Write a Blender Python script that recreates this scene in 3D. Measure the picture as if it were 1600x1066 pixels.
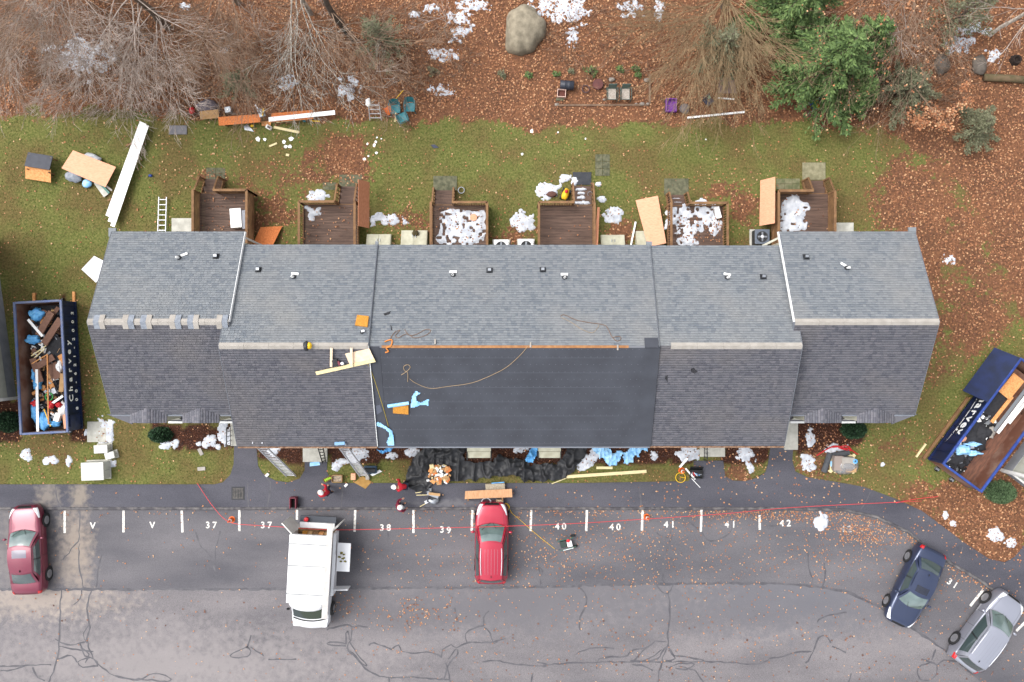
import bpy, bmesh, math, random
import numpy as np
from mathutils import Vector, Matrix

for o in list(bpy.data.objects): bpy.data.objects.remove(o)
SC = bpy.context.scene
COL = SC.collection
R = math.radians
# ------------------------------------------------------------------ camera, sky, sun, exposure
CAM_H = 44.4
FPX = 1600 * 28 / 36.0
cam_d = bpy.data.cameras.new('camera'); cam_d.lens = 28; cam_d.sensor_width = 36
cam_d.clip_start = 0.5; cam_d.clip_end = 2000
cam = bpy.data.objects.new('camera', cam_d); COL.objects.link(cam)
cam.location = (0, 0, CAM_H); cam.rotation_euler = (0, 0, 0)
SC.camera = cam
SUN_EL, SUN_AZ = 58, 290          # degrees; azimuth clockwise from +Y (top of the picture)
w = bpy.data.worlds.new('World'); SC.world = w; w.use_nodes = True
nt = w.node_tree
sky = nt.nodes.new('ShaderNodeTexSky'); sky.sky_type = 'NISHITA'; sky.sun_disc = False
sky.sun_elevation = R(SUN_EL); sky.sun_rotation = R(SUN_AZ); sky.dust_density = 4.0; sky.air_density = 1.0
hs = nt.nodes.new('ShaderNodeHueSaturation'); hs.inputs['Saturation'].default_value = 0.22
nt.links.new(sky.outputs['Color'], hs.inputs['Color'])
# broken overcast: soft cloud structure over the whole sky
ctc = nt.nodes.new('ShaderNodeTexCoord'); cno = nt.nodes.new('ShaderNodeTexNoise'); cno.inputs['Scale'].default_value = 2.6; cno.inputs['Detail'].default_value = 6
nt.links.new(ctc.outputs['Generated'], cno.inputs['Vector'])
crp = nt.nodes.new('ShaderNodeValToRGB'); crp.color_ramp.elements[0].position = .35; crp.color_ramp.elements[1].position = .65
crp.color_ramp.elements[0].color = (.72, .74, .78, 1); crp.color_ramp.elements[1].color = (1.3, 1.28, 1.25, 1)
nt.links.new(cno.outputs['Fac'], crp.inputs['Fac'])
cmx = nt.nodes.new('ShaderNodeMix'); cmx.data_type = 'RGBA'; cmx.blend_type = 'MULTIPLY'; cmx.inputs['Factor'].default_value = 1
nt.links.new(hs.outputs['Color'], cmx.inputs['A']); nt.links.new(crp.outputs['Color'], cmx.inputs['B'])
nt.links.new(cmx.outputs['Result'], nt.nodes['Background'].inputs['Color'])
nt.nodes['Background'].inputs['Strength'].default_value = 0.15
sd = bpy.data.lights.new('sun', 'SUN'); sd.energy = 0.8; sd.angle = R(38); sd.color = (1.0, 0.97, 0.93)
sun = bpy.data.objects.new('sun', sd); COL.objects.link(sun)
az, el = R(SUN_AZ), R(SUN_EL)
sdir = Vector((math.sin(az) * math.cos(el), math.cos(az) * math.cos(el), math.sin(el)))
sun.rotation_euler = sdir.to_track_quat('Z', 'Y').to_euler()
sun.location = (0, 0, 60)
vs = SC.view_settings
vs.view_transform = 'Standard'; vs.look = 'None'; vs.gamma = 1; vs.use_curve_mapping = False
vs.exposure = 1.15
SC.render.engine = 'CYCLES'
try:
    SC.cycles.use_denoising = True
    SC.cycles.max_bounces = 6
except Exception: pass

# ------------------------------------------------------------------ helpers
def P(px, py, z=0.0):
    s = (CAM_H - z) / FPX
    return Vector(((px - 800) * s, (533 - py) * s, z))
def mpp(z=0.0): return (CAM_H - z) / FPX
def C(r, g, b, k=0.9):
    f = lambda c: ((c / 255 + 0.055) / 1.055) ** 2.4 if c > 10 else c / 255 / 12.92
    return (f(r) * k, f(g) * k, f(b) * k, 1)

def _hash(ix, iy, seed):
    n = (ix.astype(np.int64) * 374761393 + iy.astype(np.int64) * 668265263 + seed * 1442695041) & 0x7fffffff
    n = ((n ^ (n >> 13)) * 1274126177) & 0x7fffffff
    return ((n ^ (n >> 16)) & 0xffffff) / float(0xffffff)
def vnoise(x, y, seed=0):
    x = np.asarray(x, float); y = np.asarray(y, float)
    ix = np.floor(x); iy = np.floor(y); fx = x - ix; fy = y - iy
    fx = fx * fx * (3 - 2 * fx); fy = fy * fy * (3 - 2 * fy)
    a = _hash(ix, iy, seed); b = _hash(ix + 1, iy, seed); c = _hash(ix, iy + 1, seed); d = _hash(ix + 1, iy + 1, seed)
    return (a * (1 - fx) + b * fx) * (1 - fy) + (c * (1 - fx) + d * fx) * fy
def fbm(x, y, seed=0, oct=4):
    s = 0; a = 0.5; t = 0
    for i in range(oct):
        s = s + a * vnoise(np.asarray(x) * 2 ** i, np.asarray(y) * 2 ** i, seed + i * 17); t += a; a *= 0.5
    return s / t
def in_poly(x, y, poly):
    x = np.asarray(x, float); y = np.asarray(y, float); r = np.zeros(x.shape, bool)
    n = len(poly)
    for i in range(n):
        x1, y1 = poly[i][0], poly[i][1]; x2, y2 = poly[(i + 1) % n][0], poly[(i + 1) % n][1]
        if y1 == y2: continue
        c = ((y1 > y) != (y2 > y)) & (x < (x2 - x1) * (y - y1) / (y2 - y1) + x1)
        r ^= c
    return r

# ---- materials
MATS = {}
def M(name, col, rough=0.8, col2=None, scale=4.0, bump=0.0, bscale=None, metal=0.0, island=0.0, coat=0.0,
      spec=0.4, lo=0.35, hi=0.65, trans=0.0, stretch=None, palette=None, detail=4.0):
    if name in MATS: return MATS[name]
    m = bpy.data.materials.new(name); m.use_nodes = True
    t = m.node_tree; N = t.nodes; L = t.links; b = N['Principled BSDF']
    b.inputs['Roughness'].default_value = rough; b.inputs['Metallic'].default_value = metal
    b.inputs['Specular IOR Level'].default_value = spec
    b.inputs['Coat Weight'].default_value = coat; b.inputs['Coat Roughness'].default_value = 0.08
    b.inputs['Transmission Weight'].default_value = trans
    tc = N.new('ShaderNodeTexCoord'); src = tc.outputs['Object']
    if stretch:
        mp = N.new('ShaderNodeMapping'); mp.inputs['Scale'].default_value = stretch
        L.new(src, mp.inputs['Vector']); src = mp.outputs['Vector']
    out = None
    if palette:
        g = N.new('ShaderNodeNewGeometry'); cr = N.new('ShaderNodeValToRGB'); cr.color_ramp.interpolation = 'CONSTANT'
        e = cr.color_ramp.elements
        while len(e) < len(palette): e.new(0.5)
        for i, c in enumerate(palette): e[i].position = i / len(palette); e[i].color = c
        L.new(g.outputs['Random Per Island'], cr.inputs['Fac']); out = cr.outputs['Color']
    elif col2 is not None:
        nz = N.new('ShaderNodeTexNoise'); nz.inputs['Scale'].default_value = scale; nz.inputs['Detail'].default_value = detail
        L.new(src, nz.inputs['Vector'])
        cr = N.new('ShaderNodeValToRGB'); cr.color_ramp.elements[0].position = lo; cr.color_ramp.elements[1].position = hi
        cr.color_ramp.elements[0].color = col; cr.color_ramp.elements[1].color = col2
        L.new(nz.outputs['Fac'], cr.inputs['Fac']); out = cr.outputs['Color']
    if island:
        g = N.new('ShaderNodeNewGeometry'); mr = N.new('ShaderNodeMapRange')
        mr.inputs['To Min'].default_value = 1 - island; mr.inputs['To Max'].default_value = 1 + island
        L.new(g.outputs['Random Per Island'], mr.inputs['Value'])
        h = N.new('ShaderNodeHueSaturation'); L.new(mr.outputs['Result'], h.inputs['Value'])
        if out is not None: L.new(out, h.inputs['Color'])
        else: h.inputs['Color'].default_value = col
        out = h.outputs['Color']
    if out is not None: L.new(out, b.inputs['Base Color'])
    else: b.inputs['Base Color'].default_value = col
    if bump:
        nb = N.new('ShaderNodeTexNoise'); nb.inputs['Scale'].default_value = bscale or scale * 4; nb.inputs['Detail'].default_value = 5
        L.new(src, nb.inputs['Vector'])
        bp = N.new('ShaderNodeBump'); bp.inputs['Strength'].default_value = bump; bp.inputs['Distance'].default_value = 0.05
        L.new(nb.outputs['Fac'], bp.inputs['Height']); L.new(bp.outputs['Normal'], b.inputs['Normal'])
    MATS[name] = m
    return m

# ---- objects
def tag(o, label=None, cat=None, group=None, kind=None):
    if label: o['label'] = label
    if cat: o['category'] = cat
    if group: o['group'] = group
    if kind: o['kind'] = kind
    return o
def thing(name, label, cat, loc=(0, 0, 0), rz=0, group=None):
    o = bpy.data.objects.new(name, None); COL.objects.link(o); o.empty_display_size = 0.2
    o.location = loc; o.rotation_euler = (0, 0, rz)
    return tag(o, label, cat, group)
def link_mesh(name, me, mat, parent=None, smooth=False):
    if mat is not None:
        for m in (mat if isinstance(mat, (list, tuple)) else [mat]): me.materials.append(m)
    if smooth:
        me.polygons.foreach_set('use_smooth', np.ones(len(me.polygons), bool))
    o = bpy.data.objects.new(name, me); COL.objects.link(o)
    if parent is not None: o.parent = parent
    return o
def np_mesh(name, V, F, mat, parent=None, smooth=False):
    """V (n,3), F (m,k) arrays"""
    V = np.asarray(V, np.float32); F = np.asarray(F, np.int32)
    me = bpy.data.meshes.new(name); k = F.shape[1]
    me.vertices.add(len(V)); me.vertices.foreach_set('co', V.ravel())
    me.loops.add(F.size); me.loops.foreach_set('vertex_index', F.ravel())
    me.polygons.add(len(F)); me.polygons.foreach_set('loop_start', np.arange(0, F.size, k, dtype=np.int32))
    me.update(calc_edges=True); me.validate()
    return link_mesh(name, me, mat, parent, smooth)

class MB:
    def __init__(s): s.v = []; s.f = []; s.mi = []; s.cur = 0
    def add(s, vs, fs):
        n = len(s.v); s.v += [tuple(v) for v in vs]; s.f += [tuple(i + n for i in f) for f in fs]; s.mi += [s.cur] * len(fs); return s
    def box(s, c, d, rz=0, m=None):
        """centre c, full size d"""
        x, y, z = d[0] / 2, d[1] / 2, d[2] / 2
        mt = m if m is not None else Matrix.Rotation(rz, 3, 'Z')
        c = Vector(c)
        vs = [c + mt @ Vector((sx * x, sy * y, sz * z)) for sz in (-1, 1) for sx, sy in ((-1, -1), (1, -1), (1, 1), (-1, 1))]
        return s.add(vs, [(3, 2, 1, 0), (4, 5, 6, 7), (0, 1, 5, 4), (1, 2, 6, 5), (2, 3, 7, 6), (3, 0, 4, 7)])
    def beam(s, a, b, wd, th, up=(0, 0, 1)):
        a = Vector(a); b = Vector(b); d = b - a; L = d.length
        if L < 1e-6: return s
        y = d / L; up = Vector(up)
        x = y.cross(up)
        if x.length < 1e-4: x = y.cross(Vector((1, 0, 0)))
        x.normalize(); z = x.cross(y)
        m = Matrix((x, y, z)).transposed()
        return s.box((a + b) / 2, (wd, L, th), m=m)
    def prism(s, poly, z0, z1):
        n = len(poly)
        vs = [(p[0], p[1], z0) for p in poly] + [(p[0], p[1], z1) for p in poly]
        a = sum(poly[i][0] * poly[(i + 1) % n][1] - poly[(i + 1) % n][0] * poly[i][1] for i in range(n))
        up = tuple(range(n, 2 * n)); dn = tuple(range(n - 1, -1, -1))
        side = [(i, (i + 1) % n, (i + 1) % n + n, i + n) for i in range(n)]
        if a < 0: up = up[::-1]; dn = dn[::-1]; side = [q[::-1] for q in side]
        return s.add(vs, [up, dn] + side)
    def extrude_x(s, prof, x0, x1):
        """prof (y,z) polygon"""
        n = len(prof)
        vs = [(x0, p[0], p[1]) for p in prof] + [(x1, p[0], p[1]) for p in prof]
        return s.add(vs, [tuple(range(n))[::-1], tuple(range(n, 2 * n))] + [(i, (i + 1) % n, (i + 1) % n + n, i + n) for i in range(n)])
    def tube(s, pts, r, n=6, closed=False):
        pts = [Vector(p) for p in pts]; m = len(pts)
        rs = r if isinstance(r, (list, tuple)) else [r] * m
        vs = []
        for i, p in enumerate(pts):
            d = (pts[(i + 1) % m] - pts[i - 1]) if closed else (pts[min(i + 1, m - 1)] - pts[max(i - 1, 0)])
            if d.length < 1e-6: d = Vector((0, 0, 1))
            d.normalize()
            u = d.cross(Vector((0, 0, 1)))
            if u.length < 1e-3: u = d.cross(Vector((1, 0, 0)))
            u.normalize(); v = u.cross(d)
            vs += [p + (u * math.cos(2 * math.pi * k / n) + v * math.sin(2 * math.pi * k / n)) * rs[i] for k in range(n)]
        fs = []
        for i in range(m if closed else m - 1):
            j = (i + 1) % m
            fs += [(i * n + k, i * n + (k + 1) % n, j * n + (k + 1) % n, j * n + k) for k in range(n)]
        if not closed: fs += [tuple(range(n))[::-1], tuple(range((m - 1) * n, m * n))]
        return s.add(vs, fs)
    def lathe(s, prof, c=(0, 0, 0), n=16, m=None):
        """prof (r,z)"""
        c = Vector(c); mt = m if m is not None else Matrix.Identity(3)
        vs = [c + mt @ Vector((r * math.cos(2 * math.pi * k / n), r * math.sin(2 * math.pi * k / n), z)) for r, z in prof for k in range(n)]
        fs = [(i * n + k, i * n + (k + 1) % n, (i + 1) * n + (k + 1) % n, (i + 1) * n + k) for i in range(len(prof) - 1) for k in range(n)]
        fs += [tuple(range(n))[::-1], tuple(range((len(prof) - 1) * n, len(prof) * n))]
        return s.add(vs, fs)
    def grid(s, fn, nu, nv, flip=False):
        vs = [fn(i / nu, j / nv) for i in range(nu + 1) for j in range(nv + 1)]
        q = lambda i, j: i * (nv + 1) + j
        fs = [(q(i, j), q(i + 1, j), q(i + 1, j + 1), q(i, j + 1)) for i in range(nu) for j in range(nv)]
        if flip: fs = [f[::-1] for f in fs]
        return s.add(vs, fs)
    def build(s, name, mat, parent=None, smooth=False, bevel=0):
        me = bpy.data.meshes.new(name); me.from_pydata([tuple(v) for v in s.v], [], s.f); me.update()
        mats = mat if isinstance(mat, (list, tuple)) else [mat]
        o = link_mesh(name, me, mats, parent, smooth)
        if len(mats) > 1: me.polygons.foreach_set('material_index', s.mi)
        if bevel:
            b = o.modifiers.new('bevel', 'BEVEL'); b.width = bevel; b.segments = 2; b.limit_method = 'ANGLE'
        return o
def one(name, mb, mat, label, cat, group=None, smooth=False, bevel=0, kind=None):
    return tag(mb.build(name, mat, None, smooth, bevel), label, cat, group, kind)

def text_mesh(name, s, size, mat, mtx, parent=None, extrude=0.0, sx=1.0, bold=0.0):
    cu = bpy.data.curves.new(name, 'FONT'); cu.body = s; cu.size = size; cu.extrude = extrude
    cu.align_x = 'CENTER'; cu.align_y = 'CENTER'
    t = bpy.data.objects.new('tmp_text', cu); COL.objects.link(t)
    bpy.context.view_layer.update()
    me = bpy.data.meshes.new_from_object(t.evaluated_get(bpy.context.evaluated_depsgraph_get()))
    bpy.data.objects.remove(t); me.name = name
    if bold:                     # heavier stroke: shifted copies of the glyph, each a hair higher
        bmq = bmesh.new(); bmq.from_mesh(me); src = bmq.verts[:] + bmq.edges[:] + bmq.faces[:]
        for j, (dx, dy) in enumerate(((bold, 0), (-bold, 0), (0, bold), (0, -bold))):
            r_ = bmesh.ops.duplicate(bmq, geom=src)
            bmesh.ops.translate(bmq, vec=(dx, dy, .0006 * (j + 1)), verts=[e for e in r_['geom'] if isinstance(e, bmesh.types.BMVert)])
        bmq.to_mesh(me); bmq.free()
    me.materials.clear()
    me.transform(mtx @ Matrix.Diagonal((sx, 1, 1, 1)))
    o = link_mesh(name, me, mat, parent); return o

# cloth: polygon outline (world xy), heightfield with folds
def cloth(name, poly, zfn, amp, mat, label=None, cat=None, seed=0, res=0.07, parent=None, freq=1.6, ragged=0.0, kind=None, group=None, th=0.0):
    xs = [p[0] for p in poly]; ys = [p[1] for p in poly]
    x = np.arange(min(xs) - res, max(xs) + 2 * res, res); y = np.arange(min(ys) - res, max(ys) + 2 * res, res)
    X, Y = np.meshgrid(x, y, indexing='ij')
    wx = X + ragged * (fbm(X * 3, Y * 3, seed + 5) - .5); wy = Y + ragged * (fbm(X * 3 + 9, Y * 3, seed + 6) - .5)
    ins = in_poly(wx, wy, poly)
    r = np.abs(fbm(X * freq, Y * freq, seed, 4) - 0.5) * 2
    r2 = np.abs(vnoise(X * freq * 2.3 + 3, Y * freq * 1.1, seed + 3) - 0.5) * 2
    h = amp * ((1 - r) ** 3 * 0.9 + (1 - r2) ** 4 * 0.6)
    base = zfn(X, Y) if callable(zfn) else np.full(X.shape, zfn)
    Z = base + h
    nu, nv = X.shape
    q = np.arange(nu * nv).reshape(nu, nv)
    cell = ins[:-1, :-1] & ins[1:, :-1] & ins[1:, 1:] & ins[:-1, 1:]
    F = np.stack([q[:-1, :-1][cell], q[1:, :-1][cell], q[1:, 1:][cell], q[:-1, 1:][cell]], 1)
    if len(F) == 0: return None
    used = np.unique(F); rm = -np.ones(nu * nv, int); rm[used] = np.arange(len(used))
    V = np.stack([X, Y, Z], -1).reshape(-1, 3)[used]
    o = np_mesh(name, V, rm[F], mat, parent, True)
    if label: tag(o, label, cat, group, kind)
    return o
def pxpoly(pts, z=0): return [tuple(P(a, b, z)[:2]) for a, b in pts]

# ------------------------------------------------------------------ common materials
m_ply = M('plywood', C(236, 176, 142), 0.75, C(220, 154, 120), 6, 0.05, stretch=(1, 6, 1))
m_ply2 = M('plywood_red', C(208, 142, 108), 0.75, C(190, 124, 92), 6, 0.05, stretch=(6, 1, 1))
m_osb = M('osb_orange', C(214, 128, 70), 0.8, C(186, 104, 54), 14, 0.1)
m_osb2 = M('osb_pale', C(222, 162, 104), 0.8, C(196, 132, 78), 10, 0.1)
m_pine = M('pine_lumber', C(232, 218, 172), 0.75, C(218, 198, 148), 5, 0.05, stretch=(1, 8, 1))
m_white = M('white_vinyl', C(250, 250, 248), 0.45, spec=0.5)
m_trim = M('white_trim', C(240, 238, 234), 0.55, C(226, 224, 220), 3)
m_alu = M('aluminium', C(222, 223, 228), 0.4, C(200, 202, 208), 5, metal=0.15)
m_steel = M('grey_steel', C(150, 154, 160), 0.4, metal=0.6)
m_black = M('black_plastic', C(34, 36, 40), 0.5, C(48, 50, 54), 5)
m_dark = M('dark_void', C(22, 20, 20), 0.9)
m_rubber = M('tyre_rubber', C(38, 38, 40), 0.85, C(52, 52, 52), 12)
m_deck = M('deck_wood', C(102, 80, 68), 0.75, C(78, 60, 51), 2.2, 0.15, 20, island=0.16, stretch=(0.6, 5, 1))
m_rail = M('rail_wood', C(138, 104, 70), 0.8, C(112, 82, 56), 3, 0.1, 20)
m_conc = M('concrete', C(196, 194, 184), 0.9, C(170, 168, 158), 3, 0.1)
m_mossc = M('mossy_paver', C(108, 106, 84), 0.95, C(76, 78, 60), 5, 0.3)
m_beige = M('beige_metal', C(196, 194, 172), 0.55, C(172, 168, 146), 2.5)
m_blueply = M('blue_plastic', C(166, 212, 246), 0.4, C(134, 194, 240), 3, spec=0.5)
m_bluet = M('blue_tarp', C(112, 182, 230), 0.45, C(78, 152, 214), 3)
m_felt = M('black_felt', C(66, 69, 77), 0.75, C(54, 56, 63), 0.9, 0.2, 5, lo=.3, hi=.75)
m_red = M('red_paint', C(196, 34, 42), 0.5)
m_orange = M('orange_plastic', C(236, 112, 36), 0.5)
m_yellow = M('yellow_plastic', C(236, 190, 40), 0.5)
m_card = M('cardboard', C(186, 150, 108), 0.9, C(170, 134, 92), 4)
m_foam = M('yellow_foam', C(206, 146, 60), 0.95, C(178, 120, 46), 20, 0.4)
m_snow = M('snow', C(234, 237, 243, .76), 0.85, C(194, 199, 208, .74), 3, 0.3, 14)
m_leaf = M('dead_leaf', C(150, 95, 70), 0.85, palette=[C(162, 112, 78), C(146, 98, 68), C(120, 80, 58), C(174, 126, 90), C(98, 66, 50), C(154, 104, 72), C(190, 146, 108), C(130, 88, 64)])
m_leafp = M('pale_leaf', C(190, 130, 90), 0.8, palette=[C(188, 136, 98), C(174, 116, 78), C(152, 98, 66), C(204, 162, 122), C(178, 120, 80), C(140, 94, 68)])
# ------------------------------------------------------------------ ground
WOOD_EDGE = [(-400, 176), (0, 178), (120, 176), (330, 182), (420, 196), (540, 192), (700, 190), (800, 200), (1000, 196), (1200, 190),
             (1290, 196), (1350, 203), (1420, 222), (1480, 262), (1540, 350), (1580, 450), (1620, 560), (2000, 700)]
LEAF_BLOBS = [(540, 250, 48, 60, .75), (455, 262, 60, 40, .35), (425, 335, 55, 55, .62), (640, 350, 60, 35, .5), (800, 365, 60, 30, .55),
              (965, 365, 50, 30, .6), (1010, 300, 30, 50, .3), (1165, 330, 45, 55, .55), (1110, 300, 60, 20, .4), (1400, 330, 60, 70, .6), (1475, 340, 70, 60, .62), (1440, 270, 60, 40, .5), (1530, 400, 50, 80, .5),
              (1440, 430, 40, 110, .8), (1545, 470, 60, 60, .5), (1480, 560, 60, 60, .28), (1530, 520, 50, 40, .5), (1420, 700, 70, 80, .38),
              (1480, 800, 70, 45, .95), (1570, 800, 60, 60, .95), (1290, 735, 60, 30, .55), (1290, 690, 50, 30, .6), (1560, 860, 60, 40, .9), (1590, 700, 30, 60, .8),
              (120, 640, 30, 80, .3), (60, 715, 80, 30, .22), (60, 640, 60, 50, .4), (500, 745, 200, 12, .15), (1160, 740, 40, 30, .5), (960, 745, 90, 20, .22), (330, 280, 40, 25, .5), (250, 260, 120, 60, .1)]
def leaf_cover(px, py):
    px = np.asarray(px, float); py = np.asarray(py, float)
    yb = np.interp(px, [a for a, b in WOOD_EDGE], [b for a, b in WOOD_EDGE])
    n = fbm(px / 28, py / 28, 3) - .5
    c = 1 / (1 + np.exp(-((yb - py) + 46 * n) / 7.0))
    c2 = 0.05
    for x, y, sx, sy, a in LEAF_BLOBS: c2 = c2 + a * np.exp(-((px - x) / sx) ** 2 - ((py - y) / sy) ** 2)
    return np.clip(np.maximum(c, c2 * (0.15 + 1.7 * fbm(px / 20, py / 20, 8))), 0, 1)
def to_px(X, Y): return 800 + X * FPX / CAM_H, 533 - Y * FPX / CAM_H
MULCH = [[(235, 655), (262, 664), (365, 664), (368, 700), (340, 702), (270, 702), (240, 690)], [(400, 690), (474, 690), (474, 728), (440, 724), (402, 715)],
         [(508, 690), (660, 690), (655, 716), (600, 722), (512, 722)], [(640, 695), (1085, 695), (1085, 722), (1000, 726), (640, 730)],
         [(1128, 695), (1202, 695), (1202, 722), (1128, 724)], [(1238, 655), (1345, 655), (1350, 690), (1300, 705), (1240, 706)], [(-40, 625), (34, 625), (36, 690), (-40, 690)], [(97, 460), (104, 460), (136, 690), (112, 690)]]
def mulch(px, py):
    n = 14 * (fbm(np.asarray(px) / 12., np.asarray(py) / 12., 31) - .5)
    r = np.zeros(np.shape(px), bool)
    for p in MULCH: r |= in_poly(px + n, py + n, p)
    return r
KERB = [(-500, 795), (0, 795), (600, 795), (1210, 795), (1320, 797), (1370, 808), (1420, 832), (1445, 853), (1485, 880), (1530, 906), (1562, 930), (1602, 955), (1700, 1020)]
gx = np.concatenate([[-600, -200, -90, -55], np.arange(-38, 38.01, 0.25), [55, 90, 200, 600]])
gy = np.concatenate([[-600, -200, -90, -50], np.arange(-24, 26.01, 0.25), [40, 90, 200, 600]])
GX, GY = np.meshgrid(gx, gy, indexing='ij')
gpx, gpy = to_px(GX, GY)
kb = np.interp(gpx, [a for a, b in KERB], [b for a, b in KERB])
GZ = np.where(gpy > kb - 8, -0.22, 0.03 * (fbm(GX * .7, GY * .7, 2) - .5))
lc = leaf_cover(gpx, gpy); mu = mulch(gpx, gpy).astype(float)
nu, nv = GX.shape; q = np.arange(nu * nv).reshape(nu, nv)
F = np.stack([q[:-1, :-1], q[1:, :-1], q[1:, 1:], q[:-1, 1:]], -1).reshape(-1, 4)
mg = bpy.data.materials.new('ground_soil'); mg.use_nodes = True
t = mg.node_tree; N = t.nodes; L = t.links; B = N['Principled BSDF']; B.inputs['Roughness'].default_value = 0.95; B.inputs['Specular IOR Level'].default_value = 0.1
tc = N.new('ShaderNodeTexCoord')
def nz(scale, detail=4):
    n = N.new('ShaderNodeTexNoise'); n.inputs['Scale'].default_value = scale; n.inputs['Detail'].default_value = detail
    L.new(tc.outputs['Object'], n.inputs['Vector']); return n.outputs['Fac']
def ramp(src, stops):
    r = N.new('ShaderNodeValToRGB'); e = r.color_ramp.elements
    while len(e) < len(stops): e.new(0.5)
    for i, (p, c) in enumerate(stops): e[i].position = p; e[i].color = c
    L.new(src, r.inputs['Fac']); return r.outputs['Color']
def mix(fac, a, b):
    m = N.new('ShaderNodeMix'); m.data_type = 'RGBA'; L.new(fac, m.inputs['Factor']); L.new(a, m.inputs['A']); L.new(b, m.inputs['B']); return m.outputs['Result']
def attr(n):
    a = N.new('ShaderNodeAttribute'); a.attribute_name = n; return a.outputs['Fac']
gr_a = ramp(nz(9, 6), [(0.3, C(80, 88, 44)), (0.5, C(102, 105, 57)), (0.7, C(126, 121, 74))])
gr_b = ramp(nz(9, 6), [(0.3, C(84, 76, 44)), (0.6, C(112, 98, 62))])
grass = mix(ramp(nz(0.45, 3), [(0.42, (0, 0, 0, 1)), (0.62, (1, 1, 1, 1))]), gr_a, gr_b)
lit = ramp(nz(7, 8), [(0.25, C(70, 50, 39)), (0.45, C(108, 75, 55)), (0.6, C(132, 92, 66)), (0.75, C(154, 112, 84))])
lit2 = ramp(nz(0.6, 3), [(0.4, C(84, 62, 50)), (0.6, C(122, 84, 62))])
ml = N.new('ShaderNodeMix'); ml.data_type = 'RGBA'; ml.inputs['Factor'].default_value = 0.35; L.new(lit, ml.inputs['A']); L.new(lit2, ml.inputs['B'])
ma = N.new('ShaderNodeMath'); ma.operation = 'ADD'; L.new(attr('leaf'), ma.inputs[0])
mm = N.new('ShaderNodeMath'); mm.operation = 'MULTIPLY_ADD'; L.new(nz(5, 5), mm.inputs[0]); mm.inputs[1].default_value = 1.2; mm.inputs[2].default_value = -0.6
L.new(mm.outputs[0], ma.inputs[1])
fac = ramp(ma.outputs[0], [(0.42, (0, 0, 0, 1)), (0.62, (1, 1, 1, 1))])
gcol = mix(fac, grass, ml.outputs['Result'])
mulc = ramp(nz(16, 6), [(0.3, C(44, 26, 20)), (0.55, C(70, 44, 34)), (0.75, C(100, 68, 52))])
gcol = mix(attr('mulch'), gcol, mulc)
L.new(gcol, B.inputs['Base Color'])
bp = N.new('ShaderNodeBump'); bp.inputs['Strength'].default_value = 0.5; bp.inputs['Distance'].default_value = 0.06
L.new(nz(22, 6), bp.inputs['Height']); L.new(bp.outputs['Normal'], B.inputs['Normal'])
ground = np_mesh('ground', np.stack([GX, GY, GZ], -1).reshape(-1, 3), F, mg, None, True)
for nm, arr in (('leaf', lc), ('mulch', mu)):
    a = ground.data.attributes.new(nm, 'FLOAT', 'POINT'); a.data.foreach_set('value', arr.ravel().astype(np.float32))
tag(ground, kind='structure')

# ------------------------------------------------------------------ pavements
def asphalt(name, dark, light, lo=0.3, hi=0.7, stains=()):
    m = bpy.data.materials.new(name); m.use_nodes = True
    global N, L, t, tc
    t = m.node_tree; N = t.nodes; L = t.links; b = N['Principled BSDF']; b.inputs['Roughness'].default_value = 0.85; b.inputs['Specular IOR Level'].default_value = 0.25
    tc = N.new('ShaderNodeTexCoord')
    mp = N.new('ShaderNodeMapping'); mp.inputs['Scale'].default_value = (0.35, 1.0, 1); L.new(tc.outputs['Object'], mp.inputs['Vector'])
    n1 = N.new('ShaderNodeTexNoise'); n1.inputs['Scale'].default_value = 0.5; n1.inputs['Detail'].default_value = 8; L.new(mp.outputs['Vector'], n1.inputs['Vector'])
    c = ramp(n1.outputs['Fac'], [(lo, dark), (hi, light)])
    sp = ramp(nz(45, 3), [(0.35, (0.72, 0.72, 0.72, 1)), (0.65, (1.25, 1.25, 1.25, 1))])
    mx = N.new('ShaderNodeMix'); mx.data_type = 'RGBA'; mx.blend_type = 'MULTIPLY'; mx.inputs['Factor'].default_value = 1
    L.new(c, mx.inputs['A']); L.new(sp, mx.inputs['B']); c = mx.outputs['Result']
    for (x, y, sx, sy, col, st) in stains:
        ob = N.new('ShaderNodeMapping'); ob.inputs['Location'].default_value = (-x / sx, -y / sy, 0); ob.inputs['Scale'].default_value = (1 / sx, 1 / sy, 0)
        L.new(tc.outputs['Object'], ob.inputs['Vector'])
        ln = N.new('ShaderNodeVectorMath'); ln.operation = 'LENGTH'; L.new(ob.outputs['Vector'], ln.inputs[0])
        ad = N.new('ShaderNodeMath'); ad.operation = 'MULTIPLY_ADD'; L.new(nz(3.5, 8), ad.inputs[0]); ad.inputs[1].default_value = 1.8; 
        sb = N.new('ShaderNodeMath'); sb.operation = 'SUBTRACT'; L.new(ln.outputs['Value'], sb.inputs[0]); sb.inputs[1].default_value = 0.9; L.new(sb.outputs[0], ad.inputs[2])
        f = ramp(ad.outputs[0], [(0.2, (st, st, st, 1)), (1.0, (0, 0, 0, 1))])
        cc = N.new('ShaderNodeRGB'); cc.outputs[0].default_value = col
        c = mix(f, c, cc.outputs[0])
    L.new(c, b.inputs['Base Color'])
    bp = N.new('ShaderNodeBump'); bp.inputs['Strength'].default_value = 0.25; bp.inputs['Distance'].default_value = 0.02
    L.new(nz(80, 3), bp.inputs['Height']); L.new(bp.outputs['Normal'], b.inputs['Normal'])
    return m
ZL = -0.10      # parking lot level
ZS = 0.03       # sidewalk level
def W(px, py, z=0): v = P(px, py, z); return (v.x, v.y)
sx_ = lambda px, py, z=ZL: W(px, py, z)
sand = C(176, 160, 142)
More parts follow.
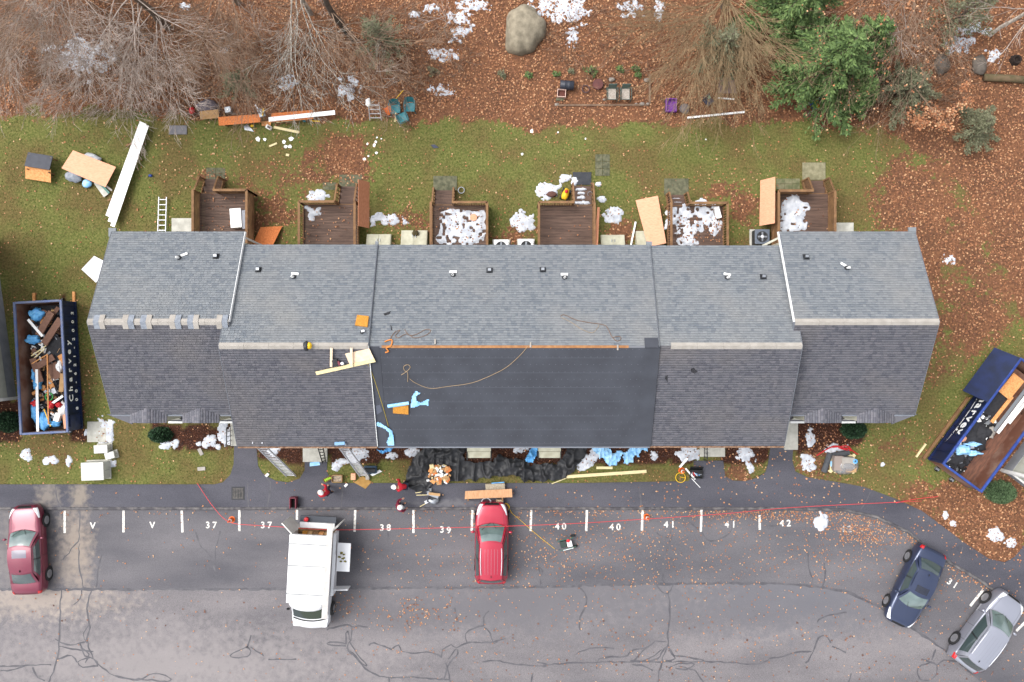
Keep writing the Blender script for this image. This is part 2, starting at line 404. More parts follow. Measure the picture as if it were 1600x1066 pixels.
ax, ay = W(118, 860, ZL); bx_, by_ = W(60, 935, ZL); cx_, cy_ = W(1000, 1000, ZL); dx_, dy_ = W(650, 965, ZL); ex_, ey_ = W(330, 990, ZL); hx_, hy_ = W(1250, 900, ZL)
m_lot = asphalt('asphalt_lot', C(100, 97, 100), C(126, 121, 122), 0.3, 0.7, [(W(250, 1040, ZL)[0], W(0, 1040, ZL)[1], 15, 3.0, C(142, 136, 135), .7)] + [(bx_, by_, 6, 1.5, C(178, 164, 150), .5), (hx_, hy_ - 1, 10, 3.0, C(100, 100, 106), .8), (dx_, dy_, 3.5, 1.0, C(96, 92, 94), .45), (W(850, 940, ZL)[0], W(0, 940, ZL)[1], 17, 2.6, C(102, 100, 104), .85)])
m_stall = asphalt('asphalt_stalls', C(84, 83, 88), C(110, 107, 110), 0.3, 0.72, [(ax, ay, 1.3, 3.2, sand, .5), (ax - 3, ay, 3.2, 3.2, C(136, 130, 126), .5), (W(860, 790, ZL)[0], W(0, 790, ZL)[1], 3, 1.0, C(70, 70, 78), .5)])
wx0, wy0 = W(75, 775); wx1, wy1 = W(125, 775)
m_walk = asphalt('asphalt_walk', C(70, 70, 78), C(94, 93, 100), 0.3, 0.75, [(wx0, wy0, 0.9, 1.2, C(150, 140, 128), .55), (wx1, wy1, 0.7, 1.2, C(156, 144, 128), .6), (W(700, 785)[0], wy1 - .4, 3, .3, C(120, 118, 120), .5)])
lot_poly = [sx_(a, b) for a, b in KERB] + [sx_(1700, 1300), sx_(-500, 1300)]
lot_o = MB().prism(lot_poly, ZL - 0.1, ZL).build('parking_lot', m_lot); tag(lot_o, kind='structure')
SEAM = [(-500, 921), (0, 921), (300, 921), (600, 919), (800, 918), (1000, 913), (1200, 912), (1290, 919), (1335, 930), (1385, 956), (1430, 985), (1480, 1020), (1540, 1070), (1600, 1130)]
st_poly = [sx_(a, b) for a, b in KERB[:-1]] + [sx_(1700, 1130)] + [sx_(a, b) for a, b in SEAM[::-1]]
st_o = MB().prism(st_poly, ZL + .001, ZL + 0.006).build('stall_pavement', m_stall); tag(st_o, kind='structure')
ZT = ZL + 0.006
WALK_TOP = [(1700, 760), (1602, 850), (1585, 871), (1570, 879), (1545, 873), (1505, 847), (1475, 824), (1440, 798), (1398, 779), (1350, 761), (1300, 752), (1262, 746), (1243, 737), (1238, 720), (1240, 690),
            (1205, 690), (1200, 725), (1196, 738), (1182, 747), (1165, 752), (1145, 751), (1133, 744), (1130, 720), (1084, 720), (1084, 738), (1076, 752), (900, 755), (820, 755), (520, 755), (511, 738), (511, 715), (476, 715), (476, 735), (468, 748), (450, 754), (430, 751), (412, 742), (403, 728), (400, 690),
            (366, 690), (365, 725), (360, 742), (348, 754), (335, 757), (0, 757), (-500, 757)]
walk_poly = [W(a, b, ZS) for a, b in KERB] + [W(a, b, ZS) for a, b in WALK_TOP]
wk = MB().prism(walk_poly, -0.2, ZS).build('sidewalk', m_walk); tag(wk, kind='structure')
# asphalt berm kerb along the lot
m_kerb = M('asphalt_kerb', C(74, 72, 76), 0.9, C(120, 116, 114), 3, 0.3, 30, lo=.4, hi=.7)
mb = MB(); pts = [P(a, b - 0.5, 0) for a, b in KERB]
mb.tube([(p.x, p.y, 0.0) for p in pts], 0.085, 8)
tag(mb.build('kerb', m_kerb, None, True), kind='structure')
# painted markings
m_paint = M('road_paint', C(232, 228, 220), 0.8, C(150, 146, 144), 9, lo=.48, hi=.72, detail=8)
m_paint2 = M('worn_paint', C(190, 184, 178), 0.85, C(112, 108, 110), 9, lo=.4, hi=.6)
for x0, x1, y0, y1 in [(101, 101, 798, 833), (193, 193, 798, 832), (284, 285, 798, 832), (374, 374, 797, 830), (464, 464, 797, 812), (555, 554, 797, 831), (646, 646, 797, 833), (738, 737, 797, 831),
                       (830, 829, 797, 830), (917, 916, 797, 830), (1004, 1003, 797, 829), (1096, 1095, 796, 831), (1187, 1187, 805, 828)]:
    a = P(x0, y0, ZT); b = P(x1, y1, ZT)
    MB().beam((a.x, a.y, ZT + .003), (b.x, b.y, ZT + .003), 0.125, 0.004).build('stall_line', m_paint, st_o)
for p, q_ in (((1536, 922), (1516, 947)), ((1604, 970), (1588, 986))):
    a = P(*p, ZT); b = P(*q_, ZT)
    MB().beam((a.x, a.y, ZT + .003), (b.x, b.y, ZT + .003), 0.14, 0.004).build('stall_line', m_paint, st_o)
def number(s, px, py, size=0.5, rot=0, mat=None):
    c = P(px, py, ZT); x = -(len(s) - 1) * 0.19
    for ch in s:
        flip = math.pi if ch == '9' else 0
        text_mesh('stall_number', '6' if ch == '9' else ch, size, mat or m_paint, Matrix.Translation((c.x + math.cos(rot) * x, c.y + math.sin(rot) * x, ZT + .004)) @ Matrix.Rotation(rot + flip, 4, 'Z'), st_o, 0.001, bold=0.012)
        x += 0.38
for s, x, y in (('V', 145, 822), ('V', 238, 821), ('37', 330, 821), ('37', 416, 821), ('38', 602, 825), ('39', 696, 828), ('40', 876, 823), ('40', 961, 824), ('41', 1046, 820), ('41', 1141, 820), ('42', 1227, 818)): number(s, x, y)
number('42', 1322, 827, mat=m_paint2); number('31', 1488, 912, rot=R(-33))
# sealed cracks
m_tar = M('crack_sealant', C(72, 71, 76), 0.6, C(92, 90, 94), 3)
CR = [SEAM[1:-1],
      [(125, 800), (124, 830), (122, 845), (112, 858), (98, 875)], [(124, 850), (123, 880), (130, 918)], [(97, 921), (94, 950), (92, 1005), (88, 1035), (75, 1068)], [(128, 921), (126, 935), (115, 945)],
      [(157, 840), (160, 852), (154, 890), (150, 918)], [(143, 922), (136, 952), (140, 980), (136, 1000), (150, 1035), (185, 1058), (230, 1062), (262, 1066)], [(140, 975), (130, 990), (136, 1005)],
      [(86, 999), (110, 1008), (136, 1002)], [(92, 1010), (120, 1015), (146, 1018)], [(90, 1030), (112, 1024), (120, 1035)], [(125, 1006), (133, 1025), (148, 1030), (152, 1040), (130, 1042), (122, 1034), (140, 1028)], [(126, 1012), (140, 1022), (133, 1036)],
      [(0, 1042), (30, 1040), (80, 1039)], [(0, 1049), (25, 1046), (40, 1040)], [(50, 1042), (58, 1058), (70, 1064)], [(180, 1056), (215, 1062), (240, 1053), (258, 1055), (268, 1062), (262, 1065)],
      [(304, 828), (312, 850), (330, 872), (338, 900)], [(345, 830), (340, 848), (336, 862), (337, 880)],
      [(392, 993), (388, 1008), (385, 1011), (370, 1018), (360, 1024), (366, 1028), (386, 1026), (391, 1018), (385, 1011)], [(391, 1012), (412, 1025)], [(420, 1031), (463, 1030)],
      [(510, 984), (540, 976), (549, 980), (560, 978), (575, 980)], [(549, 980), (548, 1000), (543, 1012), (560, 1030), (570, 1045), (600, 1058), (640, 1058), (690, 1062), (705, 1064)], [(540, 1010), (520, 1009), (510, 1006), (525, 1003), (540, 1006), (541, 990), (544, 986), (546, 1000)],
      [(547, 1005), (558, 1022), (574, 1040), (566, 1038), (552, 1024), (543, 1016)], [(576, 1008), (585, 1005), (600, 1010), (611, 1015), (622, 1007), (628, 1018), (650, 1022), (668, 1018), (690, 1027)],
      [(607, 1058), (608, 1068)], [(690, 1027), (692, 1015), (705, 1008), (715, 1012), (732, 1005), (758, 1004), (775, 1002), (790, 998)], [(700, 1030), (712, 1015), (716, 1020), (703, 1035), (694, 1060)], [(730, 1005), (728, 990), (740, 982), (755, 978)], [(757, 978), (756, 965), (764, 955)], [(757, 980), (766, 990), (772, 1006), (778, 1000)], [(710, 950), (714, 972)], [(696, 1036), (704, 1066)],
      [(754, 1035), (775, 1033), (800, 1037), (840, 1040), (880, 1037), (934, 1035), (1000, 1034), (1045, 1034), (1105, 1034), (1150, 1036), (1180, 1038), (1200, 1032)], [(840, 1036), (858, 1040), (848, 1042)], [(932, 1045), (935, 1030), (960, 1026), (975, 1027), (990, 1016), (1012, 1012), (1025, 1002), (1040, 1003)], [(988, 1035), (1005, 1016), (1014, 1010)], [(985, 1032), (1010, 1032), (1034, 1015)],
      [(1026, 833), (1044, 840), (1053, 815), (1064, 810)], [(1052, 836), (1042, 858), (1037, 880), (1036, 905), (1040, 912)], [(1036, 905), (1024, 912), (1040, 928), (1048, 922), (1052, 914)], [(1045, 928), (1047, 960), (1043, 990), (1044, 1005), (1036, 1028), (1030, 1050), (1028, 1068)], [(1044, 1008), (1050, 1022), (1080, 1028), (1100, 1032)], [(1042, 1010), (1034, 1020), (1028, 1030), (1010, 1034)], [(1044, 1012), (1055, 1030), (1040, 1032)],
      [(1045, 1044), (1060, 1037), (1085, 1038), (1072, 1046), (1055, 1044)], [(1060, 1040), (1085, 1048), (1095, 1060), (1100, 1068)], [(900, 1023), (915, 1015), (945, 1012), (960, 1014)], [(988, 1038), (1010, 1042), (1020, 1048)], [(904, 918), (915, 928), (914, 950), (905, 965), (907, 985)],
      [(1075, 797), (1080, 818), (1096, 830), (1105, 842), (1118, 845), (1138, 835), (1148, 815), (1160, 806), (1185, 810), (1205, 822), (1225, 818)], [(826, 833), (832, 865), (843, 890), (844, 915)], [(833, 880), (848, 892), (844, 905)], [(606, 812), (606, 845), (600, 856)],
      [(1262, 848), (1264, 888), (1270, 905), (1269, 918)], [(1289, 880), (1288, 905), (1284, 918)], [(1200, 1030), (1228, 1025), (1238, 1020), (1268, 1018)], [(1259, 1037), (1270, 1018), (1278, 998), (1290, 994), (1298, 1005)], [(1277, 973), (1287, 964), (1323, 957)], [(1300, 1010), (1312, 1015), (1322, 1020)],
      [(1452, 1035), (1435, 1044), (1436, 1060), (1450, 1064), (1463, 1055), (1464, 1040), (1452, 1034), (1440, 1030)], [(1463, 1040), (1475, 1032), (1495, 1034)], [(1456, 1032), (1462, 1015)], [(1330, 1052), (1326, 1066)], [(833, 1052), (830, 1066)]]
def strip(pts, wd, z, jit=0.03, seed=0):
    rnd = random.Random(seed); P2 = []; Q = [P(*p, z) for p in pts]; m = len(Q)
    for i in range(m - 1):
        p0, p1, p2, p3 = Q[max(i - 1, 0)], Q[i], Q[i + 1], Q[min(i + 2, m - 1)]; n = max(2, int((p2 - p1).length / 0.22))
        for k in range(n):
            u = k / n; p = .5 * ((2 * p1) + (p2 - p0) * u + (2 * p0 - 5 * p1 + 4 * p2 - p3) * u * u + (3 * p1 - p0 - 3 * p2 + p3) * u ** 3)
            P2.append(Vector((p.x + rnd.uniform(-jit, jit), p.y + rnd.uniform(-jit, jit), z)))
    P2.append(P(*pts[-1], z)); vs = []
    for i, p in enumerate(P2):
        d = (P2[min(i + 1, len(P2) - 1)] - P2[max(i - 1, 0)]); d.z = 0
        if d.length < 1e-6: d = Vector((1, 0, 0))
        d.normalize(); nrm = Vector((-d.y, d.x, 0)); ww = wd * rnd.uniform(.45, 1.3)
        vs += [p + nrm * ww / 2, p - nrm * ww / 2]
    return vs, [(2 * i, 2 * i + 1, 2 * i + 3, 2 * i + 2) for i in range(len(P2) - 1)]
for i, c in enumerate(CR):
    vs_, fs_ = strip(c, 0.15 if i == 0 else 0.085, ZT + .0015 + .0002 * (i % 9), 0.035, i)
    vs_ = [Vector((v.x, v.y, v.z)) for v in vs_]
    MB().add(vs_, [f[::-1] for f in fs_]).build('crack_seal', m_tar, lot_o)
for i, c in enumerate([[(388, 755), (386, 770), (389, 795)], [(412, 740), (422, 755), (421, 770), (418, 792)], [(535, 760), (533, 794)], [(86, 757), (90, 780), (97, 795)], [(1000, 757), (1001, 794)], [(1455, 815), (1445, 835)], [(1360, 770), (1352, 785), (1345, 795)], [(1505, 855), (1500, 872)]]):
    vs_, fs_ = strip(c, 0.07, ZS + .003, 0.03, 90 + i); MB().add(vs_, [f[::-1] for f in fs_]).build('crack_seal', m_tar, wk)
# drain grate in sidewalk
p = P(372, 771, ZS); m_iron = M('cast_iron', C(96, 92, 88), 0.7, C(64, 62, 60), 8)
dg = thing('drain_grate', 'square iron drain cover set in the dark asphalt walk', 'drain cover', (p.x, p.y, ZS))
MB().box((0, 0, .005), (.74, .74, .012)).build('patch', M('fresh_tar', C(52, 52, 56), .7), dg)
f = MB(); 
for s in (-1, 1): f.box((s * .26, 0, .016), (.06, .58, .02)); f.box((0, s * .26, .016), (.46, .06, .02))
f.build('frame', m_iron, dg)
for k in range(5): MB().box((-.18 + .09 * k, 0, .017), (.05, .46, .014)).build('bar', m_iron, dg)

# ------------------------------------------------------------------ the townhouse row
SL = 0.5
ROOFS = [dict(n='a', x0=-19.5, x1=-13.02, yr=.88, zr=7.83, yb=5.33, yf=-3.57),
         dict(n='b', x0=-13.34, x1=-6.55, yr=-.22, zr=8.16, yb=4.68, yf=-5.12),
         dict(n='c', x0=-6.55, x1=6.72, yr=-.22, zr=8.05, yb=4.68, yf=-5.12),
         dict(n='d', x0=6.72, x1=13.28, yr=-.22, zr=7.97, yb=4.66, yf=-5.12),
         dict(n='e', x0=13.0, x1=19.62, yr=.88, zr=7.83, yb=5.33, yf=-3.57)]
def zroof(x, y):
    z = 0.0
    for r in ROOFS:
        if r['x0'] <= x <= r['x1'] and r['yf'] <= y <= r['yb']: z = max(z, r['zr'] - SL * abs(y - r['yr']))
    return z
def RP(px, py, dz=0.0):
    z = 6.5
    for _ in range(12):
        v = P(px, py, z); z2 = zroof(v.x, v.y)
        z = z2 if z2 > 0 else z
    v = P(px, py, z + dz); return v
def shingle_mat(name, cols, dirtcol):
    global t, N, L, tc
    m_ = bpy.data.materials.new(name); m_.use_nodes = True
    t = m_.node_tree; N = t.nodes; L = t.links; B = N['Principled BSDF']; B.inputs['Roughness'].default_value = 0.85; B.inputs['Specular IOR Level'].default_value = 0.3
    tc = N.new('ShaderNodeTexCoord'); g = N.new('ShaderNodeNewGeometry')
    c = ramp(g.outputs['Random Per Island'], [(i / (len(cols) - 1), k) for i, k in enumerate(cols)])
    sp = ramp(nz(60, 3), [(0.3, (0.82, 0.82, 0.82, 1)), (0.7, (1.16, 1.16, 1.16, 1))])
    mx = N.new('ShaderNodeMix'); mx.data_type = 'RGBA'; mx.blend_type = 'MULTIPLY'; mx.inputs['Factor'].default_value = 1; L.new(c, mx.inputs['A']); L.new(sp, mx.inputs['B'])
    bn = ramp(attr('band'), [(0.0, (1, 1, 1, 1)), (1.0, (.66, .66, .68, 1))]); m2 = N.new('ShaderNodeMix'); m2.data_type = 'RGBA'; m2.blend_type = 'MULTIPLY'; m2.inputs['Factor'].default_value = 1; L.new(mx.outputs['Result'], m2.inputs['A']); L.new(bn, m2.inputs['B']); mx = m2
    dirt = ramp(nz(0.35, 5), [(0.5, (0, 0, 0, 1)), (0.75, (.5, .5, .5, 1))]); dc = N.new('ShaderNodeRGB'); dc.outputs[0].default_value = dirtcol
    L.new(mix(dirt, mx.outputs['Result'], dc.outputs[0]), B.inputs['Base Color']); return m_
# shingle colours: paler blue grey on the rear slopes, darker purple grey on the front
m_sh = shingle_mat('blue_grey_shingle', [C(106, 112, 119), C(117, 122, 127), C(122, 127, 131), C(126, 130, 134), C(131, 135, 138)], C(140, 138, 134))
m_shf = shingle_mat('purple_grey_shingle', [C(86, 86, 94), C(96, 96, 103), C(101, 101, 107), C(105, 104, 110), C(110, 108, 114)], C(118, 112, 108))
m_sid = M('pale_siding', C(198, 196, 180), 0.7, C(188, 186, 170), 2)
m_ridge = M('ridge_vent', C(166, 160, 152), 0.8, C(152, 146, 138), 3)
m_deckw = M('roof_sheathing', C(176, 128, 84), 0.85, C(150, 104, 66), 6)
row = thing('townhouse_row', 'long grey shingled townhouse row with the middle front roof stripped to felt', 'building')
rng = np.random.default_rng(11)
def shingles(name, parent, org, ex, es, nn, wid, length, clip=None, expo=0.127, seed=0, mat=None):
    """courses from the eave (s=0) up the slope; every tab its own island"""
    rg = np.random.default_rng(seed); V = []; Fq = []; bd_ = []; n = 0
    ex = np.array(ex); es = np.array(es); nn = np.array(nn); org = np.array(org)
    nc = int(length / expo + .999)
    for i in range(nc):
        s0 = i * expo; s1 = min(s0 + expo + 0.03, length)
        x = -rg.uniform(0, .25); 
        while x < wid:
            w_ = rg.uniform(.11, .24); a = max(x, 0); b = min(x + w_, wid); x += w_
            if b - a < .01: continue
            if clip:
                lo, hi = clip((s0 + s1) / 2)
                a = max(a, lo); b = min(b, hi)
                if b - a < .02: continue
            th = 0.010 if rg.random() < .5 else 0.021
            g_ = 0.004
            sm_ = s0 + (s1 - s0) * .62; tm = .003 + (th - .003) * .38; xa_, xb_ = org + ex * (a + g_), org + ex * (b - g_)
            V += [xa_ + es * s0 + nn * th, xb_ + es * s0 + nn * th, xb_ + es * s1 + nn * .003, xa_ + es * s1 + nn * .003, xa_ + es * s0, xb_ + es * s0, xb_ + es * sm_ + nn * tm, xa_ + es * sm_ + nn * tm]
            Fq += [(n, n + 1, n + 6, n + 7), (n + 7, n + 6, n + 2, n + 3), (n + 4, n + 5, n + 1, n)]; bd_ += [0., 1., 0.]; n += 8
    o = np_mesh(name, np.array(V), np.array(Fq), mat or m_sh, parent); tag(o, kind='stuff')
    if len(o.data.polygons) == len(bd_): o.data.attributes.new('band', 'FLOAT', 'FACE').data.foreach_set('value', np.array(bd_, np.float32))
    return o
cs = 1 / math.sqrt(1 + SL * SL); sn = SL * cs
for i, r in enumerate(ROOFS):
    x0, x1, yr, zr, yb, yf = r['x0'], r['x1'], r['yr'], r['zr'], r['yb'], r['yf']
    zb = zr - SL * (yb - yr); zf = zr - SL * (yr - yf); T = .18
    MB().extrude_x([(yf + .42, -.1), (yb - .42, -.1), (yb - .42, zb + .02), (yr, zr - T - .02), (yf + .42, zf + .02)], x0 + .3, x1 - .3).build('wall', m_sid, row)
    rf = MB().extrude_x([(yf, zf - T), (yr, zr - T), (yb, zb - T), (yb, zb), (yr, zr), (yf, zf)], x0, x1).build('roof', M('roof_edge', C(120, 122, 128), .8), row)
    L1 = (yb - yr) / cs; L2 = (yr - yf) / cs
    shingles('shingle_courses', rf, (x1, yb, zb), (-1, 0, 0), (0, -cs, sn), (0, sn, cs), x1 - x0, L1, seed=i * 2)
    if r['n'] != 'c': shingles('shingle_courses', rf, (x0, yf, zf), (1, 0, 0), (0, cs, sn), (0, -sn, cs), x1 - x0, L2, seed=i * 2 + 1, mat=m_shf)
    # rake trim boards and gutters
    for xx in (x0 - .018, x1 + .018):
        for ye, ze, bk in ((yf, zf, False), (yb, zb, True)):
            tr = MB().add([(xx - .010, ye, ze - .2), (xx + .010, ye, ze - .2), (xx + .010, ye, ze + .015), (xx - .010, ye, ze + .015), (xx - .010, yr, zr - .2), (xx + .010, yr, zr - .2), (xx + .010, yr, zr + .015), (xx - .010, yr, zr + .015)],
                          [(0, 1, 2, 3), (3, 2, 6, 7), (7, 6, 5, 4), (0, 3, 7, 4), (1, 5, 6, 2), (0, 4, 5, 1)])
            wh = bk and ((r['n'] == 'a' and xx > x0 + 1) or (r['n'] == 'e' and xx < x0 + 1)) or (not bk and r['n'] == 'b' and xx > x0 + 1)
            tr.build('rake_board', m_white if wh else M('grey_rake', C(110, 114, 122), .8), rf)
    g_ = MB(); g_.box(((x0 + x1) / 2, yf - .05, zf - .07), (x1 - x0 - .02, .09, .09)).build('gutter', M('brown_gutter_debris', C(150, 120, 96), .8, C(96, 66, 48), 6) if r['n'] in 'bd' else M('grey_rake', C(110, 114, 122), .8), rf)
    # ridge
    if r['n'] in 'abde':
        a0, a1 = (x0, x1) if r['n'] != 'd' else (x0 + .55, x1)
        n = int((a1 - a0) / 1.22) + 1; st = (a1 - a0) / n
        for k in range(n):
            xa, xb = a0 + k * st + .004, a0 + (k + 1) * st - .004
            mb = MB(); ww = .15
            mb.extrude_x([(yr - ww, zr - ww * SL + .016), (yr, zr + .016), (yr + ww, zr - ww * SL + .016), (yr + ww, zr - ww * SL + .045), (yr, zr + .055), (yr - ww, zr - ww * SL + .045)], xa, xb)
            mb.build('ridge_vent_strip', m_ridge, rf)
    if r['n'] == 'a':
        m_capg = M('cap_shingle', C(140, 146, 154), .85, C(118, 124, 134), 8)
        for k in range(6):
            for off, mat_ in ((0, m_ridge), (.27 if k % 2 else -.24, m_capg)):
                xc = x0 + .65 + k * 1.08 + off; ww = .33
                MB().extrude_x([(yr - ww, zr - ww * SL + .05), (yr, zr + .06), (yr + ww, zr - ww * SL + .05), (yr + ww, zr - ww * SL + .064), (yr, zr + .078 + .004 * (off != 0)), (yr - ww, zr - ww * SL + .064)], xc - .13, xc + .13).build('ridge_cap', mat_, rf)
    r['obj'] = rf
# felt on section c front: overlapping horizontal strips
r = ROOFS[2]; rf = r['obj']; x0, x1, yr, zr, yf = r['x0'], r['x1'], r['yr'], r['zr'], r['yf']; zf = zr - SL * (yr - yf)
L2 = (yr - yf) / cs; rows = 7; hgt = L2 / rows
def slope_pt(x, s, h): return (x, yf + s * cs - h * sn, zf + s * sn + h * cs)
for k in range(rows):
    s0 = k * hgt - (.02 if k == 0 else .0); s1 = min((k + 1) * hgt + .06, L2 - .1); h0 = .010; h1 = .003
    mb = MB(); xa, xb = x0 + .02, x1 - .02
    mb.add([slope_pt(xa, s0, h0), slope_pt(xb, s0, h0), slope_pt(xb, s1, h1), slope_pt(xa, s1, h1), slope_pt(xa, s0, 0), slope_pt(xb, s0, 0)], [(0, 1, 2, 3), (4, 5, 1, 0)])
    mb.build('felt_strip', m_felt, rf)
    MB().add([slope_pt(xa + .2, s0 + .16, .0125), slope_pt(xb - 1.6, s0 + .16, .0125), slope_pt(xb - 1.6, s0 + .172, .0125), slope_pt(xa + .2, s0 + .172, .0125)], [(0, 1, 2, 3)]).build('lap_line', M('chalk_line', C(88, 91, 100), .8), rf)
nl = MB()
for k in range(rows * 2):
    for j in range(44):
        cx0 = x0 + .25 + j * .292 + .14 * (k % 2); s0 = (k + .55) * hgt / 2; nl.add([slope_pt(cx0 - .014, s0 - .014, .014), slope_pt(cx0 + .014, s0 - .014, .014), slope_pt(cx0 + .014, s0 + .014, .014), slope_pt(cx0 - .014, s0 + .014, .014)], [(0, 1, 2, 3)])
tag(nl.build('cap_nails', M('cap_nail', C(100, 102, 110), .6), rf), kind='stuff')
for xa, xb in ((x1 - .62, x1 + .04), (x0 - .0, x0 + .5)):
    MB().add([slope_pt(xa, 0, .02), slope_pt(xb, 0, .02), slope_pt(xb, L2 - .02, .02), slope_pt(xa, L2 - .02, .02)], [(0, 1, 2, 3)]).build('felt_strip', m_felt, rf)
MB().add([(x0 + .6, yr - .10, zr - .05 + .03), (x1 - 1.4, yr - .10, zr - .05 + .03), (x1 - 1.4, yr + .02, zr + .03), (x0 + .6, yr + .02, zr + .03)], [(0, 1, 2, 3)]).build('sheathing_edge', m_deckw, rf)
MB().box(((x1 - .35), yr + .14, zr - .04), (.62, .5, .03), m=Matrix.Rotation(R(-26), 3, 'X')).build('felt_patch', m_felt, rf)
# eave returns at the back corners
for px_, py_, w_ in ((176, 360, .36), (1425, 359, .36), (589, 381, .16), (1014, 381, .28)):
    v = P(px_, py_, 5.5); MB().box((v.x, v.y - .1, 5.5), (w_, .42, .1)).build('eave_return', m_sh, row)
# front gabled bays of the end units
def end_front(mir):
    r = ROOFS[4] if mir else ROOFS[0]; f = (lambda p: 1600 - p) if mir else (lambda p: p)
    for a, b in ((203, 261), (285, 343)):
        a, b = sorted((f(a), f(b))); z = 5.62
        xa, xb = P(a, 650, z).x, P(b, 650, z).x; xm = (xa + xb) / 2; yfr = P(0, 661, z).y; hw = (xb - xa) / 2; rise = .17
        zl = 5.60; zr_ = zl + rise; ym = r['yr'] - (r['zr'] - zr_) / SL; yl = r['yr'] - (r['zr'] - zl) / SL
        bay = MB()
        bay.add([(xa, yfr, zl - .1), (xb, yfr, zl - .1), (xm, yfr, zr_), (xa, yfr, zl), (xb, yfr, zl), (xm, ym, zr_), (xa, yl, zl), (xb, yl, zl)],
                [(0, 1, 4, 2, 3), (3, 2, 5, 6), (2, 4, 7, 5)]).build('bay_roof', M('bay_edge', C(84, 84, 91), .85), row)
        q_ = hw / math.hypot(hw, rise); p_ = rise / math.hypot(hw, rise); sl = math.hypot(hw, rise)
        for sgn, ox in ((1, xa), (-1, xb)):
            # eave at x=ox running along y; up-slope toward xm; width along y from yfr to valley
            def clip(s, sgn=sgn):
                yv = yl + (ym - yl) * s / sl; w_ = yv - yfr
                return (0, w_) if sgn < 0 else ((ym - yfr) - w_, ym - yfr)
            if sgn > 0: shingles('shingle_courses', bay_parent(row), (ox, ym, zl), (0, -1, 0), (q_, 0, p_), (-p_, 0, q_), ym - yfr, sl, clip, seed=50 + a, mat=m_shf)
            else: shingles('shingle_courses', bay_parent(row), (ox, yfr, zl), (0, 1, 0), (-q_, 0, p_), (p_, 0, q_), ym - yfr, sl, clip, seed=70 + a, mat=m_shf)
        MB().box((xm, yl + .25 - .35, 4.6), (2 * hw - .3, .5, 1.9)).build('bay_wall', m_sid, row)
    # low roof behind the bays, shingled, with gutter
    xa, xb = r['x0'] + .25, r['x1'] - .25; yb_ = -3.1; yf_ = P(0, 658, 2.75).y
    sl2 = .5; d = math.hypot(yb_ - yf_, (yb_ - yf_) * sl2)
    lw = MB().extrude_x([(yf_, 2.6), (yb_, 2.6 + (yb_ - yf_) * sl2), (yb_, 2.75 + (yb_ - yf_) * sl2), (yf_, 2.75)], xa, xb).build('lower_roof', m_sh, row)
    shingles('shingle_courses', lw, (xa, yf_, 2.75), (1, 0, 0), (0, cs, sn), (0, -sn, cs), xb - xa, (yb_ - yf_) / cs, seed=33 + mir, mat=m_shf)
    for a, b in ((262, 284), (342, 364)):
        a, b = sorted((f(a), f(b))); A = P(a, 658, 2.8); Bq = P(b, 658, 2.8)
        MB().box(((A.x + Bq.x) / 2, yf_ - .07, 2.68), (Bq.x - A.x, .1, .1)).build('gutter', m_white, lw)
        c0 = Bq if mir else A; s = -1 if mir else 1
        MB().add([(c0.x, yf_ + .05, 2.95), (c0.x + s * .75, yf_ + .1, 2.9), (c0.x, yf_ + .75, 3.9), (c0.x, yf_ + .05, 2.8), (c0.x + s * .75, yf_ + .1, 2.8)], [(0, 1, 2), (0, 3, 4, 1)]).build('cheek_wall', m_sid, row)
    zc = lambda y: 5.585 + (y + 3.57) * SL
    y2 = -3.57 - .52; x_o = P(f(166), 644, 5.6).x; x_i = P(f(204), 655, 5.5).x
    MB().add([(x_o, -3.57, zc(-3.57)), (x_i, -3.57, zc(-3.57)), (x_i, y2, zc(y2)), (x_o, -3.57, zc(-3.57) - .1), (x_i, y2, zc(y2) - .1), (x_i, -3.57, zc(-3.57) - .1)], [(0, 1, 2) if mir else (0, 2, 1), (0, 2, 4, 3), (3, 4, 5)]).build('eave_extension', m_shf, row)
def bay_parent(r_): return r_
end_front(False); end_front(True)
# windows and doors in the front and back walls
m_pane = M('window_pane', C(52, 60, 66), .08, spec=.8); m_door = M('front_door', C(96, 44, 44), .5)
def opening(x, y, z, w_, h_, front, door=False):
    s = -1 if front else 1
    o = MB().box((x, y + s * .02, z + h_ / 2), (w_, .06, h_)).build('door' if door else 'window', m_door if door else m_trim, row)
    if door: MB().box((x + w_ * .36, y + s * .07, z + h_ * .48), (.05, .05, .12)).build('handle', m_steel, o)
    else:
        for k in (0, 1): MB().box((x, y + s * .045, z + h_ * (.27 + .46 * k)), (w_ - .16, .02, h_ * .42)).build('pane', m_pane, o)
        MB().box((x, y + s * .08, z - .03), (w_ + .12, .14, .06)).build('sill', m_trim, o)
for r in ROOFS:
    n = 2 if r['n'] == 'c' else 1; wu = (r['x1'] - r['x0']) / n
    for k in range(n):
        xc = r['x0'] + (k + .5) * wu
        for dx in (-1.6, 1.6):
            if r['n'] not in 'ae': opening(xc + dx, r['yf'] + .42, 3.5, 1.0, 1.4, True)
            opening(xc + dx, r['yb'] - .42, 3.5, 1.0, 1.4, False)
        opening(xc - 1.5, r['yf'] + .42, .9, 1.5, 1.4, True); opening(xc + 1.4, r['yf'] + .42, .1, 1.0, 2.1, True, True)
        opening(xc + .2, r['yb'] - .42, .72, 1.8, 2.05, False)
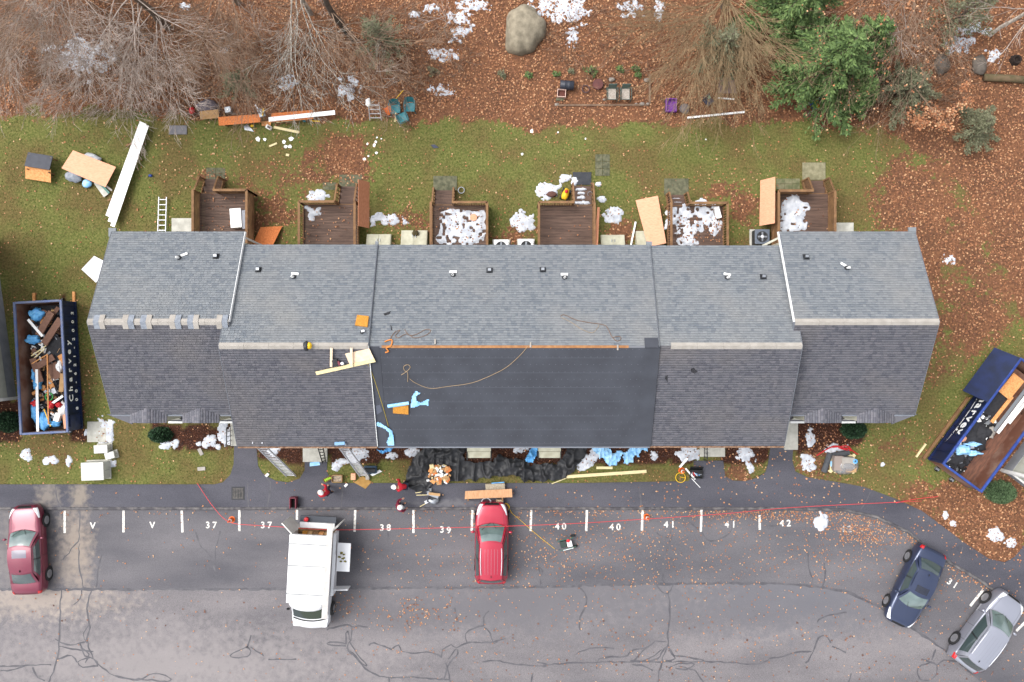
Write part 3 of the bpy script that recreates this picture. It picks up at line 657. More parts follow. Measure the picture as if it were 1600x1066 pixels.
# roof vents
for i, (px_, py_) in enumerate(((338, 400), (404, 421), (765, 422), (848, 421), (1192, 432), (1259, 401))):
    v = RP(px_, py_)
    q_ = MB(); q_.box((v.x, v.y, v.z + .07), (.2, .2, .2)); o = q_.build('exhaust_vent', m_black, row, bevel=.02)
    MB().box((v.x, v.y + .01, v.z + .185), (.15, .12, .02)).build('vent_cap', m_steel, o)
    MB().box((v.x, v.y - .02, v.z + .03), (.3, .3, .012), m=Matrix.Rotation(R(-26.5), 3, 'X')).build('flashing', m_black, o)
for i, (px_, py_) in enumerate(((280, 403), (459, 433), (708, 430), (882, 434), (1136, 434), (1323, 419))):
    v = RP(px_, py_); q_ = MB(); n = 10
    q_.lathe([(.055, -.1), (.055, .34), (.04, .345), (.04, .1)], (v.x, v.y, v.z), n); o = q_.build('vent_pipe', m_white, row)
    MB().lathe([(.13, -.04), (.12, .03), (.07, .08)], (v.x, v.y, v.z + .02), n).build('pipe_boot', m_black, o)
    rt = R([20, -5, 0, 0, -12, -30][i])
    MB().box((v.x + [.22, .05, 0, 0, .02, -.12][i], v.y + .16, v.z - .03), (.34, .12, .03), m=Matrix.Rotation(rt, 3, 'Z') @ Matrix.Rotation(R(-26.5), 3, 'X')).build('flashing_scrap', m_white, o)
# neighbouring houses at the picture edges
m_sid2 = M('ribbed_siding', C(190, 190, 178), .7, C(178, 178, 166), 2)
def edge_house(label, corner, ang, lx, ly, h):
    t_ = thing('neighbour_house', label, 'house', (corner.x, corner.y, 0), ang)
    MB().box((lx / 2, ly / 2, .35), (lx, ly, .9)).build('foundation', M('foundation', C(150, 152, 158), .9, C(136, 138, 144), 2), t_)
    MB().box((lx / 2, ly / 2, .8 + (h - .8) / 2), (lx - .04, ly - .04, h - .8)).build('wall', m_sid2, t_)
    for k in range(int(abs(ly) / .45)):
        MB().box((lx - .02 if lx > 0 else lx + .02, (k + .5) * .45 * (1 if ly > 0 else -1), h / 2 + .4), (.03, .05, h - .9)).build('siding_batten', m_sid2, t_)
    for k in range(int(abs(ly) / .45)):
        MB().box((0, (k + .5) * .45 * (1 if ly > 0 else -1), h / 2 + .4), (.03, .05, h - .9)).build('siding_batten', m_sid2, t_)
    for cx, cy in ((0, 0), (lx, 0), (0, ly), (lx, ly)): MB().box((cx, cy, h / 2), (.16, .16, h)).build('corner_trim', m_trim, t_)
    MB().box((lx / 2, 0, .84), (abs(lx), .12, .08)).build('skirt_trim', m_trim, t_)
    rp = MB(); s = 1 if ly > 0 else -1; s2 = 1 if lx > 0 else -1
    rp.extrude_x([(-.3 * s, h), (ly / 2, h + 2.5), (ly + .3 * s, h), (ly + .3 * s, h + .15), (ly / 2, h + 2.7), (-.3 * s, h + .15)], -.3 * s2, lx + .3 * s2).build('roof', m_sh, t_)
    return t_
edge_house('grey-sided neighbour house beyond the left dumpster', P(26, 622), R(8.0), -9, 9, 5)
edge_house('beige-sided neighbour house behind the right dumpster', P(1565, 735), R(-37), 9, 8, 5)
# ------------------------------------------------------------------ generic makers
def board(name, label, cat, a, b, wd, th, mat, za=0.02, zb=None, group=None, parent=None):
    zb = za if zb is None else zb
    A = P(a[0], a[1], za); Bp = P(b[0], b[1], zb)
    A.z += th / 2; Bp.z += th / 2
    mb = MB().beam(A, Bp, wd, th)
    o = mb.build(name, mat, parent)
    return tag(o, label, cat, group) if parent is None else o
def quad_sheet(name, label, cat, pts, zs, th, mat, group=None):
    """sheet from four pixel corners with their own heights (real size in the scene), given thickness"""
    V = [P(p[0], p[1], z) for p, z in zip(pts, zs)]
    n = (V[1] - V[0]).cross(V[3] - V[0]).normalized()
    if n.z < 0: n = -n
    lo = [v - n * th for v in V]
    mb = MB().add(V + lo, [(0, 1, 2, 3), (7, 6, 5, 4), (0, 4, 5, 1), (1, 5, 6, 2), (2, 6, 7, 3), (3, 7, 4, 0)])
    a = (V[1] - V[0]).cross(V[2] - V[0])
    if a.z < 0: mb.f = [f[::-1] for f in mb.f]
    return tag(mb.build(name, mat), label, cat, group)
def ladder(label, a0, a1, b0, b1, mat=None, n=14, rail=.06, group=None, step=None):
    """rails a0->a1 and b0->b1 (world points)"""
    a0, a1, b0, b1 = map(Vector, (a0, a1, b0, b1)); mat = mat or m_alu
    t_ = thing('ladder', label, 'ladder', tuple((a0 + b0) / 2), group=group); o = (a0 + b0) / 2
    nrm = (a1 - a0).cross(b0 - a0).normalized()
    if nrm.z < 0: nrm = -nrm
    for p, q_ in ((a0, a1), (b0, b1)): MB().beam(p - o, q_ - o, .035, .085, up=nrm).build('rail', mat, t_)
    for k in range(n):
        u = (k + .5) / n; MB().beam(a0.lerp(a1, u) - o, b0.lerp(b1, u) - o, step or .035, .03, up=nrm).build('rung', mat, t_)
    return t_
def snow(label, px, py, rx, ry, seed=0, z=0.0, rot=0, frag=.8, hgt=.04, res=.04, pit=0.0, group='patches of old snow', fq=1.7, sq=2.0):
    c = P(px, py, z); s = mpp(z); rx *= s; ry *= s
    x = np.arange(-rx * 1.45, rx * 1.45 + res, res); y = np.arange(-ry * 1.45, ry * 1.45 + res, res)
    X, Y = np.meshgrid(x, y, indexing='ij'); cr, sr = math.cos(rot), math.sin(rot)
    U = (X * cr + Y * sr) / rx; Vv = (-X * sr + Y * cr) / ry
    fs = fq * min(3.0, max(1.0, .55 / max(min(rx, ry), .1)))
    nn_ = fbm(X * fs + seed * 7.3, Y * fs + seed, seed + 40, 5) - .5
    ang = np.arctan2(Vv, U); lob = .30 * (vnoise(ang * 1.3 + seed, np.full(X.shape, seed * 1.7), seed) - .5) + .25 * (vnoise(ang * 3.1 + 9, np.full(X.shape, seed * .7), seed + 4) - .5)
    f = 1 + lob * 1.6 - ((np.abs(U) ** sq + np.abs(Vv) ** sq) ** (1 / sq)) ** 1.4 + (frag + .35) * 2.4 * nn_
    if pit: f = f - pit * np.clip((vnoise(X * 5.5 + 3, Y * 5.5, seed + 9) - .66) * 8, 0, 1.5)
    Z = np.clip(f * .22, -.05, hgt * (.7 + .5 * fbm(X * 3, Y * 3, seed + 2)))
    nu, nv = X.shape; q = np.arange(nu * nv).reshape(nu, nv)
    k = np.maximum.reduce([f[:-1, :-1], f[1:, :-1], f[1:, 1:], f[:-1, 1:]]) > 0
    F = np.stack([q[:-1, :-1][k], q[1:, :-1][k], q[1:, 1:][k], q[:-1, 1:][k]], 1)
    if not len(F): return
    used = np.unique(F); rm = -np.ones(nu * nv, int); rm[used] = np.arange(len(used))
    V = np.stack([X, Y, Z], -1).reshape(-1, 3)[used]
    o = np_mesh('snow_patch', V, rm[F], m_snow, None, True); o.location = (c.x, c.y, z)
    return tag(o, label, 'snow', group)
def crate_box(name, label, cat, c, d, rz, mat, lid=None, group=None, bevel=.02):
    t_ = thing(name, label, cat, c, rz, group)
    MB().box((0, 0, d[2] / 2), d).build('body', mat, t_, bevel=bevel)
    if lid: MB().box((0, 0, d[2] + .012), (d[0] + .02, d[1] + .02, .03)).build('lid', lid, t_, bevel=.008)
    return t_
def rope(name, label, cat, pts, r, mat, group=None, n=5, sub=6):
    pts = [Vector(p) for p in pts]; out = []
    for i in range(len(pts) - 1):
        p0 = pts[max(i - 1, 0)]; p1 = pts[i]; p2 = pts[i + 1]; p3 = pts[min(i + 2, len(pts) - 1)]
        for k in range(sub):
            u = k / sub
            out.append(.5 * ((2 * p1) + (p2 - p0) * u + (2 * p0 - 5 * p1 + 4 * p2 - p3) * u * u + (3 * p1 - p0 - 3 * p2 + p3) * u ** 3))
    out.append(pts[-1])
    return one(name, MB().tube(out, r, n), mat, label, cat, group, True)
def blob(mb, c, r, seed=0, amp=.15, nu=12, nv=9, flat=0):
    rnd = random.Random(seed); ph = [rnd.uniform(0, 6) for _ in range(6)]
    def fn(u, v):
        a = u * 2 * math.pi; b = (v - .5) * math.pi
        d = Vector((math.cos(a) * math.cos(b), math.sin(a) * math.cos(b), math.sin(b)))
        k = 1 + amp * (math.sin(3 * d.x + ph[0]) * math.sin(4 * d.y + ph[1]) + .6 * math.sin(7 * d.y + ph[2]) * math.sin(6 * d.z + ph[3]) + .4 * math.sin(11 * d.x + ph[4]))
        z = d.z * r[2] * k
        return Vector(c) + Vector((d.x * r[0] * k, d.y * r[1] * k, max(z, flat) if flat is not None else z))
    return mb.grid(fn, nu, nv)

# ------------------------------------------------------------------ decks
ZD = 0.70
def lattice(mb, a, b, z0, z1, diag=True):
    """thin crossing laths between points a and b (xy) from z0 to z1"""
    a = Vector((a[0], a[1], 0)); b = Vector((b[0], b[1], 0)); d = b - a; L_ = d.length; u = d / L_; h = z1 - z0
    nrm = Vector((-u.y, u.x, 0))
    if diag:
        for s, off in ((1, .006), (-1, -.006)):
            x = -h
            while x < L_:
                x0, x1 = x, x + h; za, zb = (z0, z1) if s > 0 else (z1, z0)
                if x0 < 0: za += (zb - za) * (-x0) / h; x0 = 0
                if x1 > L_: zb = za + (zb - za) * (L_ - x0) / (x1 - x0); x1 = L_
                if x1 - x0 > .03:
                    mb.beam(a + u * x0 + nrm * off + Vector((0, 0, za)), a + u * x1 + nrm * off + Vector((0, 0, zb)), .012, .035, up=nrm.cross(Vector((0, 0, 1))))
                x += .11
    else:
        n = int(L_ / .13)
        for k in range(n):
            p = a + u * (k + .5) * L_ / n
            mb.box((p.x, p.y, (z0 + z1) / 2), (.035, .035, h))
def deck(label, xl, xr, yt, op, stair_top, wall_y, lat, treads=3, rail_gap=None):
    zr = ZD + .98
    A = P(xl, yt, zr); Bp = P(xr, yt, zr); X0, X1, Y1 = A.x, Bp.x, A.y; Y0 = wall_y
    t_ = thing('deck', label, 'deck', ((X0 + X1) / 2, Y0, 0), group='back decks of the townhouses'); ox, oy = (X0 + X1) / 2, Y0
    x0, x1, y0, y1 = X0 - ox, X1 - ox, 0, Y1 - oy
    n = int((y1 - y0) / .143); wd = (y1 - y0) / n
    pm = None
    for k in range(n):
        mb = MB().box(((x0 + x1) / 2, (k + .5) * wd, ZD - .016), (x1 - x0 - .02, wd - .01, .032)); mb.build('plank', m_deck, t_)
    MB().box(((x0 + x1) / 2, y1 + .02, ZD - .14), (x1 - x0, .04, .24)).build('rim_joist', m_rail, t_)
    for s in (x0, x1): MB().box((s, y1 / 2, ZD - .14), (.04, y1, .24)).build('rim_joist', m_rail, t_)
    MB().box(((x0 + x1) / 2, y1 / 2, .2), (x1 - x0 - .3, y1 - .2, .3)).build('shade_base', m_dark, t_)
    oa, ob = P(op[0], yt, zr).x - ox, P(op[1], yt, zr).x - ox
    segs = [((x0, y0), (x0, y1)), ((x1, y0), (x1, y1))]
    segs.append(((ob, y1), (x1, y1)) if abs(oa - x0) < .2 else ((x0, y1), (oa, y1)))
    ys = P(0, stair_top, 0).y - oy                       # foot of the stairs
    for i, (a, b) in enumerate(segs):
        MB().beam((a[0], a[1], zr), (b[0], b[1], zr), .13, .04).build('top_rail', m_rail, t_)
        MB().beam((a[0], a[1], ZD + .08), (b[0], b[1], ZD + .08), .05, .08).build('bottom_rail', m_rail, t_)
        mb = MB(); lattice(mb, a, b, ZD + .1, zr - .03, lat); tag(mb.build('lattice' if lat else 'baluster_row', m_rail, t_), kind='stuff')
        L_ = math.dist(a, b); m = max(1, int(L_ / 1.6))
        for k in range(m + 1):
            u = k / m; px_, py_ = a[0] + (b[0] - a[0]) * u, a[1] + (b[1] - a[1]) * u
            if py_ > .1: MB().box((px_, py_, (zr - .02) / 2), (.09, .09, zr - .03)).build('post', m_rail, t_)
    # stairs with sloping rails
    for k in range(treads):
        z = ZD * (treads - k) / (treads + 1); yy = y1 + (k + .5) * (ys - y1) / treads
        MB().box(((oa + ob) / 2, yy, z - .02), (ob - oa - .08, (ys - y1) / treads - .03, .04)).build('tread', m_deck, t_)
    for s in (oa, ob):
        MB().beam((s, y1, ZD - .1), (s, ys, .02), .045, .22).build('stringer', m_rail, t_)
        MB().beam((s, y1, zr - .02), (s, ys, .95), .09, .04).build('stair_rail', m_rail, t_)
        MB().box((s, ys - .03, .48), (.085, .085, .96)).build('post', m_rail, t_)
        mb = MB()
        if lat:
            for q_ in range(9):
                u = q_ / 9; mb.beam((s, y1 + (ys - y1) * u, ZD * (1 - u) + .05), (s, y1 + (ys - y1) * min(1, u + .25), (zr - .05) * (1 - u) + .9 * u), .012, .03)
                mb.beam((s + .012, y1 + (ys - y1) * min(1, u + .25), ZD * (1 - u) + .02), (s + .012, y1 + (ys - y1) * u, (zr - .05) * (1 - u) + .9 * u), .012, .03)
        else:
            for q_ in range(5): u = (q_ + .5) / 5; mb.box((s, y1 + (ys - y1) * u, ZD * (1 - u) + .45), (.035, .035, .85))
        tag(mb.build('stair_infill', m_rail, t_), kind='stuff')
    return t_
deck('wooden deck with lattice rails holding a white cooler', 301, 385, 297, (303, 333), 281, 4.95, True, 2)
deck('wooden deck with bare planks and one small snow patch, plywood sheet beside it', 467, 554, 315, (522, 553), 292, 4.3, False, 3)
deck('wooden deck whose whole floor lies under snow, with round pale mat', 673, 761, 316, (675, 707), 298, 4.3, False, 3)
deck('wooden deck with a clean brown floor and snowy steps', 842, 929, 316, (897, 929), 291, 4.3, False, 4)
deck('wooden deck with half melted snow and narrow white cooler', 1049, 1137, 317, (1050, 1079), 305, 4.3, False, 3)
deck('wooden deck with lattice rail and snow on its left half', 1217, 1305, 298, (1271, 1304), 283, 4.95, True, 2)
# what lies on the decks
def on_deck_snow(label, px, py, rx, ry, **k): return snow(label, px, py, rx, ry, z=ZD, res=.03, **k)
on_deck_snow('small ragged snow patch on the bare plank deck', 487, 333, 13, 11, seed=3, frag=.9, hgt=.05, fq=2)
on_deck_snow('snow sheet covering the whole floor of a deck, dotted with leaves', 720, 356, 36, 29, seed=5, frag=-.1, hgt=.07, pit=1.3, sq=6)
on_deck_snow('half melted snow with large holes on the deck with narrow cooler', 1080, 348, 36, 27, seed=6, frag=.35, hgt=.06, pit=1.6, rot=R(14), sq=3)
on_deck_snow('snow sheet on the left half of the far right deck', 1242, 335, 25, 28, seed=7, frag=.1, hgt=.07, pit=.8, rot=R(-4), sq=4)
for k, (y, w_) in enumerate(((296, 9), (302, 7), (309, 6), (317, 12))):
    v = P(908, y, .5); 
    snow(('first', 'second', 'third', 'fourth and widest')[k] + ' snow line from the top on the clean deck steps', 908, y, w_, 2.2, seed=60 + k, z=[.16, .29, .44, .66][k], frag=.5, hgt=.05, res=.04, group='snow lines on deck steps')
for k, y in enumerate((312, 318)): snow(('upper', 'lower')[k] + ' thin snow line on the steps of the half snowed deck', 1058, y, 9, 2, seed=66 + k, z=[.2, .37][k], frag=.5, hgt=.05, res=.04, group='snow lines on the right deck steps')
v = P(369, 341, ZD + .3); crate_box('cooler', 'white cooler on the lattice railed deck at left', 'cooler', (v.x, v.y, ZD), (.58, 1.02, .36), R(4), m_white, m_white)
v = P(382, 343, ZD + .3); crate_box('storage_box', 'grey box tucked behind the white cooler on the deck', 'box', (v.x + .05, v.y, ZD), (.36, 1.0, .3), R(4), m_steel, M('grey_lid', C(140, 142, 150), .6))
v = P(1122, 332, ZD + .3); crate_box('cooler', 'narrow white cooler on the half snowed deck', 'cooler', (v.x, v.y, ZD), (.24, .62, .3), R(14), m_white, m_white)
v = P(740, 340, ZD + .1); one('round_mat', MB().lathe([(.02, 0), (.19, 0), (.2, .02), (.19, .04), (.02, .05)], (v.x, v.y, ZD + .09), 14), m_ply, 'round pale disc lying on the snowy deck', 'mat')
# slabs, pavers
def slab(label, x0, x1, y0, y1, mat, z=.03, name='paving_slab', cat='slab', rz=0, group=None, split=None):
    a = P((x0 + x1) / 2, (y0 + y1) / 2, z); s = mpp(z); w_, h_ = (x1 - x0) * s, (y1 - y0) * s
    if not split: return one(name, MB().box((a.x, a.y, z / 2 - .03), (w_, h_, z + .06), rz), mat, label, cat, group, bevel=.012)
    t_ = thing(name, label, cat, (a.x, a.y, 0), rz, group); nx, ny = split
    for i in range(nx):
        for j in range(ny):
            MB().box((-w_ / 2 + (i + .5) * w_ / nx, -h_ / 2 + (j + .5) * h_ / ny, z / 2 - .03 + .004 * ((i + j) % 2)), (w_ / nx - .015, h_ / ny - .015, z + .06)).build('paver', mat, t_, bevel=.01)
    return t_
slab('mossy slab at the steps of the snow covered deck', 677, 714, 275, 298, m_mossc, .05)
slab('mossy slab at the steps left of the tilted plywood deck', 1038, 1076, 279, 305, m_mossc, .05)
slab('pale mossy slab at the steps of the far right deck', 1254, 1290, 254, 281, M('pale_moss_slab', C(146, 140, 112), .95, C(118, 114, 88), 5, .2), .05)
slab('black mat slab at the foot of the clean deck', 895, 924, 269, 289, M('black_mat', C(52, 54, 60), .9, C(64, 66, 70), 4), .04)
slab('block of six mossy pavers beyond the black mat', 930, 953, 241, 275, m_mossc, .03, split=(2, 3))
slab('dark slab in the grass at the steps of the bare deck', 530, 566, 273, 293, m_mossc, .02)
slab('row of worn pavers above the lattice deck at left', 504, 525, 285, 297, m_mossc, .02, split=(1, 2))
slab('dark stepping stones at the first deck steps', 322, 352, 262, 281, m_mossc, .02, split=(2, 2))
slab('green stained pavers against the far right deck', 1213, 1250, 279, 296, M('stained_paver', C(132, 128, 100), .95, C(96, 100, 70), 3, .2), .04, split=(3, 2))
slab('pale concrete pad left of the first deck', 268, 300, 341, 365, m_conc, .08)
slab('pale concrete pad right of the last deck', 1302, 1334, 348, 368, m_conc, .1)
slab('flat grey slab lying at the lawn edge under twigs', 264, 292, 196, 210, M('grey_stone', C(120, 118, 122), .9, C(104, 102, 106), 4), .05)
# bulkhead doors
def bulkhead(label, x0, x1, y0):
    z = .55; a = P(x0, y0, .3); b = P(x1, y0, .3); t_ = thing('bulkhead_door', label, 'cellar door', ((a.x + b.x) / 2, a.y, 0), group='pale cellar bulkheads'); w_ = b.x - a.x; dp = a.y - 4.26
    MB().extrude_x([(0, 0), (-dp, 0), (-dp, .95), (0, .26)], -w_ / 2, w_ / 2).build('frame', m_beige, t_)
    for s in (-1, 1):
        o = MB().add([(s * .015, -.02, .30), (s * (w_ / 2 - .03), -.02, .30), (s * (w_ / 2 - .03), -dp, .985), (s * .015, -dp, .985), (s * .015, -.02, .27), (s * (w_ / 2 - .03), -.02, .27)],
                     [(0, 1, 2, 3) if s > 0 else (3, 2, 1, 0), (4, 5, 1, 0) if s > 0 else (0, 1, 5, 4)]).build('door_leaf', m_beige, t_)
        MB().box((s * .08, -.35, .50), (.03, .16, .03)).build('handle', m_steel, o)
bulkhead('pale green cellar bulkhead beneath the leaning red plywood', 573, 611, 366)
bulkhead('pale cellar bulkhead with a dark clump on its top edge, by the snowy deck', 627, 668, 360)
bulkhead('pale cellar bulkhead between the clean deck and the white pipe', 939, 976, 367)
bulkhead('pale cellar bulkhead under the tilted plywood sheet', 994, 1036, 361)
mb = MB(); blob(mb, (0, 0, 0), (.2, .17, .1), 4); p = P(649, 364, .5); o = one('leaf_clump', mb, M('dark_moss', C(66, 58, 38), .95, C(84, 74, 44), 12, .4), 'dark leaf clump caught on a cellar bulkhead', 'leaves', smooth=True); o.location = (p.x, p.y, .46)
# AC units
def ac(label, px, py, body, top, z=.75, d=.78, rz=0):
    v = P(px, py, z); t_ = thing('air_conditioner', label, 'air conditioner', (v.x, v.y, 0), rz, 'air conditioners behind the row')
    MB().box((0, 0, .05), (d + .2, d + .2, .1)).build('pad', m_conc, t_)
    MB().box((0, 0, .1 + (z - .14) / 2), (d, d, z - .14), ).build('cabinet', body, t_, bevel=.03)
    MB().box((0, 0, z - .01), (d + .03, d + .03, .05)).build('top_cover', top, t_, bevel=.02)
    MB().lathe([(.30, .0), (.30, .012), (.02, .014)], (0, 0, z + .015), 20).build('fan_opening', m_dark, t_)
    fb = MB()
    for k in range(4): fb.box((.14 * math.cos(k * 1.57), .14 * math.sin(k * 1.57), z + .033), (.24, .09, .01), k * 1.57)
    fb.build('fan_blade', m_steel, t_)
    MB().lathe([(.09, 0), (.09, .02), (.05, .04)], (.0, .0, z + .04), 12).build('fan_hub', m_alu, t_)
    for k in range(3): 
        rr = .12 + .07 * k; MB().tube([(rr * math.cos(a * math.pi / 8), rr * math.sin(a * math.pi / 8), z + .05) for a in range(16)], .006, 4, True).build('guard_ring', m_steel, t_)
ac('white air conditioner beside the snow covered deck', 783, 386, m_trim, m_white)
ac('white air conditioner left of the clean deck', 822, 385, m_trim, m_white)
ac('black air conditioner below the leaning plywood by the far right deck', 1191, 370, m_black, M('ac_grey', C(96, 104, 116), .5))
# leaning / lying plywood behind
quad_sheet('plywood_sheet', 'red plywood sheet leaning on the bare deck rail', 'plywood', [(560, 280), (577.5, 285), (577, 357), (560, 353)], [1.6, .5, .5, 1.6], .018, m_ply2)
quad_sheet('plywood_sheet', 'pale plywood sheet leaning by the half snowed deck', 'plywood', [(993, 313), (1028, 306), (1041, 380), (1013, 386)], [.05, .05, .95, .95], .018, m_ply)
quad_sheet('plywood_sheet', 'orange plywood sheet leaning on the far right deck rail', 'plywood', [(1188, 282), (1211, 276.5), (1210.5, 349), (1186.5, 353)], [.5, 1.6, 1.6, .5], .018, m_ply)
quad_sheet('osb_sheet', 'orange sheathing panel leaning at the house by the first deck', 'panel', [(407, 355), (441, 353.5), (425, 386), (393, 386)], [.3, .12, .5, .6], .015, m_osb)
board('plank', 'brown plank leaning at the right rail of the clean deck', 'plank', (935, 324), (932, 384), .14, .03, m_ply2, 1.1, 1.6)
board('downspout', 'white downspout pipe lying between the cellar bulkheads', 'pipe', (993, 347), (985, 386), .09, .07, m_white, .05)
board('downspout', 'pale downspout along the wall by the black air conditioner', 'pipe', (1218, 371), (1184, 388), .1, .08, m_sid, 4.6, 4.4)
board('downspout', 'pale downspout at the wall corner beside the first deck', 'pipe', (384, 372), (410, 384), .1, .08, m_ridge, 4.6, 4.4)
# toys, rings
v = P(721, 298); one('planter_ring', MB().tube([(v.x + .17 * math.cos(a * .393), v.y + .17 * math.sin(a * .393), .12) for a in range(16)], .025, 6, True), m_steel, 'grey ring pot beside the slab of the snowy deck', 'pot')
v = P(883, 305); t_ = thing('ride_on_toy', 'yellow and red ride-on toy in the snow by the clean deck', 'toy', (v.x, v.y, 0), R(70))
mb = MB(); blob(mb, (0, 0, .28), (.34, .2, .2), 5, .1); mb.build('body', m_yellow, t_, True)
mb = MB(); blob(mb, (.12, 0, .44), (.12, .1, .1), 6, .1); mb.build('seat', m_red, t_, True)
for sx in (-.2, .22):
    for sy in (-.2, .2): MB().lathe([(.02, -.04), (.12, -.04), (.12, .04), (.02, .04)], (sx, sy, .12), 10, Matrix.Rotation(R(90), 3, 'X')).build('wheel', m_black, t_)
v = P(922, 303, .4); one('wheel_ring', MB().tube([(v.x + .13 * math.cos(a * .393), v.y + .13 * math.sin(a * .393), .36) for a in range(16)], .014, 6, True), m_steel, 'thin metal hoop on the snowy deck steps', 'hoop')
v = P(862, 304); mb = MB(); blob(mb, (v.x, v.y, .12), (.3, .16, .12), 8, .2); one('boots', mb, M('brown_cloth', C(96, 66, 58), .9), 'dark brown heap lying in the snow by the clean deck', 'heap', smooth=True)
# ------------------------------------------------------------------ back yard work area
# left lawn
quad_sheet('plywood_sheet', 'big pale plywood sheet over a heap on the left lawn', 'plywood', [(114, 235), (181, 261), (164.5, 292.5), (96, 263)], [.45, .45, .42, .45], .02, m_ply)
t_ = thing('material_heap', 'tarp wrapped material heap under the plywood sheet on the left lawn', 'heap', tuple(P(138, 266)))
mb = MB(); blob(mb, (.15, .45, .16), (.62, .45, .26), 3, .12, 18, 12); mb.build('tarp', M('white_tarp', C(196, 200, 200), .6, C(160, 164, 168), 5, .3), t_, True)
mb = MB(); blob(mb, (-.7, -.35, .15), (.5, .4, .2), 9, .12, 18, 12); mb.build('tarp', M('grey_tarp', C(150, 154, 160), .6, C(120, 126, 136), 5, .3), t_, True)
mb = MB(); blob(mb, (.02, -.78, .14), (.28, .24, .15), 12, .1); mb.build('blue_bag', m_blueply, t_, True)
MB().box((0, 0, .2), (1.6, .8, .36), R(-21)).build('stack', m_card, t_)
for k in range(3):
    board('siding_piece', 'short %s siding strip poking from the heap on the left lawn' % ('grey', 'green edged', 'narrow brown')[k], 'siding', (150 + 4 * k, 284), (166 + 4.5 * k, 306 - 4 * k), (.3, .12, .1)[k], .02, (m_conc, M('green_edge', C(88, 128, 118), .7), m_ridge)[k], .1 + .03 * k)
t_ = thing('covered_table', 'low table with black cover and orange panel on the left lawn', 'table', tuple(P(70, 262)), R(-9))
MB().box((.0, .22, .62), (1.38, .8, .05), m=Matrix.Rotation(R(-9), 3, 'X')).build('black_cover', M('black_cover', C(62, 64, 72), .7, C(72, 74, 82), 3), t_)
MB().box((-.05, -.46, .42), (1.42, .72, .02), m=Matrix.Rotation(R(16), 3, 'X')).build('panel', m_osb2, t_)
for sx in (-.6, .6):
    for sy in (-.3, .5): MB().box((sx, sy, .3), (.06, .06, .6)).build('leg', m_rail, t_)
v = P(49, 257, .3); one('pink_cord', MB().tube([(v.x, v.y - .2, .4), (v.x - .05, v.y, .45), (v.x + .03, v.y + .25, .5)], .03, 6), M('pink_cord', C(196, 160, 204), .7), 'pink cord hanging at the covered table', 'cord')
# long white fascia boards
for k, (a, b, z) in enumerate((((222, 191), (168.5, 338), .30), ((226, 193), (172, 347), .35), ((229.5, 196), (176, 354), .40))):
    board('trim_board', ('leftmost', 'middle', 'rightmost')[k] + ' of three long white trim boards on the left lawn', 'board', a, b, .24, .03, m_white, z, group='long white trim boards')
for k, (x, y) in enumerate(((213, 225), (185, 310))):
    v = P(x, y); t_ = thing('sawhorse', 'wooden sawhorse under the %s end of the long white boards' % ('upper', 'lower')[k], 'sawhorse', (v.x, v.y, 0), R(20))
    MB().box((0, 0, .26), (1.0, .09, .05)).build('beam', m_rail, t_)
    for sx in (-.4, .4):
        for sy in (-.12, .12): MB().beam((sx, sy * 1.5, 0), (sx, sy * .3, .25), .05, .04).build('leg', m_rail, t_)
a0 = P(248.5, 308, .15); a1 = P(246.5, 372, .15); b0 = P(260.5, 308, .15); b1 = P(258.5, 372, .15)
ladder('aluminium ladder lying on the lawn left of the first deck', a0, a1, b0, b1, n=8, rail=.05)
v = P(234, 275); one('blue_can', MB().lathe([(.02, 0), (.07, 0), (.07, .16), (.03, .17)], (v.x, v.y, .07), 10, Matrix.Rotation(R(80), 3, 'Y')), M('dark_blue_plastic', C(34, 60, 130), .5), 'small dark blue can lying on the left lawn', 'can')
quad_sheet('wrap_sheet', 'white house-wrap sheet on the lawn under the left eave', 'sheet', [(127, 421), (147, 400), (170, 412), (150, 442)], [.04, .08, .1, .05], .02, M('house_wrap', C(226, 224, 226), .6, C(196, 200, 222), 3, lo=.55, hi=.7))
# lumber pile at wood edge
quad_sheet('osb_sheet', 'long orange sheathing strip lying left of the tools at wood edge', 'panel', [(341, 183), (406, 178.5), (407, 191), (342, 196.5)], [.5] * 4, .02, m_osb)
quad_sheet('osb_sheet', 'orange sheathing strip under the white trim board at wood edge', 'panel', [(424, 177), (488, 172), (489, 186), (424, 191)], [.42] * 4, .02, m_osb)
board('trim_board', 'white trim board lying on the lumber pile at the wood edge', 'board', (420, 187), (523.5, 176), .24, .03, m_white, .46)
board('lumber', 'pale stud lying along the lumber pile at the wood edge', 'lumber', (432, 191), (490, 184.5), .09, .04, m_pine, .3)
for k, x in enumerate((355, 395, 440, 480)):
    v = P(x, 188 - (x - 355) * .05); mb = MB().box((v.x, v.y, .2), (.08, .7, .4), R(6)); one('support_block', mb, m_rail, ('first', 'second', 'third', 'last')[k] + ' timber block from the left under the wood edge lumber pile', 'block', 'support blocks under the lumber pile')
quad_sheet('osb_sheet', 'small orange offcut panel below the tool pile at wood edge', 'panel', [(408, 190), (424, 189), (423, 196), (409, 197)], [.1] * 4, .02, m_osb2)
t_ = thing('miter_saw', 'grey metal saw and clutter on the lumber pile at wood edge', 'saw', tuple(P(414, 183)))
MB().box((0, 0, .5), (.34, .28, .14), .3).build('base', m_steel, t_, bevel=.02)
MB().lathe([(.02, -.02), (.13, -.02), (.13, .02), (.02, .02)], (.02, .1, .68), 16, Matrix.Rotation(R(90), 3, 'Y')).build('blade', m_alu, t_)
mb = MB(); blob(mb, (-.12, .16, .64), (.12, .14, .1), 3); mb.build('motor', m_steel, t_, True)
MB().beam((.05, -.1, .6), (.16, .25, .78), .05, .05).build('handle', m_yellow, t_)
MB().beam((-.35, .5, .6), (-.1, .1, .64), .08, .04).build('arm', m_alu, t_)
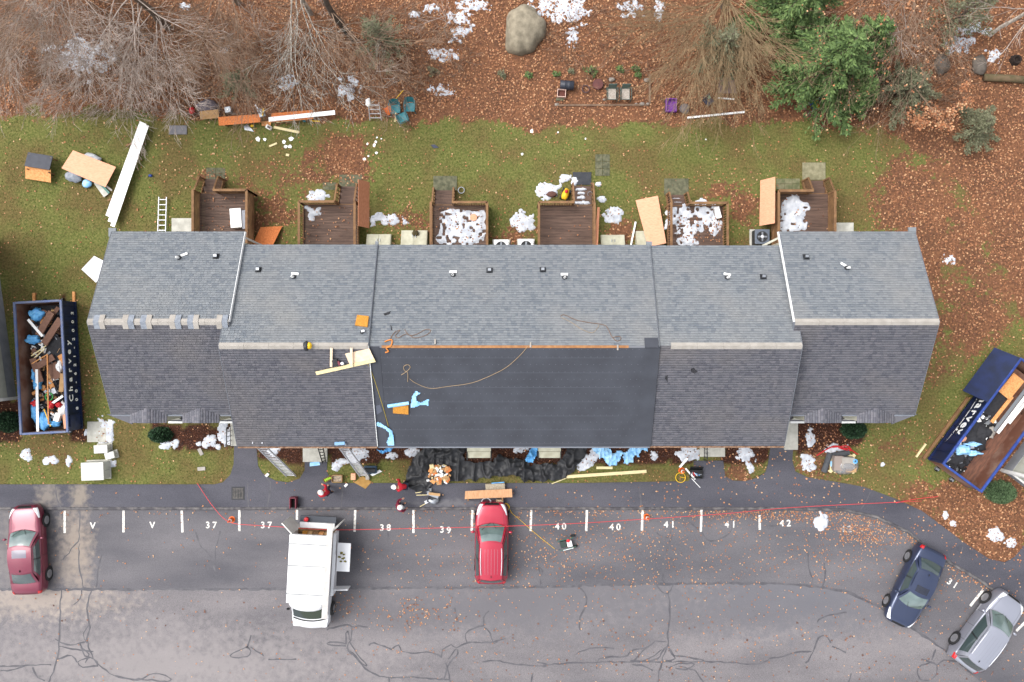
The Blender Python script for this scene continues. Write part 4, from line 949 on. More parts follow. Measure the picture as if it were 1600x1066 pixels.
v = P(421, 200); t_ = thing('power_tool', 'white and black power tool below the lumber pile', 'tool', (v.x, v.y, 0), R(-30))
MB().box((0, 0, .1), (.34, .22, .18)).build('case', m_trim, t_, bevel=.04); MB().box((.03, 0, .2), (.18, .12, .04)).build('panel', m_black, t_)
v = P(395, 197); t_ = thing('yellow_tool', 'small yellow tool lying below the orange panel', 'tool', (v.x, v.y, 0), R(15))
mb = MB(); blob(mb, (0, 0, .06), (.11, .09, .07), 2); mb.build('body', m_yellow, t_, True); MB().box((.1, -.03, .05), (.12, .06, .05)).build('grip', m_black, t_)
quad_sheet('slate_piece', 'grey flat triangular piece below the orange panel', 'scrap', [(381, 197), (386, 194), (397, 206), (382, 203)], [.05] * 4, .02, m_steel)
board('lumber', 'pale stud lying in the grass below the lumber pile', 'lumber', (428, 199), (467, 207), .14, .04, m_pine, .05)
board('lumber', 'short pale lumber offcut lying alone in the grass', 'lumber', (421, 229), (433, 224), .1, .04, m_pine, .02)
board('lumber', 'tiny pale cube of lumber in the grass', 'lumber', (447, 242), (452, 243), .13, .05, m_pine, .02)
board('level', 'yellow spirit level lying at the right end of the lumber pile', 'level', (485, 189), (500, 190), .06, .05, m_yellow, .05)
mb = MB(); blob(mb, (0, 0, 0), (.12, .08, .08), 3); o = one('glove', mb, M('teal_cloth', C(62, 128, 142), .8), 'teal glove lying at the end of the lumber pile', 'glove', smooth=True); o.location = P(476, 189, .06)
def scrap_label(k):
    if k < 6: return ('leftmost', 'second from left, narrow', 'upper right, largest', 'small middle', 'lower narrow', 'lower right')[k] + ' white trim scrap below the lumber pile'
    if k < 14: return 'tiny white scrap in the grass below the step ladder'
    return ('white scrap at the leaf edge below the boulder', 'white scrap on the lawn above the snow by the clean deck', 'tiny white scrap at the leaf edge below the garden chairs', 'tiny white scrap at the leaf edge left of the garden chairs', 'tiny white scrap on the lawn below the long downspout')[k - 14]
rnd = random.Random(5)
for k, (x, y, s) in enumerate(((403, 218, .17), (413.5, 218, .13), (455, 217, .2), (443.5, 222, .13), (446, 229, .15), (453, 229.5, .17), (587, 222, .1), (585, 227, .13), (574, 225, .08), (589, 215, .08), (588, 239, .1), (576, 244, .08), (570, 249, .12), (596, 217, .06), (831, 205, .14), (816, 241, .1), (915, 217, .07), (872, 207, .06), (1103, 218, .06))):
    c = P(x, y, .02); pts = [(c.x + s * rnd.uniform(.5, 1) * math.cos(a), c.y + s * rnd.uniform(.5, 1) * math.sin(a)) for a in (.3, 1.5, 2.8, 3.9, 5.2)]
    one('trim_scrap', MB().prism(pts, .015, .04), m_white, scrap_label(k), 'scrap', 'white trim scraps on the back lawn')
# wood-edge clutter
mb = MB(); blob(mb, (0, 0, .1), (.62, .42, .42), 21, .08, 20, 12); o = one('tarp_mound', mb, M('grey_cover', C(112, 102, 108), .8, C(86, 80, 86), 5, .3), 'grey covered mound under twigs at the wood edge', 'mound', smooth=True); o.location = P(326, 169)
quad_sheet('cardboard_sheet', 'brown cardboard sheet leaning on the grey covered mound', 'cardboard', [(312, 174), (341, 171), (342, 184.5), (313, 187)], [.5, .5, .3, .3], .015, m_card)
mb = MB(); blob(mb, (0, 0, .16), (.18, .2, .18), 4, .1); o = one('red_bag', mb, m_red, 'red bag beside the grey covered mound', 'bag', smooth=True); o.location = P(302, 174)
v = P(359, 174); t_ = thing('plastic_bin', 'small dark bin with a white lid knob at the wood edge', 'bin', (v.x, v.y, 0), R(10)); MB().box((0, 0, .17), (.36, .34, .34)).build('body', m_steel, t_, bevel=.03); MB().lathe([(.05, 0), (.05, .02), (.03, .03)], (0, 0, .35), 10).build('knob', m_white, t_)
# step ladder, shovel, teal chairs
ladder('aluminium step ladder standing folded at the wood edge', P(578, 187.5, .1), P(575.5, 161, 1.3), P(596, 187.5, .1), P(592, 161, 1.3), n=4, rail=.05)
mb = MB(); blob(mb, (0, 0, 0), (.14, .26, .1), 7, .2); o = one('white_rag', mb, m_trim, 'white rag draped on the folded step ladder', 'rag', smooth=True); o.location = P(575, 160, 1.35)
v = P(607, 173); t_ = thing('snow_shovel', 'orange snow shovel with a yellow handle by the teal chairs', 'shovel', (v.x, v.y, 0))
def shov(u, v_): 
    a = R(215); x = (u - .5) * .46; y = v_ * .42; z = .28 + .12 * (abs(u - .5) * 2) ** 2 - .1 * v_
    return (x * math.cos(a) - y * math.sin(a) - .05, x * math.sin(a) + y * math.cos(a) + .12, z)
MB().grid(shov, 8, 6).build('blade', m_orange, t_, True)
MB().tube([(.05, .1, .32), (.9, .98, .5)], .022, 6).build('handle', m_yellow, t_)
m_teal = M('teal_plastic', C(44, 118, 126), .5, C(34, 98, 108), 3)
def patio_chair(label, px, py, rz, mat=m_teal, group='teal plastic patio chairs'):
    v = P(px, py); t_ = thing('patio_chair', label, 'chair', (v.x, v.y, 0), rz, group)
    MB().grid(lambda u, w_: ((u - .5) * (.5 - .06 * w_), -.24 + w_ * .48, .42 - .05 * math.sin(u * math.pi) * math.sin(w_ * math.pi)), 8, 8).build('seat', mat, t_, True)
    MB().grid(lambda u, w_: ((u - .5) * (.46 + .08 * w_), .24 + .16 * w_ + .05 * (1 - (2 * u - 1) ** 2), .42 + .44 * w_ - .06 * (2 * u - 1) ** 2 * w_), 8, 6).build('backrest', mat, t_, True)
    for s in (-1, 1):
        MB().tube([(s * .27, -.24, .64), (s * .3, 0, .65), (s * .28, .3, .66)], .026, 6).build('armrest', mat, t_)
        for y in (-.23, .25): MB().tube([(s * .25, y, .44 if y > 0 else .63), (s * .28, y * 1.15, 0)], .024, 6).build('leg', mat, t_)
patio_chair('teal plastic chair standing apart at right of the pair', 642, 171, R(0))
patio_chair('darker half hidden teal chair just right of the orange shovel', 619, 174, R(8))
patio_chair('teal plastic chair turned towards the lawn, nearest the house', 630, 187, R(205))
board('garden_stake', 'thin wooden stake among the teal chairs', 'stake', (618.5, 176), (617, 191), .04, .03, m_pine, .5)
one('dark_scrap', MB().prism(pxpoly([(673, 227), (679, 226), (686, 231), (678, 232)]), .01, .04), M('slate_blue', C(62, 66, 84), .7), 'slate coloured scrap alone on the lawn', 'scrap')
# middle clutter
v = P(886, 133, .3); t_ = thing('barrel', 'black drum lying on its side at the wood edge', 'barrel', (v.x, v.y, .26), R(-4))
MB().lathe([(.02, -.38), (.24, -.38), (.26, -.36), (.255, -.14), (.265, -.12), (.255, -.1), (.255, .1), (.265, .12), (.255, .14), (.26, .36), (.24, .38), (.02, .38)], (0, 0, 0), 20, Matrix.Rotation(R(90), 3, 'Y')).build('shell', M('black_drum', C(44, 48, 58), .45), t_, True)
v = P(877, 148); t_ = thing('crate', 'open pale crate with dark contents below the black drum', 'crate', (v.x, v.y, 0), R(-3))
for s in (-1, 1): MB().box((s * .22, 0, .16), (.03, .46, .3)).build('side', M('pink_wood', C(206, 176, 162), .8), t_); MB().box((0, s * .2, .16), (.42, .03, .3)).build('side', M('pink_wood', C(206, 176, 162), .8), t_)
MB().box((0, 0, .08), (.4, .38, .12)).build('contents', M('dark_red_soil', C(70, 36, 32), .9, C(112, 70, 60), 14), t_)
slab('mossy block under the pale crate at wood edge', 869, 881, 153, 157, m_mossc, .1)
v = P(934, 133); one('fire_pit_lid', MB().lathe([(.02, 0), (.3, 0), (.31, .16), (.28, .2), (.02, .22)], (v.x, v.y, 0), 18), M('rust_lid', C(104, 62, 56), .8, C(84, 50, 50), 4), 'round rust brown lid left of the garden chairs', 'lid')
mb = MB(); v = P(915, 140)
one('planter_ring', MB().tube([(v.x + .2 * math.cos(a * .393), v.y + .2 * math.sin(a * .393), .1) for a in range(16)], .03, 6, True), M('dark_ring', C(86, 66, 66), .8), 'dark planter ring in the leaves left of the rust lid', 'pot')
m_gfr = M('green_frame', C(74, 92, 86), .5)
for k, x in enumerate((955, 976)):
    v = P(x, 150); t_ = thing('garden_chair', ('left', 'right')[k] + ' of two green framed garden chairs with beige seats', 'chair', (v.x, v.y, 0), 0, 'green garden chairs')
    MB().box((0, -.02, .4), (.42, .58, .04)).build('seat', M('beige_mesh', C(178, 168, 156), .8, C(150, 140, 130), 20), t_, bevel=.01)
    MB().box((0, .34, .62), (.46, .04, .44), m=Matrix.Rotation(R(-15), 3, 'X')).build('backrest', m_gfr, t_)
    for s in (-1, 1):
        MB().tube([(s * .3, -.34, 0), (s * .3, -.32, .6), (s * .3, .3, .62), (s * .28, .36, 0)], .02, 6).build('armrest', m_gfr, t_)
        MB().tube([(s * .22, -.32, .4), (s * .22, .28, .4)], .018, 6).build('seat_rail', m_gfr, t_)
    for y in (-.32, .28): MB().tube([(-.3, y, .4), (.3, y, .4)], .018, 6).build('cross_bar', m_gfr, t_)
for k, (a, b) in enumerate((((1015, 117), (1015, 163)), ((872, 165), (1014, 164.5)))):
    board('garden_edging', ('short upright', 'long lower')[k] + ' timber edge of the leafy garden bed', 'timber', a, b, .1, .08, M('weathered_timber', C(128, 104, 84), .9, C(100, 80, 66), 4), .0)
for k, (x, y, s) in enumerate(((870, 164, .14), (994, 163, .1), (1003, 163, .16), (1012, 163, .12), (944, 156, .1), (956, 125, .2), (1010, 126, .18))):
    v = P(x, y); mb = MB(); blob(mb, (v.x, v.y, s * .3), (s, s * .7, s * .5), k, .12, 8, 6); one('stone', mb, M('field_stone', C(150, 142, 132), .9, C(120, 112, 104), 6), ('small stone at the left end of the garden bed edge', 'smallest stone left of the bed corner', 'widest stone near the bed corner', 'stone at the right corner of the garden bed', 'small stone left of the garden chairs', 'flat stone above the garden chairs', 'stone by the top of the upright bed timber')[k], 'stone', 'stones along the garden bed', True)
v = P(1047, 167); t_ = thing('wagon', 'purple plastic tub wagon in the leaves at wood edge', 'wagon', (v.x, v.y, 0), R(0)); m_pur = M('purple_plastic', C(118, 56, 148), .5, C(102, 48, 130), 4)
MB().box((0, 0, .14), (.5, .64, .04)).build('floor', m_pur, t_)
for s in (-1, 1): MB().box((s * .27, 0, .26), (.06, .74, .26)).build('side', m_pur, t_, bevel=.02); MB().box((0, s * .34, .26), (.47, .06, .26)).build('side', m_pur, t_, bevel=.02)
for sx in (-.26, .26):
    for sy in (-.25, .25): MB().lathe([(.02, -.03), (.09, -.03), (.09, .03), (.02, .03)], (sx * 1.15, sy, .09), 10, Matrix.Rotation(R(90), 3, 'Y')).build('wheel', m_black, t_)
mb = MB(); blob(mb, (0, 0, .1), (.3, .3, .16), 9, .1); o = one('grey_cushion', mb, M('grey_cloth', C(104, 96, 96), .9), 'round grey cushion right of the purple tub', 'cushion', smooth=True); o.location = P(1069, 171)
t_ = thing('folded_stroller', 'dark blue folded cloth chair with a teal cup at wood edge', 'chair', tuple(P(1105, 160)), R(40))
MB().box((0, 0, .28), (.46, .46, .06)).build('seat', M('navy_cloth', C(44, 54, 78), .8), t_, bevel=.02); MB().box((0, .22, .42), (.46, .05, .3), m=Matrix.Rotation(R(-20), 3, 'X')).build('backrest', M('navy_cloth', C(44, 54, 78), .8), t_)
for sx in (-.22, .22):
    for sy in (-.22, .22): MB().tube([(sx, sy, .28), (-sx * .9, sy, 0)], .014, 5).build('leg', m_black, t_)
MB().lathe([(.06, 0), (.08, .14), (.06, .14), (.05, .02)], (.1, .12, .31), 12).build('cup', M('mint', C(120, 196, 180), .5), t_)
board('downspout', 'long white downspout lying at the lawn edge by the pine', 'pipe', (1074, 184.5), (1163, 175.5), .1, .07, m_white, .05)
board('downspout', 'short white pipe piece lying above the long downspout', 'pipe', (1121, 153.5), (1147, 155.5), .07, .06, m_white, .05)
quad_sheet('mauve_sheet', 'mauve grey panel leaning under the bare shrub', 'panel', [(1124, 122), (1146, 120), (1152, 146), (1122, 146)], [.6, .6, .1, .1], .03, M('mauve_panel', C(132, 112, 110), .8, C(116, 98, 98), 3))
t_ = thing('striped_lawn_chair', 'rainbow striped folding chair under the pine', 'chair', tuple(P(1268, 168)), R(25))
for k, cc in enumerate(((50, 70, 160), (60, 150, 190), (90, 180, 90), (230, 210, 60), (220, 120, 50))):
    MB().box((-.16 + .09 * k, 0, .42), (.085, .42, .03)).build('stripe', M('stripe%d' % k, C(*cc), .8), t_)
for s in (-1, 1): MB().tube([(-.3, s * .24, 0), (-.22, s * .24, .44), (.32, s * .24, .46), (.36, s * .24, .8)], .016, 5).build('frame', m_white, t_)
MB().box((.36, 0, .62), (.04, .46, .3)).build('backrest', M('navy_cloth', C(44, 54, 78), .8), t_)
slab('tan stone slab left of the rainbow striped chair', 1247, 1260, 157, 172, M('tan_stone', C(150, 124, 102), .9, C(126, 104, 88), 5), .04)
slab('reddish stone slab below the rainbow striped chair', 1258, 1272, 173, 182, M('red_stone', C(124, 88, 82), .9, C(104, 76, 70), 5), .04)
# boulder
def bl(u, v_):
    a = u * 2 * math.pi; b = (v_ - .08) * math.pi / 2 / .92
    k = 1 + .07 * math.sin(3 * a + 1) + .05 * math.sin(5 * a) + .03 * math.sin(9 * a + 2 + 3 * b)
    return (1.12 * math.cos(b) * math.cos(a) * k, 1.4 * math.cos(b) * math.sin(a) * k, 1.05 * math.sin(b) ** .8 if b > 0 else -.1)
mb = MB().grid(bl, 40, 16); o = one('boulder', mb, M('boulder_granite', C(152, 142, 122), .92, C(116, 108, 92), 2.2, .5, 9), 'large pale granite boulder in the leaf covered woods', 'boulder', smooth=True)
v = P(819, 45, .4); o.location = (v.x, v.y, 0); o.rotation_euler = (0, 0, R(-14))
# ------------------------------------------------------------------ vehicles
m_glass = M('car_glass', C(58, 70, 70), 0.06, spec=0.9, coat=.6)
m_wind = M('windshield_glass', C(104, 122, 120), 0.08, C(84, 100, 98), 1.5, spec=0.9, coat=.6)
m_rim = M('alloy_rim', C(190, 190, 194), 0.35, metal=.7)
m_lamp = M('headlamp_lens', C(226, 228, 232), 0.15, spec=.8, coat=.5)
m_tail = M('tail_lens', C(190, 24, 30), 0.2, spec=.7, coat=.5)
m_blk = M('black_trim', C(28, 28, 30), 0.4)
def crom(xs, ys, x):
    n = len(xs); i = 0
    while i < n - 2 and x > xs[i + 1]: i += 1
    u = (x - xs[i]) / (xs[i + 1] - xs[i]); u = min(1, max(0, u))
    h = xs[i + 1] - xs[i]
    def m(k):
        if k == 0: return (ys[1] - ys[0]) / (xs[1] - xs[0])
        if k == n - 1: return (ys[-1] - ys[-2]) / (xs[-1] - xs[-2])
        a = (ys[k] - ys[k - 1]) / (xs[k] - xs[k - 1]); b = (ys[k + 1] - ys[k]) / (xs[k + 1] - xs[k])
        return 0 if a * b <= 0 else 2 * a * b / (a + b)
    return ys[i] * (1 + 2 * u) * (1 - u) ** 2 + h * m(i) * u * (1 - u) ** 2 + ys[i + 1] * u * u * (3 - 2 * u) + h * m(i + 1) * u * u * (u - 1)
def car(name, label, cat, loc, rz, paint, Ln, Wd, H, cowl, rf, rr, bl, belt, hood, deckz, wr=.68, rails=False, sunroof=None, wheelr=.33, noser=.55, tailr=.72, lamp=(.035, .12, .30, .52), wheels=None, rim=m_rim, group='cars in the parking lot', tl=(.955, .995, .42, .62)):
    """forward is +y; cowl, rf, rr, bl: y of windscreen base, roof front, roof rear, rear glass base"""
    t_ = thing(name, label, cat, loc, rz, group); w = Wd / 2; F_, B_ = Ln / 2, -Ln / 2
    ys = [F_, F_ - .10, F_ - .32, F_ - .75, cowl + .12, cowl - .5, 0, bl + .2, bl - .1 if bl - .1 > B_ + .5 else B_ + .5, B_ + .28, B_ + .08, B_]
    ws = [noser, .74, .87, .96, 1, 1, 1, .99, .97, .93, .86, tailr]
    zs = [hood - .22, hood - .10, hood - .03, hood + .02, belt - .04, belt, belt + .01, max(deckz, belt) - .0, deckz, deckz - .02, deckz - .08, deckz - .2]
    order = sorted(zip(ys, ws, zs)); yy = [o[0] for o in order]; wv = [o[1] for o in order]; zv = [o[2] for o in order]
    for i in range(1, len(yy)): yy[i] = max(yy[i], yy[i - 1] + .02)
    tk = [0, .2, .38, .5, .6, .75, .9, 1.0]; xk = [0, .40, .72, .88, .955, 1.0, .985, .86]
    def S(a, t, off=0):
        def base(a, t):
            y = F_ + (B_ - F_) * a; W_ = w * crom(yy, wv, y); z = crom(yy, zv, y); q_ = abs(t); s = 1 if t >= 0 else -1
            zz = [z + .045, z + .038, z + .02, z - .01, z - .09, .30 + (z - .30) * .5, .36, .2]
            return Vector((s * W_ * crom(tk, xk, q_), y, crom(tk, zz, q_)))
        p = base(a, t)
        if off:
            e = 1e-3; a1 = min(a + e, 1); a0 = max(a - e, 0); t1 = min(t + e, 1); t0 = max(t - e, -1)
            n = (base(a1, t) - base(a0, t)).cross(base(a, t1) - base(a, t0)).normalized()
            if n.z < -.2 or (abs(n.z) < .3 and n.x * t < 0): n = -n
            p = p + n * off
        return p
    sm = lambda u: u
    bd = MB().grid(lambda u, v: S(u, -1 + 2 * v), 48, 36)
    n0 = len(bd.v)
    for a in (0, 1):
        ring = [S(a, -1 + 2 * k / 36) for k in range(37)]; bd.add(ring, [tuple(range(37))])
    bd.build('body', paint, t_, True)
    patch = lambda nm, a0, a1, t0, t1, mat, off=.008, nu=6, nv=6, tp=1.0: MB().grid(lambda u, v: S(a0 + (a1 - a0) * u, t1 + (t0 - t1) * (1 - v) * (1 - u * (1 - tp)), off), nu, nv).build(nm, mat, t_, True)
    for s in (-1, 1):
        patch('headlight', lamp[0], lamp[1], s * lamp[2], s * lamp[3], m_lamp, .012, tp=.3)
        patch('tail_light', tl[0], tl[1], s * tl[2], s * tl[3], m_tail, .012)
        for yd in (cowl - .35, cowl - 1.25, cowl - 2.15):
            if yd > B_ + .8: a = (F_ - yd) / Ln; patch('door_seam', a, a + .003, s * .56, s * .92, m_blk, .004, 1, 10)
        for yd in (cowl - 1.05, cowl - 1.95):
            a = (F_ - yd) / Ln; patch('door_handle', a, a + .035, s * .60, s * .63, paint if rim is m_rim else m_rim, .035, 2, 2)
    patch('grille', .004, .028, -.3, .3, m_blk, .006, 3, 10)
    a = (F_ - cowl) / Ln
    patch('hood_seam', .05, a - .01, .385, .392, m_blk, .003, 10, 1); patch('hood_seam', .05, a - .01, -.392, -.385, m_blk, .003, 10, 1)
    # cabin
    wb, wt = w * .89, w * wr; zb = belt - .01
    def front(u, v): u = 2 * u - 1; k = v; return Vector(((wb * (1 - k) + wt * k) * u * (1 - .02 * k), (cowl + .22 * (1 - u * u)) * (1 - k) + (rf + .10 * (1 - u * u)) * k, zb * (1 - k) + (H - .03 - .035 * u * u) * k + .05 * math.sin(math.pi * k)))
    def rear(u, v): u = 2 * u - 1; k = v; return Vector(((wb * .94 * (1 - k) + wt * .96 * k) * u, (bl - .10 * (1 - u * u)) * (1 - k) + (rr - .08 * (1 - u * u)) * k, (max(deckz, zb) if bl > B_ + .4 else zb) * (1 - k) + (H - .06 - .035 * u * u) * k + .03 * math.sin(math.pi * k)))
    def side(s):
        def f_(u, v):
            A = Vector((s * (wb - .01 * u), cowl + (bl - cowl) * u, zb)); T = Vector((s * (wt - wt * .04 * u), rf + (rr - rf) * u, H - .065 - .03 * u))
            k = v; p = A.lerp(T, k); p.x += s * (.05 * math.sin(math.pi * u) * (1 - k) + .03 * math.sin(math.pi * k) + .04 * math.sin(math.pi * u) * k); return p
        return f_
    def roof(u, v):
        x = 2 * v - 1; f0 = rf + .10 * (1 - x * x); r0 = rr - .08 * (1 - x * x); y = f0 + (r0 - f0) * u; k = 1 - .04 * u
        return Vector((x * wt * k + x * .04 * math.sin(math.pi * u), y, H - .03 - .03 * u - .035 * x * x + .05 * math.sin(math.pi * min(1, u * .9 + .05))))
    def surf(fn, off, u0, u1, v0, v1, nu, nv, out):
        def g_(u, v):
            u = u0 + (u1 - u0) * u; v = v0 + (v1 - v0) * v; p = fn(u, v)
            if off:
                e = .01; n = (fn(u + e, v) - fn(u - e, v)).cross(fn(u, v + e) - fn(u, v - e)).normalized()
                if n.dot(out) < 0: n = -n
                p = p + n * off
            return p
        return MB().grid(g_, nu, nv)
    cb = surf(front, 0, 0, 1, 0, 1, 12, 6, Vector((0, 1, .5)))
    for fn, nu in ((rear, 12), (side(1), 14), (side(-1), 14)):
        q_ = surf(fn, 0, 0, 1, 0, 1, nu, 6, Vector((0, 0, 1))); cb.add(q_.v, q_.f)
    q_ = surf(roof, 0, 0, 1, 0, 1, 14, 12, Vector((0, 0, 1))); cb.add(q_.v, q_.f)
    cb.build('cabin', paint, t_, True)
    surf(front, .008, .07, .93, .05, .93, 12, 8, Vector((0, 1, .6))).build('windshield', m_wind, t_, True)
    surf(rear, .008, .09, .91, .12, .9, 12, 6, Vector((0, -1, .6))).build('rear_window', m_glass, t_, True)
    for s in (-1, 1):
        surf(side(s), .008, .10, .90, .08, .84, 14, 5, Vector((s, 0, .3))).build('side_window', m_glass, t_, True)
        surf(side(s), .014, .49, .515, .06, .88, 1, 5, Vector((s, 0, .3))).build('pillar', m_blk, t_, True)
        MB().tube([tuple(front(.5 + s * .04, .03) + Vector((0, .03, .02))), tuple(front(.5 + s * .26 - .1, .30) + Vector((0, .02, .025)))], .009, 5).build('wiper', m_blk, t_)
        # mirrors
        mb = MB(); blob(mb, (s * (w + .10), cowl - .28, belt + .06), (.12, .07, .075), 3, .05, 10, 8, None); mb.build('mirror', paint, t_, True)
        if rails:
            MB().tube([tuple(roof(u, .5 + s * .46) + Vector((0, 0, .045))) for u in (.12, .3, .5, .7, .88)], .02, 6).build('roof_rail', m_alu, t_, True)
    if rails:
        for s in (-.55, -.28, 0, .28, .55): surf(roof, .006, .18, .85, .5 + s / 2, .5 + s / 2 + .006, 8, 1, Vector((0, 0, 1))).build('roof_groove', m_blk if False else M('groove', C(120, 40, 60) if 'red' in label else C(150, 152, 162), .5), t_)
    if sunroof: surf(roof, .006, *sunroof, 6, 6, Vector((0, 0, 1))).build('sunroof', M('sunroof_glass', C(110, 104, 118), .1, spec=.8) if 'maroon' in label else M('sunroof_dark', C(34, 38, 52), .1, spec=.8), t_, True)
    mb = MB(); blob(mb, tuple(roof(.9, .5) + Vector((0, 0, .03))), (.02, .07, .03), 1, .02, 8, 6, None); mb.build('antenna', m_blk, t_, True)
    for wy in (wheels or (F_ - .92, B_ + .95)):
        for s in (-1, 1):
            rt = Matrix.Rotation(R(90) * s, 3, 'Y'); c = (s * (w - .085), wy, wheelr)
            MB().lathe([(wheelr * .5, .0865), (wheelr + .055, .0865), (wheelr + .055, .089), (wheelr * .5, .089)], c, 24, rt).build('wheel_arch', m_blk, t_)
            wh = MB().lathe([(wheelr * .7, -.12), (wheelr * .96, -.12), (wheelr, -.09), (wheelr, .075), (wheelr * .95, .10), (wheelr * .66, .105), (wheelr * .62, .09)], c, 24, rt).build('wheel', m_rubber, t_, True)
            rm = MB(); rm.lathe([(.03, .094), (wheelr * .10, .1), (wheelr * .1, .11), (.01, .112)], c, 10, rt); rm.lathe([(wheelr * .6, .09), (wheelr * .67, .094), (wheelr * .67, .108), (wheelr * .6, .108)], c, 24, rt)
            for k in range(5):
                a_ = k * 2 * math.pi / 5; d = rt @ Vector((math.cos(a_), math.sin(a_), 0)); o_ = Vector(c) + rt @ Vector((0, 0, .102))
                rm.beam(o_ + d * wheelr * .05, o_ + d * wheelr * .62, wheelr * .2, .012, up=rt @ Vector((0, 0, 1)))
            rm.build('rim', rim, wh); MB().lathe([(.01, .088), (wheelr * .62, .088), (wheelr * .62, .09), (.01, .09)], c, 20, rt).build('brake_disc', m_dark, wh)
    return t_
def paint(name, col, metal=.35, rough=.32): return M(name, col, rough, metal=metal, coat=.9, spec=.5)
p_maroon = paint('maroon_paint', C(112, 24, 52)); p_red = paint('crimson_paint', C(174, 28, 56)); p_navy = paint('navy_paint', C(54, 64, 92), .5); p_silver = paint('silver_paint', C(176, 178, 190), .7)
def at_lot(px, py, z=.8): v = P(px, py, z); return (v.x, v.y, ZT)
car('sedan', 'maroon sedan with grey sunroof parked at the left edge', 'car', at_lot(40, 860, .75), R(-3 + 6), p_maroon, 4.85, 1.85, 1.47, .95, .25, -1.05, -1.75, .95, .86, 1.02, sunroof=(.12, .42, .2, .8), lamp=(.03, .14, .36, .6), wheelr=.335)
car('sport_utility', 'crimson sport utility car with roof rails parked between numbers 39 and 40', 'car', at_lot(768, 850, .9), R(-.5), p_red, 4.45, 1.86, 1.66, .95, .15, -1.75, -2.05, 1.02, .95, 1.06, wr=.64, rails=True, lamp=(.02, .15, .36, .58), wheelr=.35, noser=.6, tailr=.8, tl=(.93, .995, .44, .64))
car('sedan', 'dark navy sedan parked at stall 31 under the curved kerb', 'car', at_lot(1431, 918, .7), R(180 - 25.5), p_navy, 4.6, 1.80, 1.45, .9, .2, -1.0, -1.65, .94, .84, 1.0, sunroof=(.10, .38, .22, .78), lamp=(.03, .16, .38, .6))
car('sport_utility', 'silver sport utility car at the lower right corner', 'car', at_lot(1547, 988, .9), R(-37), p_silver, 4.7, 1.9, 1.70, 1.0, .25, -1.8, -2.12, 1.05, 1.0, 1.08, wr=.66, rails=True, wheelr=.37, noser=.62, tailr=.82, tl=(.93, .995, .44, .64))
# ---- white work van with open doors, nose down in the picture
m_van = M('van_white', C(236, 237, 239), .35, spec=.5, coat=.3); m_vanw = M('van_cream', C(234, 232, 226), .5, C(222, 220, 214), 3)
v = P(488, 896, 1.2); van = thing('work_van', 'white box body work van with open rear and side doors', 'van', (v.x, v.y, ZT), R(180 - 3.0))
# local: +y forward (towards the lower edge of the picture), +x right of the van (left in the picture)
Lb0, Lb1, VW, VH = -2.35, 1.25, 1.02, 2.55        # box rear, box front, half width, height
bx = MB()
bx.box((0, (Lb0 + Lb1) / 2, VH - .03), (2 * VW - .06, Lb1 - Lb0, .06)); bx.build('box_roof', m_vanw, van, bevel=.02)
def cap(u, v_):
    a = (u - .5) * math.pi; x = math.sin(a) * (VW - .03); y = Lb1 + .78 * math.cos(a) ** .7 * (1 - .75 * v_ ** 2) if True else 0
    return (x * (1 - .06 * v_), Lb1 + .80 * (math.cos(a) ** .6) * (1 - v_ ** 2.2 * .85), VH - .03 - .85 * (1 - math.sqrt(max(0, 1 - (1 - v_) ** 2))))
def capf(u, v_):
    a = (u - .5) * math.pi; k = v_; r_ = math.sin(k * math.pi / 2); hz = 1.72 + (VH - .005 - 1.72) * math.cos(k * math.pi / 2) ** .8
    return ((VW - .03) * math.sin(a) * (r_ ** .25 if r_ > 0 else 0), Lb1 + .60 * math.cos(a) ** .7 * r_, hz)
MB().grid(capf, 24, 10).build('cab_over_cap', m_van, van, True)
sd_ = MB(); sd_.box((-VW + .02, (Lb0 + Lb1) / 2, 1.95), (.04, Lb1 - Lb0, 1.1)); sd_.box((VW - .02, (Lb0 + Lb1) / 2, 1.95), (.04, Lb1 - Lb0, 1.1)); sd_.box((0, Lb1 - .02, 1.5), (2 * VW - .1, .04, 2.0)); sd_.build('box_wall', m_van, van)
MB().box((0, (Lb0 + Lb1) / 2, .62), (2 * VW + .04, Lb1 - Lb0, .14)).build('box_floor', M('van_floor', C(120, 96, 66), .9, C(84, 66, 48), 4), van)
for s, nm in ((1, 'right'), (-1, 'left')):
    MB().box((s * (VW + .10), -.55, 1.02), (.16, 3.4, .72)).build('tool_locker', m_van, van, bevel=.02)
    MB().box((s * (VW + .19), -.55, 1.02), (.02, 1.1, .6)).build('locker_door', m_van, van)
for k, y in enumerate((Lb0 + .45, -.75, .75)):
    MB().tube([(-VW - .03, y, VH - .25), (-VW, y, VH + .07), (VW, y, VH + .07), (VW + .03, y, VH - .25)], .022, 6).build('rack_bar', m_steel, van)
# right of picture = van's left side (-x): open locker doors and cab door
MB().box((-VW - .62, -.95, 1.25), (.72, 1.55, .04)).build('open_door', m_van, van, bevel=.01)
MB().box((-VW - .60, .75, 1.2), (.8, .05, .7), R(4)).build('open_door', m_van, van, bevel=.01)
o = MB(); rnd = random.Random(3)
for k in range(9): blob(o, (-VW - .55 + rnd.uniform(-.18, .18), -.95 + rnd.uniform(-.3, .3), 1.31), (.08, .05, .05), k, .2, 7, 5)
tag(o.build('tool_pile', M('tool_mix', C(160, 150, 40), .6, C(60, 50, 40), 12), van), kind='stuff')
